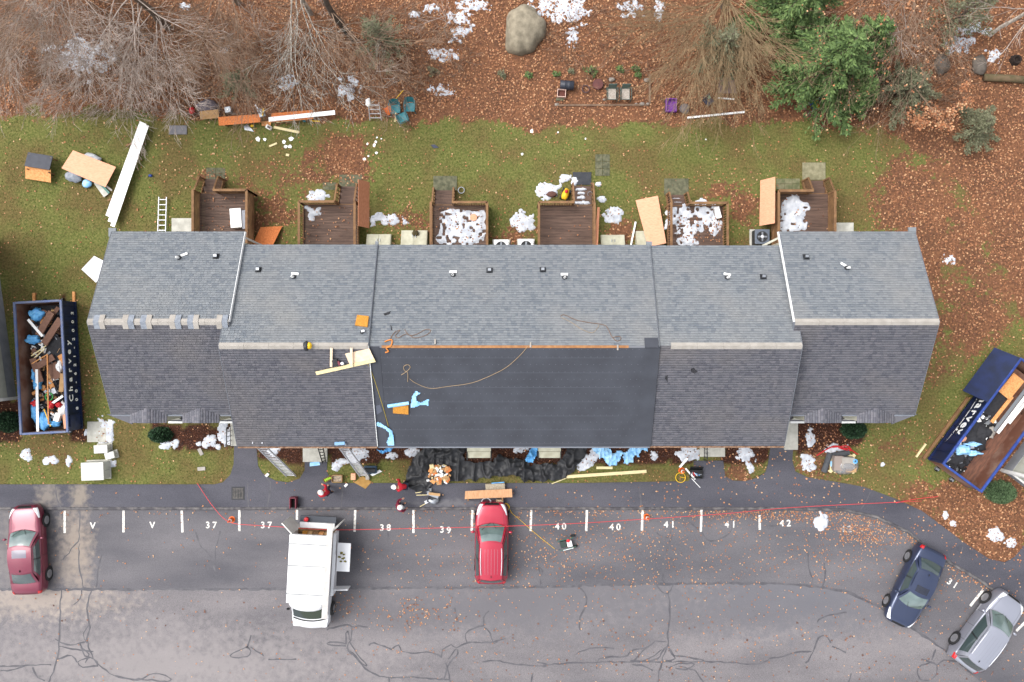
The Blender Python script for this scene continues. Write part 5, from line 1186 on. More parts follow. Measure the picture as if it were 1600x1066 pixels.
# rear
MB().box((0, Lb0 - .42, .55), (2.0, .36, .1)).build('rear_bumper', M('bumper_grey', C(72, 76, 84), .7), van, bevel=.02)
MB().box((0, Lb0 - .12, .7), (1.9, .3, .14)).build('rear_step', m_van, van)
for s in (-1, 1):
    MB().beam((s * .93, Lb0, 1.55), (s * 1.50, Lb0 - .55, 1.55), .05, 1.7).build('rear_door', m_vanw, van)
MB().box((0, Lb0 + .02, VH - .14), (1.9, .06, .2)).build('rear_header', m_van, van)
MB().lathe([(.02, 0), (.12, 0), (.12, .2), (.02, .22)], (.62, Lb0 - .42, .6), 12).build('red_bucket', m_red, van)
for k in range(5): MB().box((-.6 + .3 * k, Lb0 + .45, .85), (.26, .5, .34 + .1 * (k % 2))).build('stowed_box', (m_card, m_osb2, m_rail, m_card, m_foam)[k], van)
# cab
def hoodf(u, v_):
    x = 2 * v_ - 1; y0, y1 = Lb1 + .95, 3.05
    y = y0 + (y1 - y0) * u; wv_ = .98 - .16 * u ** 3; dz = .10 * u + .35 * max(0, u - .8) ** 1.2 * 4
    return (x * wv_ * (1 if abs(x) < .99 else 1), y - .12 * x * x * u, 1.38 - dz - .10 * abs(x) ** 4)
MB().grid(hoodf, 14, 16).build('hood', m_van, van, True)
MB().box((0, (Lb1 + 3.0) / 2 - .05, .82), (1.9, 3.0 - Lb1, .9)).build('cab_body', m_van, van, bevel=.12)
MB().grid(lambda u, v_: ((2 * u - 1) * (.90 - .12 * v_), Lb1 + 1.06 - .62 * v_ + .16 * (1 - (2 * u - 1) ** 2) * (1 - .4 * v_), 1.36 + .52 * v_), 12, 6).build('windshield', m_glass, van, True)
MB().grid(lambda u, v_: ((2 * u - 1) * .9, Lb1 + 1.10 + .17 * (1 - (2 * u - 1) ** 2) + .08 * v_, 1.365 + .01 * v_), 12, 2).build('wiper_cowl', m_blk, van, True)
for s in (-1, 1):
    MB().add([(s * .97, Lb1 + .05, 1.36), (s * .97, Lb1 + .85, 1.36), (s * .87, Lb1 + .42, 1.95), (s * .87, Lb1 + .05, 1.95)], [(0, 1, 2, 3)]).build('side_window', m_glass, van)
    MB().beam((s * .93, Lb1 + .9, 1.34), (s * .82, Lb1 + .40, 2.0), .06, .05).build('pillar', m_van, van)
    mb = MB(); blob(mb, (s * 1.18, Lb1 + .72, 1.35), (.10, .06, .14), 2, .05, 8, 6, None); mb.build('mirror', m_blk, van, True)
    for wy in (2.15, -1.35):
        rt = Matrix.Rotation(R(90) * s, 3, 'Y'); wh = MB().lathe([(.2, -.12), (.36, -.12), (.38, -.08), (.38, .08), (.36, .12), (.2, .12)], (s * .96, wy, .38), 20, rt).build('wheel', m_rubber, van, True)
        MB().lathe([(.01, .1), (.2, .1), (.22, .125), (.1, .13), (.01, .13)], (s * .96, wy, .38), 16, rt).build('rim', m_rim, wh)
MB().box((0, 3.02, .6), (1.8, .12, .2)).build('front_bumper', m_blk, van, bevel=.03)
# plank on the rack
A = P(516, 818, VH + .12); Bq = P(507, 966, VH + .12)
board('scaffold_plank', 'long aluminium scaffold plank lying on the white van roof rack', 'plank', (516.5, 818), (507, 967), .30, .06, M('plank_alu', C(196, 192, 188), .5, C(176, 172, 168), 4), VH + .10 + ZT)

# ------------------------------------------------------------------ roll-off dumpsters
m_navy = M('navy_steel', C(20, 36, 78), .45, C(14, 26, 54), 1.5); m_rimb = M('blue_steel_rim', C(74, 92, 138), .5, C(96, 104, 128), 3); m_rust = M('rusty_inside', C(104, 66, 50), .85, C(138, 112, 98), 1.1, .2, lo=.4, hi=.65); m_letter = M('white_lettering', C(240, 242, 246), .6)
m_rimb2 = M('royal_blue_rim', C(48, 76, 150), .5, C(36, 58, 124), 3)
def dumpster(label, c, rz, Ld, Wd_, Hd, rim, lit_side):
    t_ = thing('dumpster', label, 'dumpster', c, rz, 'roll-off dumpsters'); w, l = Wd_ / 2, Ld / 2
    MB().box((0, 0, .22), (Wd_ - .1, Ld - .1, .08)).build('floor', m_rust, t_)
    for s in (-1, 1):
        wl = MB().box((s * (w - .03), 0, .2 + (Hd - .2) / 2), (.05, Ld, Hd - .2)).build('side_wall', m_navy, t_)
        MB().box((s * (w - .065), 0, .26 + (Hd - .3) / 2), (.012, Ld - .12, Hd - .32)).build('inner_lining', m_rust, wl)
        MB().box((s * (w - .0), 0, Hd), (.13, Ld + .08, .11)).build('top_rail', rim, t_, bevel=.02)
        MB().box((s * (w - .0), 0, .24), (.12, Ld, .12)).build('bottom_rail', m_navy, t_)
        MB().box((0, s * (l - .03), .2 + (Hd - .2) / 2), (Wd_ - .12, .05, Hd - .2)).build('end_wall', m_rust, t_)
        MB().box((0, s * l, Hd), (Wd_ - .12, .12, .11)).build('top_rail', rim, t_, bevel=.02)
        for k in range(13):
            y = -l + .2 + k * (Ld - .4) / 12; MB().box((s * (w + .02), y, .28 + (Hd - .36) / 2), (.05, .07, Hd - .38)).build('rib', m_navy, wl)
    for s in (-.5, .5): MB().box((s * 1.0, 0, .1), (.1, Ld + .5, .16)).build('skid_rail', m_blk, t_)
    for s in (-1, 1): MB().lathe([(.02, -.1), (.1, -.1), (.1, .1), (.02, .1)], (s * .5, -l - .1, .1), 12, Matrix.Rotation(R(90), 3, 'Y')).build('roller', m_steel, t_)
    return t_
# left dumpster: rim corners about (24,474)(97,468)(107,674)(34,681)
cL = P(64.5, 574, 1.6); rzL = R(3.0)
dL = dumpster('navy roll-off dumpster full of torn-off siding on the left lawn', (cL.x, cL.y, 0), rzL, 7.05, 2.5, 1.62, m_rimb, 1)
def side_text(par, s, y, z, size, wx, face=1, sx=1.0, bold=.012):
    # lettering standing on the local +x (face=1) or -x wall
    if face > 0: mt = Matrix(((0, 0, 1, wx), (1, 0, 0, y), (0, 1, 0, z), (0, 0, 0, 1)))
    else: mt = Matrix(((0, 0, -1, -wx), (-1, 0, 0, y), (0, 1, 0, z), (0, 0, 0, 1)))
    return text_mesh('letter', s, size, m_letter, mt, par, .004, sx, bold)
for k, ch in enumerate('Charvey'): side_text(dL, ch, -1.75 + k * .50, 1.18, .52, 1.30, 1, 1.05, .014)
for k, ch in enumerate('800-621-2002'): side_text(dL, ch, -2.35 + k * .475, .66, .32, 1.30, 1, 1.05, .010)
MB().box((1.275, -3.0, .9), (.05, .7, 1.0)).build('gate_panel', m_navy, dL)
# right dumpster
A = P(1474, 725, 1.75); a2 = P(1539, 757, 1.75)
dirv = Vector((P(1594, 562, 1.75) - A).xy).normalized(); angR = math.atan2(dirv.y, dirv.x) - R(90)
Wd_R = 2.5; Ld_R = 7.0; perp = Vector((dirv.y, -dirv.x))
cR = Vector((A.x, A.y)) + perp * Wd_R / 2 + dirv * Ld_R / 2
dR = dumpster('navy roll-off dumpster with white lettering at the right edge', (cR.x, cR.y, 0), angR, Ld_R, Wd_R, 1.75, m_rimb2, -1)
for k, ch in enumerate('Charvey'): side_text(dR, ch, 1.12 - k * .43, 1.22, .80, 1.30, -1, .95, .024)
sw = MB().grid(lambda u, v_: (-1.292, .7 - u * 3.0, .62 + .28 * (1 - u) * u * 2 + (v_ - .5) * .16 * (1 - u) * (.3 + u)), 16, 2); sw.build('swoosh', m_letter, dR)
MB().add([(-1.32, 3.5, 1.80), (-1.32, .55, 1.80), (-2.25, .55, .75), (-2.25, 3.5, .75)], [(0, 1, 2, 3)]).build('open_lid', m_navy, dR)
MB().box((-1.45, -1.5, .08), (.16, 4.2, .14)).build('skid_timber', m_rail, dR)
MB().box((-1.8, -3.3, .04), (.1, .9, .08)).build('skid_timber', m_pine, dR)
# debris inside: local placement helper
def deb(par, rz, name, label, cat, x, y, z, d, rot, mat, tilt=0, group=None):
    c = par.location; cr, sr = math.cos(rz), math.sin(rz)
    o = one(name, MB().box((0, 0, 0), d, m=Matrix.Rotation(rot, 3, 'Z') @ Matrix.Rotation(tilt, 3, 'X')), mat, label, cat, group)
    o.location = (c[0] + x * cr - y * sr, c[1] + x * sr + y * cr, z); o.rotation_euler = (0, 0, rz); return o
m_brn = M('brown_siding', C(128, 94, 78), .8, C(110, 80, 66), 4, stretch=(1, 6, 1)); m_blkd = M('black_debris', C(46, 46, 50), .8, C(34, 34, 38), 5, .3)
def LD(*a, **k): return deb(dL, rzL, *a, **k)
LD('siding_board', 'thick brown siding board leaning at the top of the left dumpster', 'board', .1, 2.35, 1.2, (.36, 1.5, .1), R(-36), m_brn, .1)
LD('siding_board', 'second brown siding board beside the dumpster top rail', 'board', .5, 1.9, 1.25, (.36, 1.7, .1), R(-40), m_brn, .12)
LD('siding_board', 'narrow brown siding board under the two at dumpster top', 'board', .35, 2.7, 1.0, (.22, 1.3, .06), R(-38), m_brn)
LD('siding_board', 'brown siding board slanting left in the middle of the left dumpster', 'board', -.52, -.15, 1.15, (.36, 1.35, .08), R(15), m_brn)
LD('siding_board', 'short brown siding board across the middle of the left dumpster', 'board', .02, .3, 1.2, (.34, 1.0, .08), R(-62), m_brn)
LD('felt_sheet', 'black roofing felt sheet flat in the left dumpster', 'felt', .55, .95, 1.0, (1.0, 1.3, .03), R(-25), m_blkd)
LD('stick', 'thin pale stick, upper of three in the left dumpster', 'stick', -.35, .9, 1.15, (.05, 1.0, .03), R(-58), m_pine)
LD('stick', 'thin pale stick, middle of three in the left dumpster', 'stick', -.4, .68, 1.17, (.05, 1.0, .03), R(-52), m_pine)
LD('stick', 'thin brown stick, lowest of three in the left dumpster', 'stick', -.3, .45, 1.2, (.05, 1.0, .03), R(-62), m_osb2)
LD('trim_board', 'short white trim at the upper left of the left dumpster', 'trim', -.45, 2.15, 1.2, (.14, 1.2, .03), R(38), m_white)
LD('trim_board', 'long white trim strip standing in the lower left dumpster', 'trim', -.55, -1.8, 1.2, (.14, 3.4, .03), R(-2), m_white)
LD('lumber', 'long orange stick down the centre of the left dumpster', 'stick', .12, -1.2, 1.3, (.06, 3.8, .05), R(-2), m_osb2)
LD('trim_board', 'white trim angled against the right rail of the left dumpster', 'trim', .5, -1.85, 1.25, (.12, .9, .03), R(-58), m_white)
LD('panel_piece', 'brown panel piece under the orange stick in the left dumpster', 'panel', .35, -.25, 1.0, (.6, .9, .04), R(20), m_brn)
LD('panel_piece', 'tan panel piece by the right rail of the left dumpster', 'panel', .78, -.9, 1.1, (.25, 1.0, .04), R(-8), m_card)
LD('bin', 'white box end in the lower left dumpster', 'box', .5, -2.75, 1.15, (.28, .45, .25), R(-20), m_white)
LD('bin', 'grey carton in the lower left dumpster', 'box', .25, -1.35, 1.05, (.4, .3, .2), R(20), m_steel)
LD('osb_sheet', 'pale offcut panel by the lower right rail of the left dumpster', 'panel', .85, -2.9, 1.1, (.22, 1.0, .04), R(4), m_ply)
LD('osb_sheet', 'orange offcut by the felt sheet in the left dumpster', 'panel', .85, .35, 1.05, (.3, .6, .04), R(25), m_osb2)
LD('lumber', 'yellow stick leaning in the lower left dumpster', 'stick', -.05, -2.75, 1.2, (.05, 1.0, .04), R(18), m_yellow)
v = dL.location; c_, s_ = math.cos(rzL), math.sin(rzL)
dl = lambda x, y: (v[0] + x * c_ - y * s_, v[1] + x * s_ + y * c_)
one('hose_loop', MB().tube([(dl(.1 + .2 * math.cos(a * .4), -1.62 + .2 * math.sin(a * .4))) + (1.2,) for a in range(16)], .035, 6, True), M('green_hose', C(50, 150, 70), .6), 'green hose loop in the left dumpster', 'hose')
def bagl(label, x, y, sx, sy, seed, mat, z=1.0, par=dl, amp=.22, name='plastic_sheet', cat='plastic sheet'):
    mb = MB(); blob(mb, (0, 0, 0), (sx, sy, .2), seed, amp, 22, 14, None); o = one(name, mb, mat, label, cat, smooth=True); q_ = par(x, y); o.location = (q_[0], q_[1], z); return o
bagl('round blue plastic bundle at the top of the left dumpster', -.45, 2.85, .38, .36, 3, m_bluet)
bagl('blue plastic wad near the white trim at dumpster top', -.72, 1.55, .42, .25, 4, m_bluet)
bagl('small blue plastic wad left of the orange stick', -.72, -.35, .16, .36, 5, m_bluet)
bagl('blue plastic bunch beside the white strip, lower dumpster', -.6, -.9, .24, .36, 6, m_bluet)
bagl('long blue plastic heap at the lower left of the left dumpster', -.78, -2.3, .22, .7, 7, m_bluet)
bagl('blue plastic heap around the foot of the white strip', -.35, -2.9, .35, .5, 8, m_bluet)
bagl('blue plastic scrap at the bottom end of the left dumpster', .15, -3.1, .45, .16, 9, m_bluet)
bagl('white foam lump by the right rail of the left dumpster', .65, .02, .16, .32, 10, m_white)
bagl('white plastic bag in the lower right of the left dumpster', .75, -2.35, .3, .4, 11, m_trim)
bagl('small red bag beside the grey carton in the left dumpster', .2, -2.05, .14, .22, 12, m_red, 1.15)
bagl('red bag by the right rail of the left dumpster', .6, -2.1, .16, .14, 13, m_red, 1.15)
bagl('red scrap under the blue heap in the left dumpster', -.75, -1.95, .16, .18, 14, m_red, 1.1)
def rubble(name, label, par, x0, x1, y0, y1, z, n, seed, mats):
    rg = random.Random(seed); mb = MB()
    for k in range(n):
        mb.cur = rg.randrange(len(mats)); x, y = par(rg.uniform(x0, x1), rg.uniform(y0, y1))
        mb.box((x, y, z + rg.uniform(-.12, .12)), (rg.uniform(.06, .3), rg.uniform(.06, .35), rg.uniform(.02, .1)), m=Matrix.Rotation(rg.uniform(0, 6), 3, 'Z') @ Matrix.Rotation(rg.uniform(-.5, .5), 3, 'X'))
    o = mb.build(name, mats); return tag(o, label, 'debris', kind='stuff')
rubble('debris_heap', 'mixed torn-off building rubble filling the left dumpster', dl, -.85, 1.05, -3.2, 3.1, .85, 420, 4, [m_blkd, m_brn, m_card, m_white, m_blkd, m_osb2, m_steel, m_dark])
MB().box((0.1, 0, .55), (2.0, 6.7, .5)).build('debris_bed', m_blkd, dL)
vR = dR.location; cr_, sr_ = math.cos(angR), math.sin(angR)
dr = lambda x, y: (vR[0] + x * cr_ - y * sr_, vR[1] + x * sr_ + y * cr_)
def RD(*a, **k): return deb(dR, angR, *a, **k)
RD('felt_sheet', 'flat black felt sheet in the right dumpster', 'felt', -.65, .55, 1.0, (.95, 2.3, .04), R(2), m_blkd)
RD('osb_sheet', 'orange panel in the upper right dumpster', 'panel', -.45, 2.2, 1.15, (.75, 1.3, .03), R(-3), m_osb2)
RD('osb_sheet', 'narrow orange panel strip along the black felt in the right dumpster', 'panel', -.1, .9, 1.1, (.2, 1.8, .03), R(-2), m_osb2)
RD('siding_strip', 'grey vented strip in the right dumpster', 'strip', .22, 1.4, 1.2, (.18, 3.4, .05), R(-1), m_steel)
RD('trim_board', 'white trim strip left of the pair in the right dumpster', 'trim', .45, 1.3, 1.2, (.16, 3.2, .04), R(-1), m_white)
RD('trim_board', 'white trim strip nearest the brown floor in the right dumpster', 'trim', .68, 1.8, 1.15, (.14, 2.6, .04), R(-2), m_trim)
RD('stained_sheet', 'brown stained panel covering the far half of the right dumpster', 'panel', .35, -1.0, .75, (1.7, 4.8, .05), R(0), M('brown_floor_panel', C(120, 82, 64), .85, C(88, 60, 50), 2, stretch=(4, 1, 1)))
bagl('big black bag heap in the middle of the right dumpster', -.45, -1.15, .85, .85, 21, m_blkd, 1.0, dr, .2, 'trash_bag', 'bag')
bagl('black bag near the orange panel strip, right dumpster', -.15, -.75, .5, .45, 22, m_blkd, 1.05, dr, .2, 'trash_bag', 'bag')
bagl('black bag heap in the lower corner of the right dumpster', -.45, -2.7, .7, .6, 23, m_blkd, .95, dr, .2, 'trash_bag', 'bag')
bagl('blue plastic sheet across the black bags of the right dumpster', -.55, -2.15, .45, .28, 24, m_blueply, 1.2, dr, .25)
bagl('blue plastic twist right of the sheet in the right dumpster', .0, -1.95, .42, .14, 25, m_blueply, 1.15, dr, .3)
bagl('thin blue plastic strip above the sheet in the right dumpster', -.35, -1.6, .4, .1, 26, m_blueply, 1.3, dr, .3)
bagl('white bag against the left wall of the right dumpster', -1.0, -1.95, .18, .26, 27, m_white, 1.1, dr, .1)
bagl('tan sack against the left wall of the right dumpster', -.9, -1.65, .22, .2, 28, m_ply, 1.1, dr, .1)
bagl('crumpled white paper beside the white trims in the right dumpster', .1, -.5, .35, .3, 29, m_ridge, 1.0, dr, .25)
rubble('debris_heap', 'small dark rubble strewn in the right dumpster', dr, -1.0, .2, -3.2, .2, .98, 420, 8, [m_blkd, m_dark, m_blkd, m_white, m_steel])
MB().box((0, 0, .5), (2.2, 6.6, .3)).build('debris_bed', m_rust, dR)
for k, (x, y) in enumerate(((54, 464), (116, 462))): board('timber_skid', ('left', 'right')[k] + ' timber end poking out above the left dumpster', 'timber', (x, y - 6), (x + .5, y + 10), .14, .1, m_osb2, .02)
# ------------------------------------------------------------------ front of the house
for lab, x0, x1, y0, y1 in (('pale concrete stoop between the two long ladders', 473, 511, 694, 722), ('pale concrete stoop right of the blue tarp', 1094, 1133, 694, 714),
                            ('narrow pale stoop at the left end unit door', 360, 373, 658, 697), ('narrow pale stoop at the right end unit door', 1226, 1247, 658, 703)):
    slab(lab, x0, x1, y0, y1, m_conc, .16, 'stoop', 'stoop')
def handrail(label, x, y0, y1, h=.9):
    a = P(x, y0, h); b = P(x, y1, h); t_ = thing('handrail', label, 'handrail', (a.x, a.y, 0)); L_ = (b - a).length
    MB().beam((0, 0, h), (0, -L_, h), .05, .04).build('top_bar', m_blk, t_); MB().beam((0, 0, .3), (0, -L_, .3), .03, .03).build('low_bar', m_blk, t_)
    for k in range(5): MB().box((0, -L_ * k / 4, h / 2), (.025, .025, h)).build('bar', m_blk, t_)
handrail('black railing on the stoop right of the blue tarp', 1105, 697, 722); handrail('black railing by the snow at the left end stoop', 354, 668, 698)
a0 = P(497, 700, .75); a1 = P(504, 724, .2); b0 = P(505, 700, .75); b1 = P(509, 722, .2); ladder('short dark ladder rack leaning on the concrete stoop', a0, a1, b0, b1, m_blk, 5)
# entry canopies
for k, (x0, x1) in enumerate(((730, 767), (841, 876))):
    a = P(x0, 716, 2.3); b = P(x1, 716, 2.3); wd = b.x - a.x; t_ = thing('entry_canopy', ('left', 'right')[k] + ' of two ribbed beige entry canopies under the felt roof', 'canopy', ((a.x + b.x) / 2, a.y, 0), 0, 'beige entry canopies')
    for j in range(4):
        y0 = j * .36; MB().extrude_x([(y0 + .01, 2.22 + .11 * j), (y0 + .35, 2.33 + .11 * j), (y0 + .35, 2.36 + .11 * j), (y0 + .01, 2.29 + .11 * j)], -wd / 2, wd / 2).build('panel', m_beige, t_)
    for s in (-1, 1):
        MB().box((s * wd / 2, .6, 2.3), (.05, 1.4, .16)).build('side_rail', m_blk, t_); MB().box((s * wd / 2, .05, 1.1), (.05, .05, 2.2)).build('post', m_blk, t_)
# extension ladders on the eave
for lab, top, bot, w_ in (('long extension ladder leaning on the eave at the left island', (402, 692), (455, 744), 15), ('long extension ladder with a blue topped stand-off, right of the stoop', (533, 694), (569, 744), 14)):
    za = 5.85; a1 = P(top[0] - w_ / 2, top[1], za); b1 = P(top[0] + w_ / 2, top[1], za); a0 = P(bot[0] - w_ / 2, bot[1], .05); b0 = P(bot[0] + w_ / 2, bot[1], .05)
    ladder(lab, a0, a1, b0, b1, n=22, group='long extension ladders', step=.06)
v = RP(531, 693, .15); o = one('ladder_standoff', MB().box((0, 0, 0), (.5, .16, .1), .05), M('blue_grey_pad', C(120, 160, 196), .6), 'blue stand-off pad at the ladder top on the eave', 'ladder pad', bevel=.02); o.location = v
# black tarp
m_tarp = M('black_tarp', C(28, 28, 31), .5, C(38, 39, 42), 3, spec=.4)
cloth('tarp', pxpoly([(668, 692), (712, 692), (716, 700), (728, 696), (728, 720), (768, 722), (774, 708), (800, 714), (830, 724), (872, 722), (884, 705), (885, 692), (921, 694), (918, 706), (905, 725), (890, 742), (850, 756), (822, 752), (800, 742), (770, 745), (745, 752), (710, 752), (684, 752), (662, 770), (648, 772), (640, 764), (632, 752), (634, 742), (646, 716)], .1),
      .05, .26, m_tarp, 'large crumpled black tarp laid in front of the felt roof', 'tarp', 5, .05, freq=.95, ragged=.4)
rubble('debris_heap', 'broken shingle and wood rubble lying on the black tarp', lambda x, y: tuple(P(x, y).xy), 672, 702, 728, 752, .30, 130, 5, [m_osb2, m_white, m_card, m_blkd, m_osb, m_pine])
cloth('tarp', pxpoly([(926, 694), (960, 704), (995, 698), (1012, 692), (1010, 708), (1002, 704), (1000, 722), (992, 712), (986, 727), (972, 722), (972, 708), (962, 728), (950, 728), (944, 716), (930, 712)], .1), .06, .2, m_blueply, 'torn light blue tarp between the snow and the stoop', 'tarp', 9, .05, freq=2.0, ragged=.5)
cloth('tarp', pxpoly([(828, 698), (842, 692), (840, 706), (832, 722), (820, 722), (822, 712)], .3), .35, .3, m_bluet, 'small blue tarp wad between the two canopies', 'tarp', 19, .05, freq=2.5, ragged=.3)
# tools and boards in front
board('lumber', 'long pale board lying on the grass right of the black tarp', 'lumber', (885, 745), (1010, 736.5), .17, .04, m_pine, .06)
board('lumber', 'short pale board in the grass above the long one', 'lumber', (932, 731), (957, 731), .14, .04, m_pine, .05)
board('stick', 'thin stick from the black tarp to the long pale board', 'stick', (862, 756), (885, 747), .04, .03, m_pine, .08)
board('trim_board', 'white trim standing in the snow by the black tool case', 'trim', (1062, 730), (1074, 716), .12, .03, m_white, .05, .5)
board('trim_board', 'white trim lying across the cone below the tool case', 'trim', (1071, 732), (1086, 749), .09, .04, m_white, .2, .08)
board('pole', 'thin white pole lying by the tool case on the walk', 'pole', (1078, 745), (1094, 762), .03, .03, m_white, .1)
rope('hose', 'coiled yellow hose on the grass beside the orange cone', 'hose', [tuple(P(1062, 745).xy) + (.06,)] + [tuple((P(1063, 746).xy) + Vector((.27 * math.cos(a), .27 * math.sin(a)))) + (.04 + .004 * a,) for a in [k * .6 for k in range(22)]], .02, m_yellow)
v = P(1087, 738); t_ = thing('tool_case', 'open black tool case on the walk', 'tool case', (v.x, v.y, .03), R(-2))
for s in (-1, 1): MB().box((s * .34, -.08, .1), (.03, .46, .2)).build('side', m_blk, t_); MB().box((0, -.08 + s * .22, .1), (.65, .03, .2)).build('side', m_blk, t_)
MB().box((0, -.08, .02), (.65, .42, .03)).build('tray', m_blk, t_); MB().box((0, .24, .12), (.7, .2, .05), m=Matrix.Rotation(R(40), 3, 'X')).build('lid', m_blk, t_)
for k in range(5): MB().box((-.22 + .1 * k, -.1, .08), (.05, .25, .05), .4 * k).build('tool', (m_steel, m_red, m_alu, m_bluet, m_steel)[k], t_)
def cone(label, px, py, z=0):
    v = P(px, py, z + .35); t_ = thing('traffic_cone', label, 'cone', (v.x, v.y, z), 0, 'orange traffic cones')
    MB().lathe([(.02, 0), (.19, 0), (.19, .025), (.02, .03)], (0, 0, 0), 8).build('base', m_orange, t_); MB().lathe([(.135, .03), (.03, .68), (.02, .7), (.012, .69)], (0, 0, 0), 16).build('body', m_orange, t_, True); MB().lathe([(.098, .27), (.082, .4)], (0, 0, 0), 16).build('band', m_white, t_, True)
cone('orange cone in the stall numbered 37 beside its number', 359, 814, ZT); cone('orange cone above the first 41 on the leafy kerb', 1012, 810, ZT); cone('orange cone by the coiled yellow hose on the grass', 1067, 737, .02)
# red barrier tape
m_tape = M('red_tape', C(214, 62, 66), .5)
q3 = lambda x, y, z: tuple(P(x, y, z))
rope('barrier_tape', 'red barrier tape strung across the numbered stalls', 'tape', [q3(308, 755, .1), q3(334, 793, .4), q3(359, 816, .62), q3(400, 821, .66), q3(450, 824, .7), q3(520, 828, .95), q3(640, 826, 1.0), q3(770, 823, 1.16), q3(900, 818, 1.0), q3(1012, 811, .62), q3(1130, 803, .6), q3(1240, 793, .6), q3(1440, 783, .4)], .016, m_tape)
rope('barrier_tape', 'short loose red tape end on the lawn near the right dumpster', 'tape', [q3(1400, 786, .1), q3(1430, 780, .06), q3(1466, 776, .05)], .018, m_tape)
# generator + hose
v = P(886, 850, .3); t_ = thing('generator', 'green framed generator with a white tank in the 40 stall', 'generator', (v.x, v.y, ZT), R(14)); m_grn = M('green_tube', C(58, 100, 88), .5)
for s in (-1, 1): MB().tube([(-.48, s * .26, .08), (-.48, s * .26, .42), (.42, s * .26, .42), (.42, s * .26, .08)], .022, 6).build('frame', m_grn, t_)
MB().box((-.2, 0, .22), (.36, .36, .3)).build('engine', M('dark_green', C(44, 58, 52), .6), t_, bevel=.03); MB().box((.14, -.03, .28), (.28, .34, .3)).build('tank', m_white, t_, bevel=.04); MB().lathe([(.02, 0), (.1, 0), (.1, .05), (.02, .06)], (.1, .16, .4), 12).build('cap', m_red, t_); MB().box((0, -.29, .36), (.6, .07, .04)).build('panel', m_white, t_)
for s in (-1, 1): MB().lathe([(.02, -.04), (.13, -.04), (.13, .04), (.02, .04)], (.42, s * .3, .13), 12, Matrix.Rotation(R(90), 3, 'X')).build('wheel', m_rubber, t_)
rope('air_hose', 'thin yellow air hose running from the generator to the crimson car', 'hose', [q3(867, 858, ZT + .02), q3(848, 843, ZT + .02), q3(830, 828, ZT + .02), q3(812, 812, ZT + .02), q3(800, 802, ZT + .03), q3(795, 792, .1), q3(790, 786, .1)], .014, m_yellow)
# compressor heap on walk
v = P(676, 774); t_ = thing('equipment_heap', 'dark heap of grey equipment and sticks on the walk below the tarp', 'heap', (v.x, v.y, ZS)); rnd = random.Random(8)
for k in range(9): MB().box((rnd.uniform(-.5, .6), rnd.uniform(-.3, .3), .06 + .04 * k), (rnd.uniform(.25, .7), rnd.uniform(.08, .3), .06), rnd.uniform(-.5, .6)).build('piece', (m_blkd, m_steel, m_black, m_alu, m_blkd, m_black, m_steel, m_blkd, m_card)[k], t_)
mb = MB(); blob(mb, (.05, -.28, .16), (.3, .22, .15), 3, .2); mb.build('bag', m_steel, t_, True)
for k, (a, b) in enumerate((((-.95, .15), (-.1, .28)), ((-.9, .02), (.0, .06)), ((-.7, -.62), (-.15, -.3)))): MB().beam(a + (.05,), b + (.12,), .04, .03).build('stick', m_pine, t_)
# plywood table in front of the crimson car
quad_sheet('plywood_sheet', 'long plywood strip lying in front of the crimson car', 'plywood', [(727, 767.5), (800, 764), (800.5, 777), (726, 780)], [.5] * 4, .02, M('ply_tan', C(206, 160, 120), .8, C(180, 134, 96), 5, stretch=(8, 1, 1)))
t_ = thing('work_bench', 'round metal stand and block holding the long plywood strip', 'stand', tuple(P(760, 775)))
MB().tube([(.0 + .26 * math.cos(a * .393), -.3 + .26 * math.sin(a * .393), .4) for a in range(16)], .018, 6, True).build('ring', m_alu, t_)
for k in range(3): MB().tube([(.26 * math.cos(k * 2.1), -.3 + .26 * math.sin(k * 2.1), .4), (.3 * math.cos(k * 2.1), -.3 + .3 * math.sin(k * 2.1), ZS)], .014, 5).build('leg', m_alu, t_)
MB().box((.75, -.28, .25), (.4, .3, .4)).build('block', M('tan_bag', C(160, 140, 116), .9), t_, bevel=.03)
for s in (-1.0, .9): MB().box((s, .0, .24), (.08, .4, .44)).build('trestle', m_rail, t_)
crate_box('material_box', 'speckled tan box with a blue edge behind the plywood strip', 'box', tuple(P(774, 759.5)), (1.08, .36, .3), R(2), M('speckled', C(182, 170, 150), .9, C(150, 136, 116), 18)); board('blue_strip', 'blue level lying on the speckled tan box', 'level', (768, 755), (788, 753.5), .05, .05, m_bluet, .3)
rope('hose', 'loose yellow hose loop at the nose of the crimson car', 'hose', [q3(786, 788, .1), q3(792, 787, .12), q3(796, 792, .1), q3(792, 798, .06), q3(787, 795, .06)], .016, m_yellow)
# left work spot
v = P(458, 786, .4); t_ = thing('hand_cart', 'dark red hand truck cart on the walk', 'cart', (v.x, v.y, ZS)); m_mar = M('dark_red', C(112, 44, 58), .6)
for s in (-1, 1): MB().box((s * .16, 0, .28), (.06, .62, .4)).build('side', m_mar, t_, bevel=.02)
MB().box((0, 0, .12), (.28, .6, .06)).build('tray', m_dark, t_); MB().box((0, .3, .34), (.3, .05, .4)).build('end', m_mar, t_)
for s in (-1, 1): MB().lathe([(.02, -.03), (.12, -.03), (.12, .03), (.02, .03)], (s * .22, -.2, .12), 12, Matrix.Rotation(R(90), 3, 'Y')).build('wheel', m_black, t_)
v = P(513, 748); t_ = thing('tool_tray', 'bright green tool tray by the worker', 'tray', (v.x, v.y, ZS), R(28)); MB().box((0, 0, .05), (.44, .2, .06)).build('base', m_rail, t_)
for s in (-1, 1): MB().box((0, s * .11, .12), (.44, .02, .14)).build('side', m_rail, t_); MB().box((s * .23, 0, .12), (.02, .2, .14)).build('side', m_rail, t_)
for k in range(4): MB().box((-.15 + .1 * k, 0, .12), (.08, .14, .06), .3 * k).build('tool', M('lime', C(150, 190, 40), .6), t_)
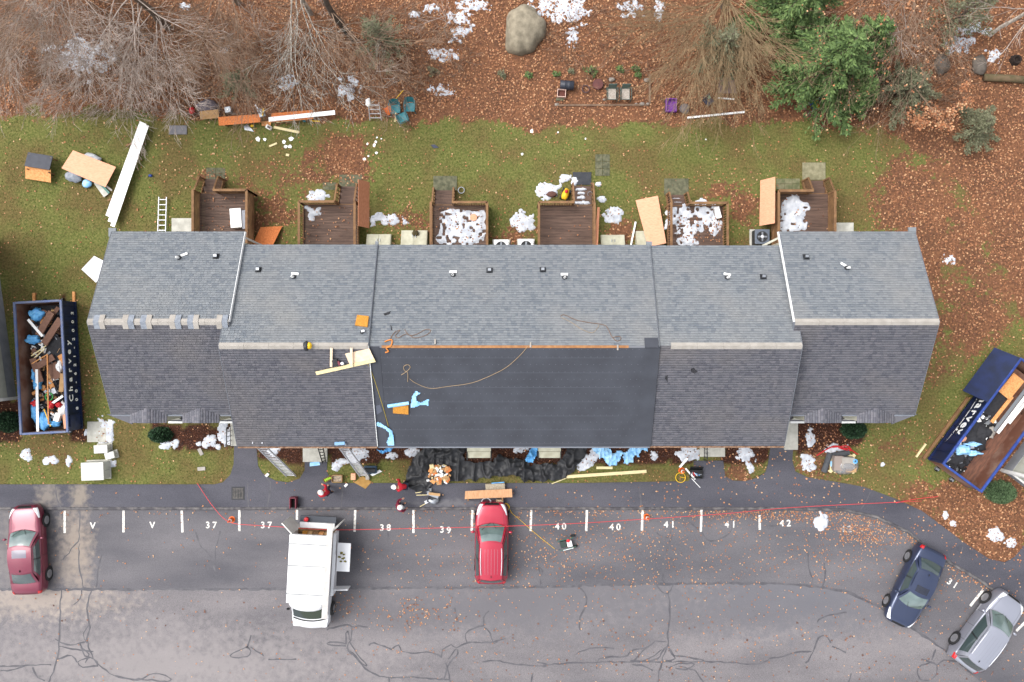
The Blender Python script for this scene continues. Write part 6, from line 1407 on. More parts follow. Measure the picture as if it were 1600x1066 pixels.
v = P(528, 747); t_ = thing('open_carton', 'open tan carton of hardware beside the green tray', 'carton', (v.x, v.y, .02), 0)
for s in (-1, 1): MB().box((s * .27, 0, .14), (.02, .38, .28)).build('side', m_card, t_); MB().box((0, s * .19, .14), (.52, .02, .28)).build('side', m_card, t_)
MB().box((0, 0, .1), (.5, .36, .1)).build('contents', M('hardware', C(186, 168, 140), .8, C(110, 100, 96), 16), t_)
quad_sheet('cardboard_sheet', 'flat tan cardboard sheet on the walk under the second ladder', 'cardboard', [(553, 754), (567, 744), (581, 753), (571, 764)], [.06] * 4, .012, M('tan_board', C(170, 132, 74), .9, C(152, 116, 62), 5))
crate_box('small_box', 'tan box left of the second ladder foot', 'box', tuple(P(553, 744)), (.26, .36, .24), 0, m_ply); crate_box('small_box', 'tan box right of the second ladder foot', 'box', tuple(P(575, 744)), (.2, .34, .24), .1, m_ridge)
t_ = thing('air_compressor', 'blue grey compressor between the ladder and the white scrap', 'compressor', tuple(P(580, 733)))
MB().box((0, 0, .2), (.7, .42, .3)).build('body', M('slate_blue2', C(60, 84, 108), .6), t_, bevel=.04); MB().lathe([(.02, -.3), (.14, -.3), (.14, .3), (.02, .3)], (.0, 0, .42), 14, Matrix.Rotation(R(90), 3, 'Y')).build('tank', m_black, t_)
quad_sheet('trim_scrap', 'white flat trim scrap by the compressor', 'scrap', [(578, 742), (593, 734), (597, 737), (582, 744)], [.1] * 4, .02, m_white)
quad_sheet('foam_sheet', 'pale blue foam piece on the walk before the stoop', 'foam', [(484, 723), (499, 721), (500, 727), (484, 729)], [.05] * 4, .03, m_blueply)
for x, y, lab in ((541, 758, 'small white box lying on the walk near the carton'), (418, 742, 'small white cup lying on the left grass island')): board('cup', lab, 'cup', (x - 2, y + 2), (x + 2, y - 2), .13, .1, m_white, .03)
# left lawn boxes
slab('pale utility pad with snow on it left of the end unit', 136, 166, 659, 691, m_conc, .06)
for lab, x, y, d, r_ in (('large pale utility cabinet on the left front lawn', 150, 735, (1.2, .95, .75), R(2)), ('middle sized pale utility box in snow', 161, 701, (.72, .42, .5), R(3)), ('smallest pale utility box tilted in snow', 174, 711, (.5, .34, .4), R(14))):
    v = P(x, y, d[2] / 2); t_ = thing('utility_cabinet', lab, 'utility box', (v.x, v.y, 0), r_, 'pale utility boxes'); m_ut = M('utility_grey', C(206, 206, 200), .6, C(192, 192, 186), 3)
    MB().box((0, 0, .04), (d[0] + .12, d[1] + .12, .08)).build('plinth', m_conc, t_); MB().box((0, 0, .08 + (d[2] - .1) / 2), (d[0], d[1], d[2] - .1)).build('body', m_ut, t_, bevel=.02); MB().box((0, 0, d[2]), (d[0] + .03, d[1] + .03, .05)).build('lid', m_ut, t_, bevel=.015)
    MB().box((d[0] / 2 + .004, 0, d[2] * .5), (.01, .02, d[2] * .6)).build('door_seam', m_steel, t_)
for k, (a, b) in enumerate((((311, 701), (316, 711)), ((309, 733), (321, 732)))): board('stone_marker', ('upright', 'lying')[k] + ' pale stepping stone in the left front lawn', 'stone', a, b, .2, .04, m_ridge, .02)
# pallet at right
v = P(1318, 725, .3); t_ = thing('wrapped_pallet', 'plastic wrapped pallet of boxes on the right front lawn', 'pallet', (v.x, v.y, 0), R(-2)); 
for k in range(6): MB().box((-.62 + .25 * k, 0, .11), (.12, 1.1, .03)).build('slat', m_pine, t_)
for k in (-.45, 0, .45): MB().box((0, k, .05), (1.5, .08, .1)).build('bearer', m_pine, t_)
for k, (x, y, d) in enumerate(((-.35, .05, (.5, .8, .4)), (.15, .1, (.7, .6, .46)), (.35, -.25, (.6, .35, .36)))): MB().box((x, y, .13 + d[2] / 2), d).build('carton', (M('grey_carton', C(150, 136, 128), .8), m_ridge, m_card)[k], t_, bevel=.01)
MB().lathe([(.06, 0), (.13, 0), (.13, .1), (.06, .1), (.06, 0)], (.52, .2, .5), 14).build('blue_roll', m_bluet, t_)
mb = MB(); blob(mb, (.12, -.08, .1), (.78, .55, .52), 5, .05, 24, 12); mb.build('plastic_wrap', M('clear_wrap', C(214, 214, 216), .25, trans=.72, spec=.5), t_, True)
for lab, a, b, z in (('grey felt roll left of the wrapped pallet', (1297, 708), (1287, 738), .12), ('grey felt roll behind the wrapped pallet', (1300, 712), (1326, 707), .16)):
    A = P(*a, z); Bq = P(*b, z); one('felt_roll', MB().tube([A, Bq], .16, 14), M('roll_grey', C(82, 84, 88), .85, C(70, 72, 76), 6), lab, 'roll', 'grey felt rolls')
crate_box('blue_box', 'small light blue carton left of the wrapped pallet', 'box', tuple(P(1299, 724)), (.24, .3, .2), .1, m_blueply)
rope('strap', 'red strap tangled in the snow behind the pallet', 'strap', [q3(1276, 712, .05), q3(1292, 702, .15), q3(1305, 697, .2), q3(1318, 700, .25), q3(1328, 702, .22), q3(1340, 710, .08)], .035, m_red)
rope('strap', 'second red strap looped above the pallet', 'strap', [q3(1300, 699, .16), q3(1312, 698, .2), q3(1324, 697, .24), q3(1330, 704, .2), q3(1322, 703, .22), q3(1310, 700, .2)], .035, m_red)
# ------------------------------------------------------------------ things on the roof
def roof_board(name, label, cat, a, b, wd, th, mat, dz=.03, group=None):
    A = RP(*a, dz); Bq = RP(*b, dz); A.z += th / 2; Bq.z += th / 2; n = Vector((0, -sn, cs)); return one(name, MB().beam(A, Bq, wd, th, up=n), mat, label, cat, group)
def roof_quad(name, label, cat, pts, mat, th=.02, dz=.035):
    V = [RP(*p, dz) for p in pts]; n = (V[1] - V[0]).cross(V[2] - V[0]).normalized(); n = n if n.z > 0 else -n
    lo = [q_ - n * th for q_ in V]; k = len(V); mb = MB().add(V + lo, [tuple(range(k)), tuple(range(2 * k - 1, k - 1, -1))] + [(i, i + k, (i + 1) % k + k, (i + 1) % k) for i in range(k)])
    if (V[1] - V[0]).cross(V[2] - V[0]).z < 0: mb.f = [f[::-1] for f in mb.f]
    return one(name, mb, mat, label, cat)
m_stud = M('pale_stud', C(238, 216, 188), .8, C(226, 200, 170), 5)
ROOFS_ALL = ROOFS
ROOFS = [dict(ROOFS[1], x1=-5.5)]
roof_board('lumber', 'pale toe board slanting across the front roof', 'lumber', (494, 583.5), (586, 563), .17, .04, m_pine, .05)
roof_board('lumber', 'left of two short studs on the front roof ridge', 'lumber', (518, 544), (517.5, 573), .11, .04, m_stud, .12, 'short studs on the ridge')
roof_board('lumber', 'right of two short studs, over the plywood piece', 'lumber', (549, 544), (549.5, 573), .11, .04, m_stud, .14, 'short studs on the ridge')
roof_quad('plywood_sheet', 'pale plywood offcut on the front roof by the felt', 'plywood', [(539, 553), (577, 545), (585, 562), (546, 569)], m_stud, .02, .06)
ROOFS = ROOFS_ALL
t_ = thing('nail_gun', 'nail gun and tools between the two roof studs', 'nail gun', tuple(RP(527, 566, .03)))
MB().box((-.08, 0, .1), (.24, .3, .14), .2).build('case', m_blkd, t_); MB().box((.1, -.05, .1), (.1, .2, .12), .5).build('magazine', m_mar, t_); MB().lathe([(.02, 0), (.07, 0), (.07, .16), (.02, .17)], (.26, -.06, .03), 10).build('motor', m_alu, t_)
v = RP(482, 541, .03); t_ = thing('tool_bag', 'black and yellow tool bag on the ridge', 'bag', tuple(v)); mb = MB(); blob(mb, (-.06, 0, .14), (.14, .24, .16), 3, .1); mb.build('bag', m_black, t_, True); mb = MB(); blob(mb, (.09, .02, .15), (.11, .17, .15), 5, .12); mb.build('flap', m_yellow, t_, True)
roof_quad('foam_pad', 'yellow foam pad on the back roof near the ridge', 'foam pad', [(558, 492), (576, 494), (574, 510.5), (554.5, 508)], m_foam, .08, .1)
roof_quad('foam_pad', 'brown foam pad on the black felt under the blue roll', 'foam pad', [(614, 635), (638, 634), (638, 648), (614, 646)], m_foam, .08, .1)
v = RP(567, 518, .04); t_ = thing('cordless_drill', 'small grey drill below the yellow foam pad', 'drill', tuple(v)); MB().box((.02, .02, .06), (.16, .1, .1), .2).build('body', m_alu, t_, bevel=.02); MB().box((-.06, -.05, .05), (.1, .12, .1)).build('battery', m_black, t_, bevel=.02)
A = RP(606, 635, .09); Bq = RP(639, 630, .09); one('plastic_roll', MB().tube([A, Bq], .085, 12), m_blueply, 'light blue roll lying on the black felt', 'roll')
roof_z = lambda X, Y: np.where(Y > -.22, 8.05 - SL * (Y + .22), 8.05 - SL * (-.22 - Y)) + .02
r3 = lambda pts: [tuple(RP(a, b).xy) for a, b in pts]
cloth('plastic_sheet', r3([(641, 637), (644, 618), (650, 609), (658, 614), (651, 620), (652, 625), (657, 628), (671, 622), (671, 635), (658, 633), (652, 636), (647, 638)]), roof_z, .09, m_blueply, 'bow shaped light blue plastic on the black felt', 'plastic sheet', 3, .04, freq=3, ragged=.05)
cloth('plastic_sheet', r3([(588, 660), (592, 658), (604, 665), (613, 672), (616, 682), (617, 696), (606, 697), (604, 690), (609, 678), (602, 670), (588, 666)]), roof_z, .09, m_blueply, 'long curved blue plastic strip on the felt edge', 'plastic sheet', 4, .04, freq=3, ragged=.08)
cloth('plastic_sheet', pxpoly([(588, 701), (600, 703), (606, 697), (616, 698), (612, 706), (598, 709), (590, 705)], 3.5), 3.4, .3, m_bluet, 'blue plastic tail hanging below the eave', 'plastic sheet', 6, .04, freq=3, ragged=.08)
roof_quad('shingle_piece', 'grey shingle piece lying on the felt edge', 'shingle', [(587, 634), (594, 633), (597, 643), (589, 648)], M('slate_piece', C(84, 88, 100), .8), .01)
roof_quad('shingle_piece', 'dark shingle scrap on the back roof', 'shingle', [(599, 490), (611, 486), (608, 491), (601, 493)], m_blkd, .01); roof_quad('shingle_piece', 'thin dark shingle sliver on the back roof', 'shingle', [(610, 508), (611, 508), (613, 516), (611, 516)], m_blkd, .01)
roof_quad('shingle_piece', 'dark shingle scrap on the right front roof', 'shingle', [(1040, 588), (1043, 587), (1043, 597), (1039, 592)], m_blkd, .01); roof_quad('shingle_piece', 'oval dark scrap on the right front roof', 'shingle', [(1079, 577), (1084, 575), (1090, 581), (1085, 584), (1080, 581)], m_blkd, .02)
rr = lambda pts, d=.03: [tuple(RP(a, b, d)) for a, b in pts]
m_rope = M('tan_rope', C(160, 138, 110), .8); m_cord = M('brown_cord', C(116, 92, 76), .8); m_yrope = M('yellow_rope', C(168, 146, 50), .8)
rope('safety_rope', 'tan rope curving across the black felt to the ridge', 'rope', rr([(825, 541), (812, 556), (790, 575), (760, 590), (735, 599), (700, 604), (672, 607), (650, 599), (640, 592)]), .013, m_rope)
rope('safety_rope', 'small tan rope loop at the left end of the felt rope', 'rope', rr([(627, 586), (636, 580), (641, 574), (637, 570), (631, 573), (632, 579), (637, 583), (637, 597)]), .016, m_rope)
rope('safety_rope', 'yellow rope running down the felt edge', 'rope', rr([(574, 568), (583, 588), (592, 615), (601, 645), (607, 667)]), .014, m_yrope)
rope('safety_rope', 'brown rope tangle on the back roof by the orange anchor', 'rope', rr([(609, 531), (616, 520), (625, 516), (618, 524), (622, 528), (635, 522), (648, 528), (665, 524), (673, 517), (665, 515), (652, 522), (640, 524), (632, 515)]), .016, m_cord)
rope('safety_rope', 'brown rope loop on the right of the back roof', 'rope', rr([(876, 494), (882, 492), (900, 500), (920, 504), (944, 508), (950, 514), (956, 526), (964, 533), (970, 530), (968, 526), (958, 527)]), .016, m_cord)
rope('safety_rope', 'thin tan rope arc under the right rope loop', 'rope', rr([(877, 496), (893, 504), (908, 514), (925, 520), (934, 512), (935, 508)]), .01, m_rope)
m_anchor = M('anchor_strap', C(206, 128, 58), .7)
for lab, pts in (('orange roof anchor at the left end of the ridge', [(601, 534), (612, 531), (611, 540), (604, 544), (607, 549), (602, 551)]),): rope('roof_anchor', lab, 'anchor', rr(pts, .05), .035, m_anchor)
for lab, x, y in (('pale wood block standing on the ridge left of centre', 680, 535), ('small pale block on the ridge right of centre', 829, 540), ('grey block hanging off the right end of the ridge slot', 965, 544)): roof_board('wood_block', lab, 'block', (x, y - 5), (x, y + 3), .07, .05, m_ridge, .05)
# dried leaves on roof
# ------------------------------------------------------------------ people
m_skin = M('skin', C(196, 146, 120), .6); m_jkt = M('red_jacket', C(190, 30, 46), .85, C(164, 22, 38), 5); m_jkt2 = M('maroon_jacket', C(134, 32, 62), .85, C(110, 26, 50), 5); m_jean = M('dark_trousers', C(42, 46, 62), .9); m_boot = M('tan_boot', C(140, 104, 62), .8); m_hat = M('white_hard_hat', C(248, 248, 248), .35, spec=.5)
def skin_mesh(name, chains, mat, parent, root=0, sub=1):
    """chains: list of lists of (point, radius); first chain's first vertex is the root; shared points are merged"""
    vs_, es_, rs_ = [], [], []; idx = {}
    for ch in chains:
        prev = None
        for p, r_ in ch:
            k = tuple(round(c, 4) for c in p)
            if k not in idx: idx[k] = len(vs_); vs_.append(p); rs_.append(r_)
            i = idx[k]
            if prev is not None and prev != i: es_.append((prev, i))
            prev = i
    me = bpy.data.meshes.new(name); me.from_pydata(vs_, es_, []); o = bpy.data.objects.new(name, me); COL.objects.link(o); o.parent = parent
    sk = o.modifiers.new('skin', 'SKIN'); sk.use_smooth_shade = True
    for i, d in enumerate(me.skin_vertices[0].data):
        r_ = rs_[i]; d.radius = (r_, r_) if not isinstance(r_, tuple) else r_; d.use_root = (i == 0)
    sb = o.modifiers.new('sub', 'SUBSURF'); sb.levels = sub; sb.render_levels = sub
    bpy.context.view_layer.update()
    me2 = bpy.data.meshes.new_from_object(o.evaluated_get(bpy.context.evaluated_depsgraph_get())); o.modifiers.clear(); o.data = me2; me2.name = name
    me2.materials.clear(); me2.materials.append(mat); me2.polygons.foreach_set('use_smooth', np.ones(len(me2.polygons), bool)); return o
def person(label, px, py, rz, jacket, lean=0.0, handL=(.30, .30, .95), handR=(-.30, .25, .95), step=.12):
    """faces +y; lean tips the trunk forward"""
    v = P(px, py); t_ = thing('person', label, 'person', (v.x, v.y, ZS), rz, 'roofing crew in white hard hats')
    hip = Vector((0, 0, .95)); T = lambda x, y, z: tuple(hip + Matrix.Rotation(-lean, 3, 'X') @ Vector((x, y, z)))
    pel = tuple(hip); chest = T(0, .02, .38); neck = T(0, .03, .52); chin = T(0, .06, .60); head = T(0, .08, .70); crown = T(0, .07, .80)
    arms = []; fing = []
    for s, hnd in ((1, handL), (-1, handR)):
        sh = T(s * .19, .01, .44); H_ = Vector(hnd); el = (Vector(sh) + H_) / 2 + Vector((s * .09, -.06, -.06)); wr_ = Vector(el).lerp(H_, .92)
        arms.append((s, sh, tuple(el), tuple(wr_), tuple(H_)))
    legs = [(s, (s * .09, 0, .90), (s * .10, s * step * .5 + .04, .5), (s * .10, s * step, .1), (s * .11, s * step + .14, .04)) for s in (1, -1)]
    ch = [[(pel, .13), (T(0, 0, .2), .12), (chest, .14), (neck, .06), (chin, .075), (head, .095), (crown, .075)], ]
    for s, sh, el, wr_, H_ in arms:
        ch.append([(chest, .14), (sh, .06), (el, .045), (wr_, .03), (H_, .04)])
        d = (Vector(H_) - Vector(wr_)).normalized(); sd2 = d.cross(Vector((0, 0, 1))).normalized() if abs(d.z) < .95 else Vector((1, 0, 0))
        for k, (off, ln) in enumerate(((-.03, .07), (-.01, .085), (.01, .08), (.03, .065))):
            b0 = Vector(H_) + sd2 * off + d * .03; b1 = b0 + d * ln * .55; b2 = b1 + d * ln * .35 + Vector((0, 0, -.025)); ch.append([(H_, .04), (tuple(b0), .011), (tuple(b1), .0095), (tuple(b2), .0085)])
        th = Vector(H_) + sd2 * (-s) * .045; ch.append([(H_, .04), (tuple(th), .012), (tuple(th + d * .05), .010)])
    for s, a, b, c, d in legs: ch.append([(pel, .13), (a, .09), (b, .065), (c, .045), (d, .045)])
    skin_mesh('body', ch, m_skin, t_)
    jc = [[(T(0, 0, -.06), .16), (T(0, 0, .1), .165), (T(0, 0, .26), .175), (chest, .18), (T(0, .02, .47), .12)]]
    for s, sh, el, wr_, H_ in arms: jc.append([(chest, .18), (sh, .092), (el, .072), (tuple(Vector(el).lerp(Vector(wr_), .92)), .052)])
    skin_mesh('jacket', jc, jacket, t_)
    tr = [[(pel, .145)]] + [[(pel, .145), (a, .112), (b, .088), (tuple(Vector(c) + Vector((0, 0, .04))), .07)] for s, a, b, c, d in legs]
    skin_mesh('trousers', tr, m_jean, t_)
    for s, a, b, c, d in legs: skin_mesh('boot', [[(tuple(Vector(c) + Vector((0, -.03, -.02))), .062), (tuple(Vector(c) + Vector((0, .05, -.05))), .055), (d, .05)]], m_boot, t_)
    hm = Matrix.Rotation(-lean * .9, 3, 'X'); hb = Vector(head) + hm @ Vector((0, 0, .03))
    MB().lathe([(.150, 0), (.150, .012), (.128, .02), (.122, .07), (.095, .125), (.05, .15), (.005, .155)], tuple(hb), 18, hm @ Matrix.Diagonal((.92, 1.12, 1))).build('hard_hat', m_hat, t_, True)
    fc = MB()
    for s in (-1, 1): blob(fc, tuple(Vector(head) + hm @ Vector((s * .033, .093, .0))), (.012, .008, .01), 1, 0, 6, 5, None)
    fc.build('eyes', m_dark, t_, True)
    ns = MB(); blob(ns, tuple(Vector(head) + hm @ Vector((0, .105, -.03))), (.014, .02, .025), 1, 0, 7, 6, None); blob(ns, tuple(Vector(head) + hm @ Vector((0, .088, -.075))), (.028, .008, .008), 1, 0, 7, 5, None)
    for s in (-1, 1): blob(ns, tuple(Vector(head) + hm @ Vector((s * .095, 0, -.02))), (.012, .025, .035), 1, 0, 6, 5, None)
    ns.build('face_features', m_skin, t_, True)
    return t_
person('person in red jacket and white hard hat standing by the green tray', 518, 764, R(62), m_jkt, .22, (.28, .42, 1.05), (-.28, .40, 1.0), .16)
person('person in bright red jacket bending at the corner of the black tarp', 637, 755, R(85), m_jkt, .75, (.26, .55, .62), (-.24, .52, .6), .10)
person('person in maroon jacket and white hard hat standing on the kerb', 627, 786, R(-60), m_jkt2, .18, (.30, .30, .95), (-.28, .42, 1.05), .12)
# ------------------------------------------------------------------ trees
def tubes_np(segs, sides):
    """segs: list of (p0,p1,r0,r1) -> arrays"""
    A = np.array([s[0] for s in segs], float); Bq = np.array([s[1] for s in segs], float); r0 = np.array([s[2] for s in segs]); r1 = np.array([s[3] for s in segs])
    d = Bq - A; d /= np.linalg.norm(d, axis=1, keepdims=True) + 1e-9
    ref = np.where(np.abs(d[:, 2:3]) > .9, np.array([[1., 0, 0]]), np.array([[0, 0, 1.]]))
    u = np.cross(d, ref); u /= np.linalg.norm(u, axis=1, keepdims=True) + 1e-9; v = np.cross(u, d)
    n = len(segs); V = np.zeros((n, 2 * sides, 3))
    for k in range(sides):
        a = 2 * math.pi * k / sides; o = u * math.cos(a) + v * math.sin(a)
        V[:, k] = A + o * r0[:, None]; V[:, sides + k] = Bq + o * r1[:, None]
    F = np.zeros((n, sides, 4), int); base = (np.arange(n) * 2 * sides)[:, None]
    for k in range(sides):
        k2 = (k + 1) % sides; F[:, k] = np.concatenate([base + k, base + k2, base + sides + k2, base + sides + k], 1)
    return V.reshape(-1, 3), F.reshape(-1, 4)
def grow(segs, p, d, length, r, rg, level, spread, droop, maxl, kids, tips, step=.35):
    n = max(2, int(length / step)); st = length / n; pts = [np.array(p, float)]; d = np.array(d, float); d /= np.linalg.norm(d)
    for i in range(n):
        d = d + rg.normal(0, .07, 3) + np.array([0, 0, droop]); d /= np.linalg.norm(d)
        q_ = pts[-1] + d * st; ra = r * (1 - .75 * i / n); rb = r * (1 - .75 * (i + 1) / n)
        segs.append((pts[-1], q_, ra, rb)); pts.append(q_)
    tips.append((pts[-1], d))
    if level >= maxl: return
    m = int(round(kids[level] * length))
    for k in range(m):
        u = rg.uniform(.18, 1.0); i = min(int(u * n), n - 1); q_ = pts[i] + (pts[i + 1] - pts[i]) * (u * n - i)
        dd = pts[i + 1] - pts[i]; dd /= np.linalg.norm(dd); ang = rg.uniform(-1, 1)
        side = np.cross(dd, [0, 0, 1.]); side /= np.linalg.norm(side) + 1e-9; upv = np.cross(side, dd)
        nd = dd + (side * (1 if ang > 0 else -1) * rg.uniform(.35, 1.0) + upv * rg.normal(0.1, .35)) * spread
        grow(segs, q_, nd, length * rg.uniform(.26, .5) * (1.15 - .5 * u), max(r * .42 * (1 - .6 * u), .006), rg, level + 1, spread, droop * .8, maxl, kids, tips, step)
def bare_tree(name, label, base, height, trunk_r, limbs, mat_t, mat_c, seed, kids=(3.2, 3.0, 0), maxl=2, spread=.75, group='bare trees at the wood edge', limb_r=.034, leaves=0, twig=.0075, lean=(0, 0)):
    """limbs: list of (px,py,z_end,z_start) targets"""
    rg = np.random.default_rng(seed); B0 = np.array(P(*base)); t_ = thing(name, label, 'tree', tuple(B0), 0, group)
    ts = []; z = 0; p = np.zeros(3); nseg = 10; path = [p]
    for i in range(nseg):
        q_ = p + np.array([rg.normal(0, .06) + lean[0] * height / nseg, rg.normal(0, .06) + lean[1] * height / nseg, height / nseg]); ts.append((p, q_, trunk_r * (1 - .07 * i), trunk_r * (1 - .07 * (i + 1)))); p = q_; path.append(p)
    V, F = tubes_np(ts, 9); np_mesh('trunk', V, F, mat_t, t_, True)
    segs = []; tips = []
    for (px_, py_, z1, z0) in limbs:
        z0 = min(max(.6, z0 + rg.uniform(-1.4, 2.4) * (height > 8)), height * .9); u = z0 / height * nseg; i = min(int(u), nseg - 1); s0 = path[i] + (path[i + 1] - path[i]) * (u - i)
        tg = np.array(P(px_, py_, z1)) - B0; d = tg - s0; Ln = np.linalg.norm(d); d0 = d / Ln
        grow(segs, s0, d0 + np.array([0, 0, .12]), Ln, limb_r * rg.uniform(.7, 1.2), rg, 0, spread, -.018, maxl, kids, tips, .4)
    if height > 8:                # upper crown
        for k in range(7):
            i = 5 + k % 5; a_ = k * 2.4 + seed; grow(segs, path[i], [math.cos(a_), math.sin(a_), .9], height * rg.uniform(.25, .4), limb_r, rg, 0, .7, 0, 1, (3.0, 0), tips, .5)
    if segs:
        big = [s for s in segs if s[2] > .02]; sm = [(s[0], s[1], max(s[2], twig), max(s[3], twig * .7)) for s in segs if s[2] <= .02]
        if big: V, F = tubes_np(big, 5); tag(np_mesh('limbs', V, F, mat_c, t_, True), kind='stuff')
        if sm: V, F = tubes_np(sm, 3); tag(np_mesh('crown', V, F, mat_c, t_), kind='stuff')
    if leaves:
        idx = rg.integers(0, len(tips), leaves); C0 = np.array([tips[i][0] for i in idx]) + rg.normal(0, .12, (leaves, 3)); V, F = leaf_quads(C0, rg, .07, .14, 1.0); tag(np_mesh('leaf_cluster', V, F, m_leafp, t_), kind='stuff')
    return t_
def leaf_quads(Cn, rg, s0, s1, tilt):
    n = len(Cn); a = rg.uniform(0, 6.283, n); s = rg.uniform(s0, s1, n); w_ = s * rg.uniform(.32, .5, n)
    ax = np.stack([np.cos(a), np.sin(a), rg.normal(0, .35 * tilt, n)], 1); bx_ = np.stack([-np.sin(a), np.cos(a), rg.normal(0, .35 * tilt, n)], 1)
    fold = rg.uniform(-.3, .5, n) * s * .5; up = np.zeros((n, 3)); up[:, 2] = fold
    V = np.stack([Cn + ax * (s * .5)[:, None], Cn + bx_ * w_[:, None] + up + ax * (s * .08)[:, None], Cn - ax * (s * .5)[:, None], Cn - bx_ * w_[:, None] + up + ax * (s * .08)[:, None]], 1).reshape(-1, 3)
    b = np.arange(n)[:, None] * 4; F = np.concatenate([np.concatenate([b, b + 1, b + 2], 1), np.concatenate([b, b + 2, b + 3], 1)]); return V, F
m_bark = M('grey_bark', C(122, 108, 94), .95, C(94, 82, 72), 6, .5); m_twig = M('grey_twig', C(192, 178, 168), .9, C(152, 138, 126), 3); m_twig2 = M('brown_twig', C(150, 126, 106), .9, C(122, 98, 80), 3); m_birch = M('birch_bark', C(196, 192, 182), .8, C(128, 120, 108), 5); m_olive = M('olive_twig', C(154, 132, 100), .9, C(128, 106, 78), 3)
bare_tree('bare_tree', 'wide spreading bare tree at the top left, above the long white boards', (262, 42), 11, .22, [(120, 120, 5, 2.8), (135, 170, 5.5, 2.2), (178, 180, 5, 2.4), (205, 150, 5, 2.2), (240, 205, 4.5, 2.4), (285, 165, 5, 2.2), (335, 92, 4.5, 2.0), (318, 140, 5, 2.6), (150, 70, 6, 3.2), (230, 120, 5, 2)], m_bark, m_twig, 4)
bare_tree('bare_tree', 'bare tree right of the far left one, its limbs over the snow patch', (142, -8), 11, .18, [(10, 80, 6, 3.0), (2, 120, 6, 2.8), (40, 140, 6, 2.6), (75, 165, 5, 2.4), (110, 130, 5, 2.6), (60, 60, 6.5, 3.4), (150, 150, 5, 2.4), (190, 110, 5, 2.6)], m_bark, m_twig, 14)
bare_tree('bare_tree', 'bare tree leaning in at the far left edge', (60, -15), 11, .18, [(-10, 60, 6, 2.5), (10, 120, 6, 2.4), (50, 100, 5, 2.2), (100, 90, 5, 2.4), (20, 185, 6, 2.6), (90, 40, 6, 3)], m_bark, m_twig2, 5)
bare_tree('bare_tree', 'bare tree above the lumber pile with downward limbs', (372, 5), 11, .17, [(300, 120, 5, 2.4), (330, 160, 5, 2.2), (365, 165, 5, 2.3), (400, 110, 5, 2.4), (420, 150, 4.5, 2.4), (310, 60, 6, 3), (440, 60, 5.5, 3)], m_bark, m_twig2, 6)
bare_tree('birch_tree', 'pale speckled birch with limbs over the lumber pile', (486, 22), 12, .13, [(430, 110, 5, 2), (402, 180, 5, 2.2), (445, 165, 4.5, 2), (465, 60, 5, 2), (520, 140, 4.5, 2), (480, 185, 4.5, 2.3)], m_birch, m_birch, 7, (1.6, 2.4, 0))
bare_tree('bare_tree', 'dark trunked bare tree right of the birch', (553, 62), 12, .2, [(620, 110, 4.5, 2), (640, 150, 4, 2), (600, 165, 4, 1.8), (560, 140, 4.5, 2), (680, 90, 5, 2.5), (520, 90, 5, 2.5), (610, 50, 5, 3)], M('dark_bark', C(92, 80, 70), .95, C(70, 60, 52), 6, .5), m_twig2, 8)
bare_tree('bare_shrub', 'dense fan of olive twigs falling from the top right of centre', (1128, 12), 7, .12, [(1000 + 13.5 * k, 70 + 74 * math.sin(k / 18 * 3.0) + 18 * (k % 3), 3.2, .8 + .1 * (k % 7)) for k in range(19)] + [(1040, 40, 4, 2), (1210, 40, 4, 2), (1080, 70, 4, 1.5), (1150, 90, 4, 1.5), (1190, 175, 3, 1.4), (1200, 150, 3, 1.4)], m_bark, m_olive, 9, (2.6, 3.0, 0), 2, .45, limb_r=.03, twig=.008)
bare_tree('oak_tree', 'sparse tree with a few orange leaves at the top right', (1405, -8), 11, .18, [(1310, 60, 5, 2.4), (1300, 95, 5, 2.2), (1345, 150, 4.5, 2.2), (1375, 175, 4.5, 2.2), (1395, 120, 4.5, 2.4), (1430, 150, 4.5, 2.2), (1460, 120, 5, 2.4), (1340, 40, 6, 3), (1470, 60, 6, 3)], m_bark, m_twig2, 10, (1.8, 2.4, 0), leaves=420)
bare_tree('birch_tree', 'white birch trunk leaning out at the top right corner', (1546, 56), 10, .11, [(1590, 60, 4, 1.6), (1500, 20, 5, 2.4), (1560, 110, 3.5, 1.6)], M('white_birch', C(214, 206, 194), .8, C(150, 138, 124), 5), m_twig, 11, (1.4, 2, 0))
bare_tree('beech_sapling', 'young beech holding pale orange leaves above the right lawn', (1475, 178), 2.6, .04, [(1432, 172, 1.9, 1.0), (1445, 186, 1.7, .8), (1490, 178, 1.9, 1.0), (1505, 165, 2.0, 1.2), (1470, 196, 1.6, .8), (1498, 140, 2.1, 1.2), (1515, 155, 2, 1.2)], m_twig2, m_twig2, 12, (3, 3, 0), 2, .6, group='young trees at the wood edge', limb_r=.02, leaves=900)
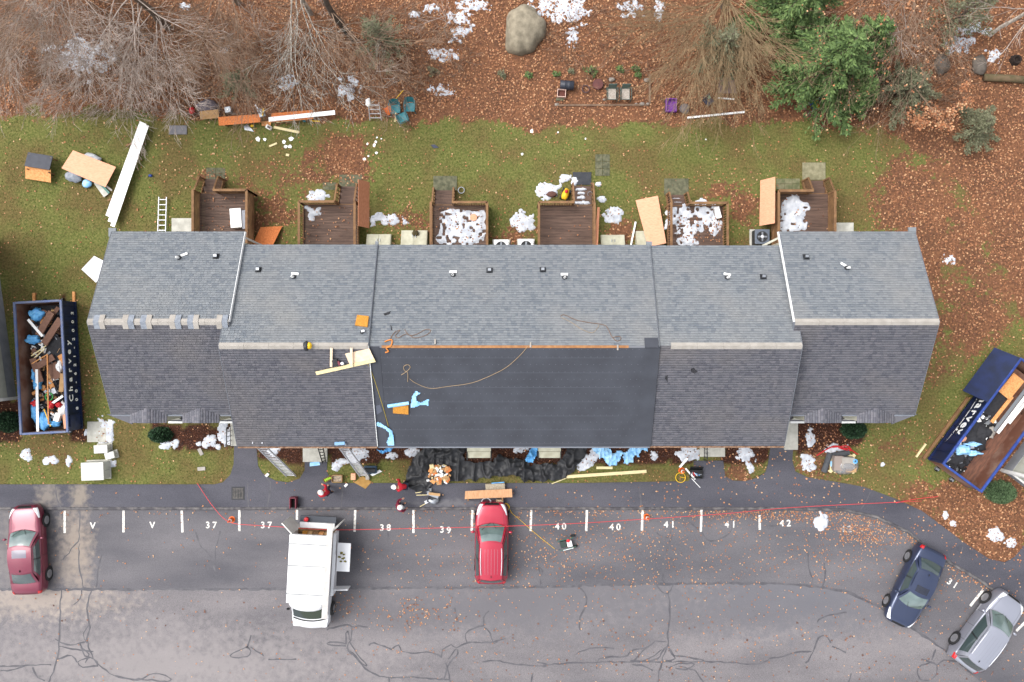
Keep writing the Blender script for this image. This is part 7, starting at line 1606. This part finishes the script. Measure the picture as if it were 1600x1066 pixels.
for k, (x, y) in enumerate(((20, 20), (95, 130), (150, 10), (210, 105), (300, 130), (330, 40), (415, 70), (455, 120), (520, 20), (520, 150), (600, 130), (640, 40), (700, 60), (1440, 60), (1360, 90), (1590, 30), (1330, 20), (40, 90), (390, 20), (250, 150))):
    rq = np.random.default_rng(300 + k); hh = rq.uniform(2.6, 4.6); bpx = P(x, y)
    lim = []
    for j in range(7):
        aa = rq.uniform(0, 6.28); zz = rq.uniform(.35, .95) * hh; rr_ = rq.uniform(.6, 1.9); e = (bpx.x + rr_ * math.cos(aa), bpx.y + rr_ * math.sin(aa), zz + .5); s_ = FPX / (CAM_H - e[2]); lim.append((800 + e[0] * s_, 533 - e[1] * s_, e[2], min(zz, hh * .95)))
    bare_tree('bare_sapling', ('thin bare sapling in the woods at the far upper left' if x < 280 else 'thin bare sapling in the woods above the lumber pile' if x < 560 else 'thin bare sapling in the woods left of the boulder' if x < 720 else 'thin bare sapling in the woods at the upper right'), (x, y), hh, .03, lim, m_twig2 if k % 3 else m_twig, m_twig2 if k % 2 else m_twig, 400 + k, (4.0, 4.0, 0), 2, .8, 'thin bare saplings in the woods', .016, twig=.006)
# brushy understory twigs
def brush(label, cx, cy, rx, ry, n, seed, mat, h=.9, name='brush', cat='brush'):
    rg = np.random.default_rng(seed); segs = []; tips = []
    for k in range(n):
        a = rg.uniform(0, 6.28); q_ = math.sqrt(rg.uniform(0, 1)); p = np.array(P(cx + rx * q_ * math.cos(a), cy + ry * q_ * math.sin(a)))
        grow(segs, p, [rg.normal(0, .5), rg.normal(0, .5), .8], h * rg.uniform(.6, 1.3), .012, rg, 0, .7, 0, 1, (4, 0), tips, .3)
    V, F = tubes_np([(a, b, max(r0, .006), max(r1, .005)) for a, b, r0, r1 in segs], 3); o = np_mesh(name, V, F, mat); return tag(o, label, cat, kind='stuff')
brush('thin brown brush under the trees at the upper left', 200, 90, 220, 90, 1100, 1, m_twig2, 1.3)
brush('thin brown brush under the trees left of the boulder', 560, 90, 180, 80, 700, 2, m_twig2, 1.2)
brush('thin grey brush along the lawn edge at left', 200, 178, 190, 7, 260, 3, m_twig, .6)
brush('thin brown brush under the sparse oak', 1400, 110, 110, 80, 500, 4, m_twig2, 1.2)
brush('thin brown brush right of the boulder', 960, 70, 120, 70, 260, 5, m_twig2)
# evergreens
def conifer(name, label, base, h, rad, seed, mat, n=9000, z0=.5, group='evergreens at the wood edge', tuft=.16, shape=1.0):
    rg = np.random.default_rng(seed); v = P(*base); t_ = thing(name, label, 'tree', tuple(v), 0, group)
    MB().tube([(0, 0, 0), (.03, 0, h * .5), (0, .02, h * .97)], [.1, .07, .015], 7).build('trunk', m_bark, t_, True)
    segs = []; Cn = []; D = []
    nb = int(h * 14)
    for k in range(nb):
        z = z0 + (h - z0) * (k / nb) ** 1.0; ln = rad * (1 - (z - z0) / (h - z0) * .92) ** shape * rg.uniform(.6, 1.15); a = k * 2.4 + rg.normal(0, .3); d = np.array([math.cos(a), math.sin(a), .12]); p0 = np.array([0, 0, z]); p1 = p0 + d * ln; p1[2] -= .12 * ln
        segs.append((p0, p1, .022, .006))
        m = max(6, int(n / nb * (ln / rad) * 1.5)); u = rg.uniform(.15, 1.05, m) ** .8
        side = np.array([-math.sin(a), math.cos(a), 0]); off = rg.normal(0, .16, m) * (1.15 - u) * ln * 1.1 + rg.normal(0, .06, m)
        Cn.append(p0 + np.outer(u, p1 - p0) + np.outer(off, side) + np.stack([np.zeros(m), np.zeros(m), rg.normal(.02, .07, m)], 1)); D.append(np.tile(d, (m, 1)) + side * (np.sign(off) * .7)[:, None])
    V, F = tubes_np(segs, 4); np_mesh('branches', V, F, m_bark, t_)
    Cn = np.concatenate(Cn); D = np.concatenate(D); D += rg.normal(0, .35, D.shape); D /= np.linalg.norm(D, axis=1, keepdims=True); m = len(Cn); s = rg.uniform(.6, 1.3, m) * tuft
    sd2 = np.cross(D, np.array([0, 0, 1.]) + rg.normal(0, .4, (m, 3))); sd2 /= np.linalg.norm(sd2, axis=1, keepdims=True) + 1e-9
    V = np.stack([Cn - D * (s * .5)[:, None], Cn + sd2 * (s * .22)[:, None], Cn + D * (s * .6)[:, None], Cn - sd2 * (s * .22)[:, None]], 1).reshape(-1, 3); b = np.arange(m)[:, None] * 4
    tag(np_mesh('crown', V, np.concatenate([b, b + 1, b + 2, b + 3], 1), mat, t_), kind='stuff'); return t_
m_pineg = M('pine_needles', C(62, 98, 44), .8, palette=[C(82, 104, 56), C(98, 122, 66), C(68, 90, 50), C(112, 134, 78), C(90, 112, 62)]); m_hem = M('hemlock_needles', C(70, 84, 56), .85, palette=[C(112, 114, 86), C(98, 100, 74), C(124, 124, 98), C(106, 104, 80)]); m_yew = M('yew_needles', C(34, 62, 38), .8, palette=[C(34, 60, 38), C(44, 74, 46), C(28, 48, 32), C(54, 86, 54)])
conifer('pine_tree', 'tall green pine at the wood edge above the far right deck', (1262, 128), 6.5, 3.4, 1, m_pineg, 17000, tuft=.2, shape=.8)
conifer('pine_tree', 'bright green low pine right of the striped chair', (1322, 158), 3.2, 1.7, 2, m_pineg, 9000, tuft=.18, shape=.8)
conifer('pine_tree', 'green pine rising out of frame at the top right', (1222, 30), 6, 3.2, 3, m_pineg, 13000, tuft=.2)
conifer('pine_tree', 'loose green pine beside the oak limbs at top right', (1322, 90), 5, 2.4, 13, m_pineg, 9000, tuft=.2)
conifer('hemlock_tree', 'dull green hemlock below the sparse oak', (1398, 150), 3.2, 2.0, 4, m_hem, 5500, tuft=.15)
conifer('hemlock_tree', 'dull olive hemlock in the beech shade at right', (1510, 205), 2.4, 1.5, 5, m_hem, 5000, tuft=.13)
conifer('hemlock_tree', 'olive green young hemlock behind the twig fan', (1120, 90), 3.5, 2.2, 6, m_hem, 3500, tuft=.16)
conifer('hemlock_tree', 'faint green young hemlock behind the dark trunk', (598, 75), 3.4, 1.7, 7, m_hem, 2200, tuft=.15)
conifer('hemlock_tree', 'small dull hemlock above the lumber pile', (378, 140), 2.2, 1.3, 8, m_hem, 1600, tuft=.13)
conifer('hemlock_tree', 'hazy green hemlock at the top right of the oak', (1480, 40), 4.5, 2.0, 9, m_hem, 3000, tuft=.15)
for k, (x, y, r_) in enumerate(((922, 114, .75), (868, 118, .35), (968, 110, .4), (992, 109, .35), (996, 119, .35), (826, 119, .4), (785, 117, .4), (891, 113, .25), (675, 113, .5))):
    conifer('pine_seedling', ('largest green pine seedling left of the rust lid', 'pine seedling above the black drum', 'pine seedling above the green chairs', 'right pair of seedlings, upper one', 'right pair of seedlings, lower one', 'pale seedling below the boulder', 'faint green seedling left of the boulder foot', 'tiny seedling between the drum and largest seedling', 'green seedling above the lawn left of the boulder')[k], (x, y), r_ * 1.0, r_ * .75, 20 + k, m_pineg if k < 6 else m_hem, 220, .05, 'pine seedlings in the leaf litter', .1)
def shrub(label, px, py, rx, ry, h, seed, mat=m_yew, n=5500):
    rg = np.random.default_rng(seed); v = P(px, py, h * .4); t_ = thing('evergreen_shrub', label, 'shrub', (v.x, v.y, 0), 0, 'clipped evergreen shrubs'); s = mpp(h * .4); rx *= s; ry *= s
    d = rg.normal(0, 1, (n, 3)); d[:, 2] = np.abs(d[:, 2]); d /= np.linalg.norm(d, axis=1, keepdims=True); k = rg.uniform(.72, 1.04, n) * (1 + .10 * (fbm(d[:, 0] * 4, d[:, 1] * 4, seed) - .5) * 2)
    Cn = d * k[:, None] * np.array([rx, ry, h]); D = d + rg.normal(0, .55, d.shape); D /= np.linalg.norm(D, axis=1, keepdims=True); sd2 = np.cross(D, rg.normal(0, 1, d.shape)); sd2 /= np.linalg.norm(sd2, axis=1, keepdims=True); q_ = rg.uniform(.05, .11, n)
    V = np.stack([Cn - D * (q_ * .5)[:, None], Cn + sd2 * (q_ * .3)[:, None], Cn + D * (q_ * .7)[:, None], Cn - sd2 * (q_ * .3)[:, None]], 1).reshape(-1, 3); b = np.arange(n)[:, None] * 4
    tag(np_mesh('foliage', V, np.concatenate([b, b + 1, b + 2, b + 3], 1), mat, t_), kind='stuff')
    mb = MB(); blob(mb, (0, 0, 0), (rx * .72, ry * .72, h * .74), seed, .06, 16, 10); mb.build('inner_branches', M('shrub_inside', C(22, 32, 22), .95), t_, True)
    MB().tube([(0, 0, 0), (0, 0, h * .5)], .04, 6).build('stem', m_bark, t_)
shrub('round evergreen shrub in the left mulch bed', 249, 680, 18, 12, .8, 1); shrub('round evergreen shrub before the right end unit', 1336, 672, 20, 14, .9, 2); shrub('evergreen shrub at the left picture edge by the dumpster', 10, 660, 22, 16, .8, 3); shrub('pale evergreen shrub below the right dumpster', 1566, 770, 23, 18, .9, 4, M('juniper', C(84, 106, 70), .85, palette=[C(84, 108, 72), C(70, 92, 60), C(98, 120, 84)]))
# log, stump
A = P(1538, 121, .2); Bq = P(1625, 128, .2); one('log', MB().tube([A, A.lerp(Bq, .5) + Vector((0, .05, .02)), Bq], [.2, .21, .19], 10), M('mossy_log', C(110, 92, 70), .95, C(84, 78, 52), 3, .5), 'mossy fallen log at the right edge of the woods', 'log', smooth=True)
v = P(1585, 95); one('stump', MB().lathe([(.32, 0), (.26, .2), (.24, .3), (.16, .28), (.12, .12), (.01, .1)], tuple(v), 12), M('rotten_wood', C(52, 40, 34), .95, C(34, 26, 22), 6), 'dark hollow stump above the mossy log', 'stump')
for k, (x, y) in enumerate(((1470, 102), (1528, 103))): mb = MB(); blob(mb, (0, 0, .1), (.42, .6, .3), 40 + k, .1, 16, 9); o = one('boulder', mb, M('grey_rock', C(108, 100, 92), .95, C(88, 80, 72), 3, .4), ('left', 'right')[k] + ' of two low grey rocks under the right trees', 'rock', smooth=True); o.location = P(x, y)

# ------------------------------------------------------------------ snow
SN = [('largest snow patch in the woods under the wide bare tree', 124, 92, 30, 34, 1, 1.1, .6), ('small snow bits left of the largest woods patch', 78, 76, 14, 6, 2, 1.6, 0), ('snow bits right of the largest woods patch', 172, 92, 10, 14, 3, 1.8, 0), ('small snow fleck high above the lumber pile', 288, 10, 8, 5, 4, 1.4, 0), ('snow flecks by the bare limb at left', 350, 78, 10, 5, 5, 1.5, 0),
      ('broken snow left of the boulder, lower pair', 692, 86, 20, 8, 6, 1.3, 0), ('broken snow left of the boulder, upper right', 720, 40, 16, 22, 7, 1.7, .3), ('snow fleck in the woods by the hemlock', 648, 22, 7, 5, 8, 1.0, 0), ('broken snow at the top edge left of the boulder', 735, 8, 24, 8, 9, 1.5, 0), ('snow flecks up from the boulder gap', 672, 14, 10, 6, 10, 1.5, 0), ('snow flecks below the broken woods snow', 690, 140, 16, 7, 11, 1.9, 0), ('snow flecks among brush above the step ladder', 545, 138, 14, 14, 12, 2.0, 0), ('snow flecks among brush above the lumber pile', 450, 130, 12, 10, 13, 2.0, 0),
      ('wide broken snow field right of the boulder at the top edge', 875, 14, 44, 20, 14, 1.3, -.2), ('snow tail right of the boulder', 895, 56, 8, 14, 15, 1.3, 0), ('snow streak at the top edge left of the twig fan', 985, 12, 18, 12, 16, 1.8, 0), ('snow streak beside the twig fan', 1030, 14, 6, 16, 17, 1.7, 0), ('broken snow among rocks under the right trees', 1500, 70, 16, 12, 18, 1.8, .4), ('snow flecks right of the oak', 1520, 46, 20, 8, 19, 2.0, 0), ('snow flecks below the white birch', 1552, 88, 10, 10, 20, 2.0, 0),
      ('snow beside the bare deck above its rail', 497, 306, 17, 8, 21, .7, 0), ('snow between the leaning red plywood and bulkhead', 606, 342, 24, 9, 22, 1.1, -.15), ('small snow bit hugging the leaning red plywood', 583, 346, 5, 8, 23, .9, 0), ('snow patch right of the snow covered deck', 815, 345, 21, 14, 24, .7, 0), ('snow patch above the rail of the clean deck', 857, 298, 18, 15, 25, .5, 0), ('small snow bit left of the black mat', 882, 279, 9, 6, 26, .9, 0), ('tiny snow bit on the black mat', 898, 283, 5, 7, 27, .6, 0), ('snow patch right of the clean deck', 958, 335, 14, 14, 28, .6, 0), ('small snow lump by the clean deck steps, upper', 936, 287, 5, 3.5, 29, .3, 0), ('small snow lump by the clean deck steps, lower', 940, 311, 6, 5, 30, .6, 0),
      ('snow on the pale utility pad and boxes', 163, 674, 16, 22, 31, .8, .5), ('small snow lump left of the utility pad', 134, 676, 3, 5, 32, .4, 0), ('snow bits by the smallest utility box', 176, 725, 6, 6, 33, .9, 0), ('square snow lump on the left lawn below the dumpster', 42, 711, 9, 9, 34, .4, 0), ('middle snow patch below the left dumpster', 77, 720, 12, 6, 35, .7, 0), ('small right snow lump below the left dumpster', 107, 720, 5, 8, 36, .5, 0),
      ('snow lump at the foot of the left round shrub', 259, 695, 10, 6, 37, .6, 0), ('pair of snow lumps right of the left round shrub', 274, 693, 5, 8, 38, .8, 0), ('snow patch in the left mulch bed near the stoop', 326, 690, 10, 11, 39, .6, 0), ('snow patch at the left end stoop railing', 351, 679, 10, 16, 40, .7, 0), ('tiny snow lump in the left mulch bed', 311, 694, 4, 4, 41, .5, 0), ('tiny snow lump by the grass edge of the left bed', 341, 699, 4, 4, 42, .5, 0),
      ('snow behind the left long ladder', 428, 703, 10, 8, 43, .6, 0), ('large snow patch behind the right long ladder', 558, 710, 17, 12, 44, .5, .2), ('snow lump left of the right ladder', 536, 722, 9, 6, 45, .5, 0), ('snow bits by the right ladder foot', 526, 728, 6, 8, 46, 1.0, 0), ('snow scraps at the blue plastic tail', 612, 712, 10, 5, 47, 1.2, 0), ('snow patch left of the black tarp', 643, 706, 11, 7, 48, .8, 0), ('snow between the black and blue tarps', 920, 718, 13, 20, 49, .7, -.8), ('snow bits right of the blue tarp', 1022, 712, 6, 6, 50, 1.3, 0), ('snow patch left of the right concrete stoop', 1074, 709, 17, 13, 51, .7, 0), ('snow patch on the bed right of the stoop', 1163, 712, 16, 12, 52, .7, -.3), ('snow tail on the small right grass island', 1172, 731, 5, 10, 53, .6, .5), ('snow between the canopies', 812, 700, 12, 6, 54, 1.2, 0),
      ('upper snow streak by the right end stoop', 1266, 685, 6, 14, 55, .8, 0), ('large snow patch at the lower left of the pallet', 1263, 724, 12, 14, 56, .6, 0), ('snow behind the felt rolls and red strap', 1308, 701, 16, 7, 57, .6, 0), ('small snow scrap right of the pallet', 1379, 726, 3, 4, 58, .4, 0), ('snow lump on the leafy island near its left tip', 1478, 806, 4.5, 7, 60, .6, 0), ('small snow lump on the leafy island', 1489, 818, 5, 5, 61, .5, 0), ('large broken snow on the leafy island', 1556, 838, 11, 13, 62, .7, .5), ('right snow lump on the leafy island', 1579, 849, 8, 7, 63, .6, 0), ('white snow scraps on leaves right of the end unit', 1484, 405, 9, 7, 64, 1.9, 0)]
for lab, x, y, rx, ry, sd_, fr, rot in SN: snow(lab, x, y, rx, ry, sd_, z=.02, rot=rot, frag=fr * (.6 if y > 200 else .95) - (.0 if y > 200 else .3), hgt=.04 if y > 200 else .03, res=.04, pit=.3 if rx > 12 else 0, fq=2.2 if fr < 1.2 else 3.2)
snow('snow heap in the faded 42 stall', 1283, 816, 10, 13, 59, z=ZT + .01, frag=.6, hgt=.1)

SB = [(x, y, rx, ry) for lab, x, y, rx, ry, a_, b_, c_ in SN if rx * ry > 40]
# ------------------------------------------------------------------ fallen leaves and grass
rg = np.random.default_rng(77)
FOOT = [(0, 0)]
def clear_of_house(X, Y):
    m = np.ones(X.shape, bool)
    for r in ROOFS: m &= ~((X > r['x0'] + .3) & (X < r['x1'] - .3) & (Y > r['yf'] + .42) & (Y < r['yb'] - .42))
    return m
def scatter(n, x0, x1, y0, y1, dens, z=0):
    px = rg.uniform(x0, x1, n); py = rg.uniform(y0, y1, n); k = rg.random(n) < dens(px, py); px, py = px[k], py[k]; s = mpp(z); X = (px - 800) * s; Y = (533 - py) * s; m = clear_of_house(X, Y); return X[m], Y[m], px[m], py[m]
walk_px = KERB + WALK_TOP
def on_pave(px, py): return in_poly(px, py, walk_px) | (py > np.interp(px, [a for a, b in KERB], [b for a, b in KERB]))
def leaf_obj(name, label, X, Y, Z, s0, s1, mat, tilt=.7):
    V, F = leaf_quads(np.stack([X, Y, Z], 1), rg, s0, s1, tilt); o = np_mesh(name, V, F, mat); return tag(o, label, 'leaves', kind='stuff')
d_w = lambda px, py: np.where(on_pave(px, py), 0, np.clip(leaf_cover(px, py) - .45, 0, 1) * 1.8 * (.45 + .9 * fbm(px / 30, py / 30, 55)))
X, Y, px, py = scatter(200000, -60, 1660, -60, 900, d_w); leaf_obj('leaf_litter', 'brown oak leaf litter covering the woods and right side ground', X, Y, .015 + .05 * rg.random(len(X)), .065, .14, m_leaf)
d_l = lambda px, py: np.where(on_pave(px, py), 0, np.clip(leaf_cover(px, py) * 1.3 + .06, 0, .85) * (leaf_cover(px, py) < .7))
X, Y, px, py = scatter(36000, -60, 1660, 170, 900, d_l); leaf_obj('scattered_leaves', 'pale brown leaves scattered over the lawns', X, Y, .025 + .025 * rg.random(len(X)), .055, .125, m_leafp)
def lot_d(px, py):
    kb = np.interp(px, [a for a, b in KERB], [b for a, b in KERB]); dk = py - kb; r_ = np.clip((px - 450) / 500, 0, 1)
    d = np.where(dk > 3, (.012 + .02 * r_ + 1.0 * np.exp(-dk / 5) * (.12 + r_)) + .10 * r_ * np.exp(-((py - 860) / 70) ** 2), 0)
    d += 2.6 * np.exp(-((px - 1365) / 50) ** 2 - ((py - 826) / 18) ** 2) + 1.6 * np.exp(-((px - 1230) / 70) ** 2 - ((py - 804) / 8) ** 2) + 1.3 * np.exp(-((px - 1160) / 50) ** 2 - ((py - 800) / 6) ** 2)
    d += .5 * np.exp(-((px - 650) / 55) ** 2 - ((py - 962) / 24) ** 2) * (fbm(px / 12, py / 12, 5) > .5) + .12 * np.exp(-((px - 850) / 90) ** 2 - ((py - 870) / 30) ** 2) + .25 * np.exp(-((px - 535) / 20) ** 2 - ((py - 945) / 22) ** 2)
    d += .35 * np.exp(-((px - 1285) / 9) ** 2 - ((py - 850) / 25) ** 2) + .6 * np.exp(-((px - 1495 - (py - 890) * 1.5) / 6) ** 2) * (py > 860) * (py < 925)
    d = d * (.35 + 1.3 * fbm(px / 20, py / 20, 61)); 
    return np.where((dk > 3), d, 0)
X, Y, px, py = scatter(75000, -20, 1640, 790, 1090, lot_d, ZT); leaf_obj('scattered_leaves', 'orange brown leaves blown over the parking lot', X, Y, ZT + .01 + .03 * rg.random(len(X)), .05, .105, m_leafp)
wet_d = lambda px, py: (1.0 * np.exp(-((px - 655) / 48) ** 2 - ((py - 965) / 18) ** 2) + .16 * np.exp(-((px - 220) / 170) ** 2 - ((py - 958) / 20) ** 2) + .5 * np.exp(-((px - 535) / 16) ** 2 - ((py - 950) / 20) ** 2) + .10 * (py > 960) * (px > 700)) * (fbm(px / 9, py / 9, 15) > .55) * .55
X, Y, px, py = scatter(16000, 0, 1600, 925, 1066, wet_d, ZT); leaf_obj('wet_leaves', 'dark wet leaf clumps flattened on the lower lot', X, Y, ZT + .006 + .01 * rg.random(len(X)), .07, .16, M('wet_leaf', C(110, 78, 66), .7, palette=[C(112, 80, 68), C(94, 68, 60), C(128, 92, 76), C(104, 76, 68)]), .3)
walk_d = lambda px, py: np.where(in_poly(px, py, walk_px), (.05 + .35 * np.clip((px - 700) / 500, 0, 1)) * (.4 + 1.1 * fbm(px / 18, py / 18, 71)), 0)
X, Y, px, py = scatter(9000, -20, 1620, 680, 960, walk_d, ZS); leaf_obj('scattered_leaves', 'leaves lying on the dark asphalt walks', X, Y, ZS + .01 + .02 * rg.random(len(X)), .06, .13, m_leafp)
# leaves lying on decks
X, Y = [], []
for (x0, x1, y0, y1, n) in ((312, 382, 300, 360, 50), (476, 550, 320, 380, 45), (682, 755, 322, 380, 70), (850, 925, 322, 380, 14), (1058, 1130, 340, 380, 130), (1222, 1298, 305, 358, 25)):
    X += list(rg.uniform(x0, x1, n)); Y += list(rg.uniform(y0, y1, n))
X = (np.array(X) - 800) * mpp(ZD); Y = (533 - np.array(Y)) * mpp(ZD); leaf_obj('scattered_leaves', 'dead leaves lying on the wooden decks', X, Y, np.full(len(X), ZD + .09), .06, .12, m_leaf)
bx, by = [], []
for (x, y, rx, ry) in SB:
    k = int(rx * ry / 14); bx += list(rg.normal(x, rx * .55, k)); by += list(rg.normal(y, ry * .55, k))
X = (np.array(bx) - 800) * mpp(.1); Y = (533 - np.array(by)) * mpp(.1); m_ = clear_of_house(X, Y); X, Y = X[m_], Y[m_]; leaf_obj('leaf_bits', 'dead leaf bits stuck on and beside the old snow', X, Y, .06 + .06 * rg.random(len(X)), .04, .10, m_leaf)
# mulch bed leaves and chips
d_m = lambda px, py: np.where(mulch(px, py), .8, 0)
X, Y, px, py = scatter(30000, 0, 1360, 640, 735, d_m); leaf_obj('mulch_chips', 'dark mulch and leaf bits in the front beds', X, Y, .01 + .03 * rg.random(len(X)), .04, .10, M('mulch_chip', C(80, 52, 40), .9, palette=[C(64, 40, 30), C(88, 56, 42), C(50, 30, 24), C(118, 78, 58), C(74, 48, 38)]))
# grass blades
d_g = lambda px, py: np.where(on_pave(px, py) | mulch(px, py), 0, np.clip(1.05 - leaf_cover(px, py) * 1.5, 0, 1))
X, Y, px, py = scatter(150000, -40, 1640, 165, 900, d_g)
n = len(X); a = rg.uniform(0, 6.283, n); h = rg.uniform(.03, .075, n); ww = rg.uniform(.012, .03, n); ln = rg.uniform(.02, .08, n)
b0 = np.stack([X - np.sin(a) * ww, Y + np.cos(a) * ww, np.zeros(n)], 1); b1 = np.stack([X + np.sin(a) * ww, Y - np.cos(a) * ww, np.zeros(n)], 1); tp = np.stack([X + np.cos(a) * ln, Y + np.sin(a) * ln, h], 1)
V = np.stack([b0, b1, tp], 1).reshape(-1, 3); b = np.arange(n)[:, None] * 3
m_gb = M('grass_blade', C(96, 106, 48), .85, palette=[C(86, 100, 42), C(104, 112, 52), C(72, 90, 36), C(122, 118, 66), C(94, 104, 50), C(110, 100, 60)])
tag(np_mesh('grass', V, np.concatenate([b, b + 1, b + 2], 1), m_gb), 'short autumn grass on the lawns', 'grass', kind='stuff')
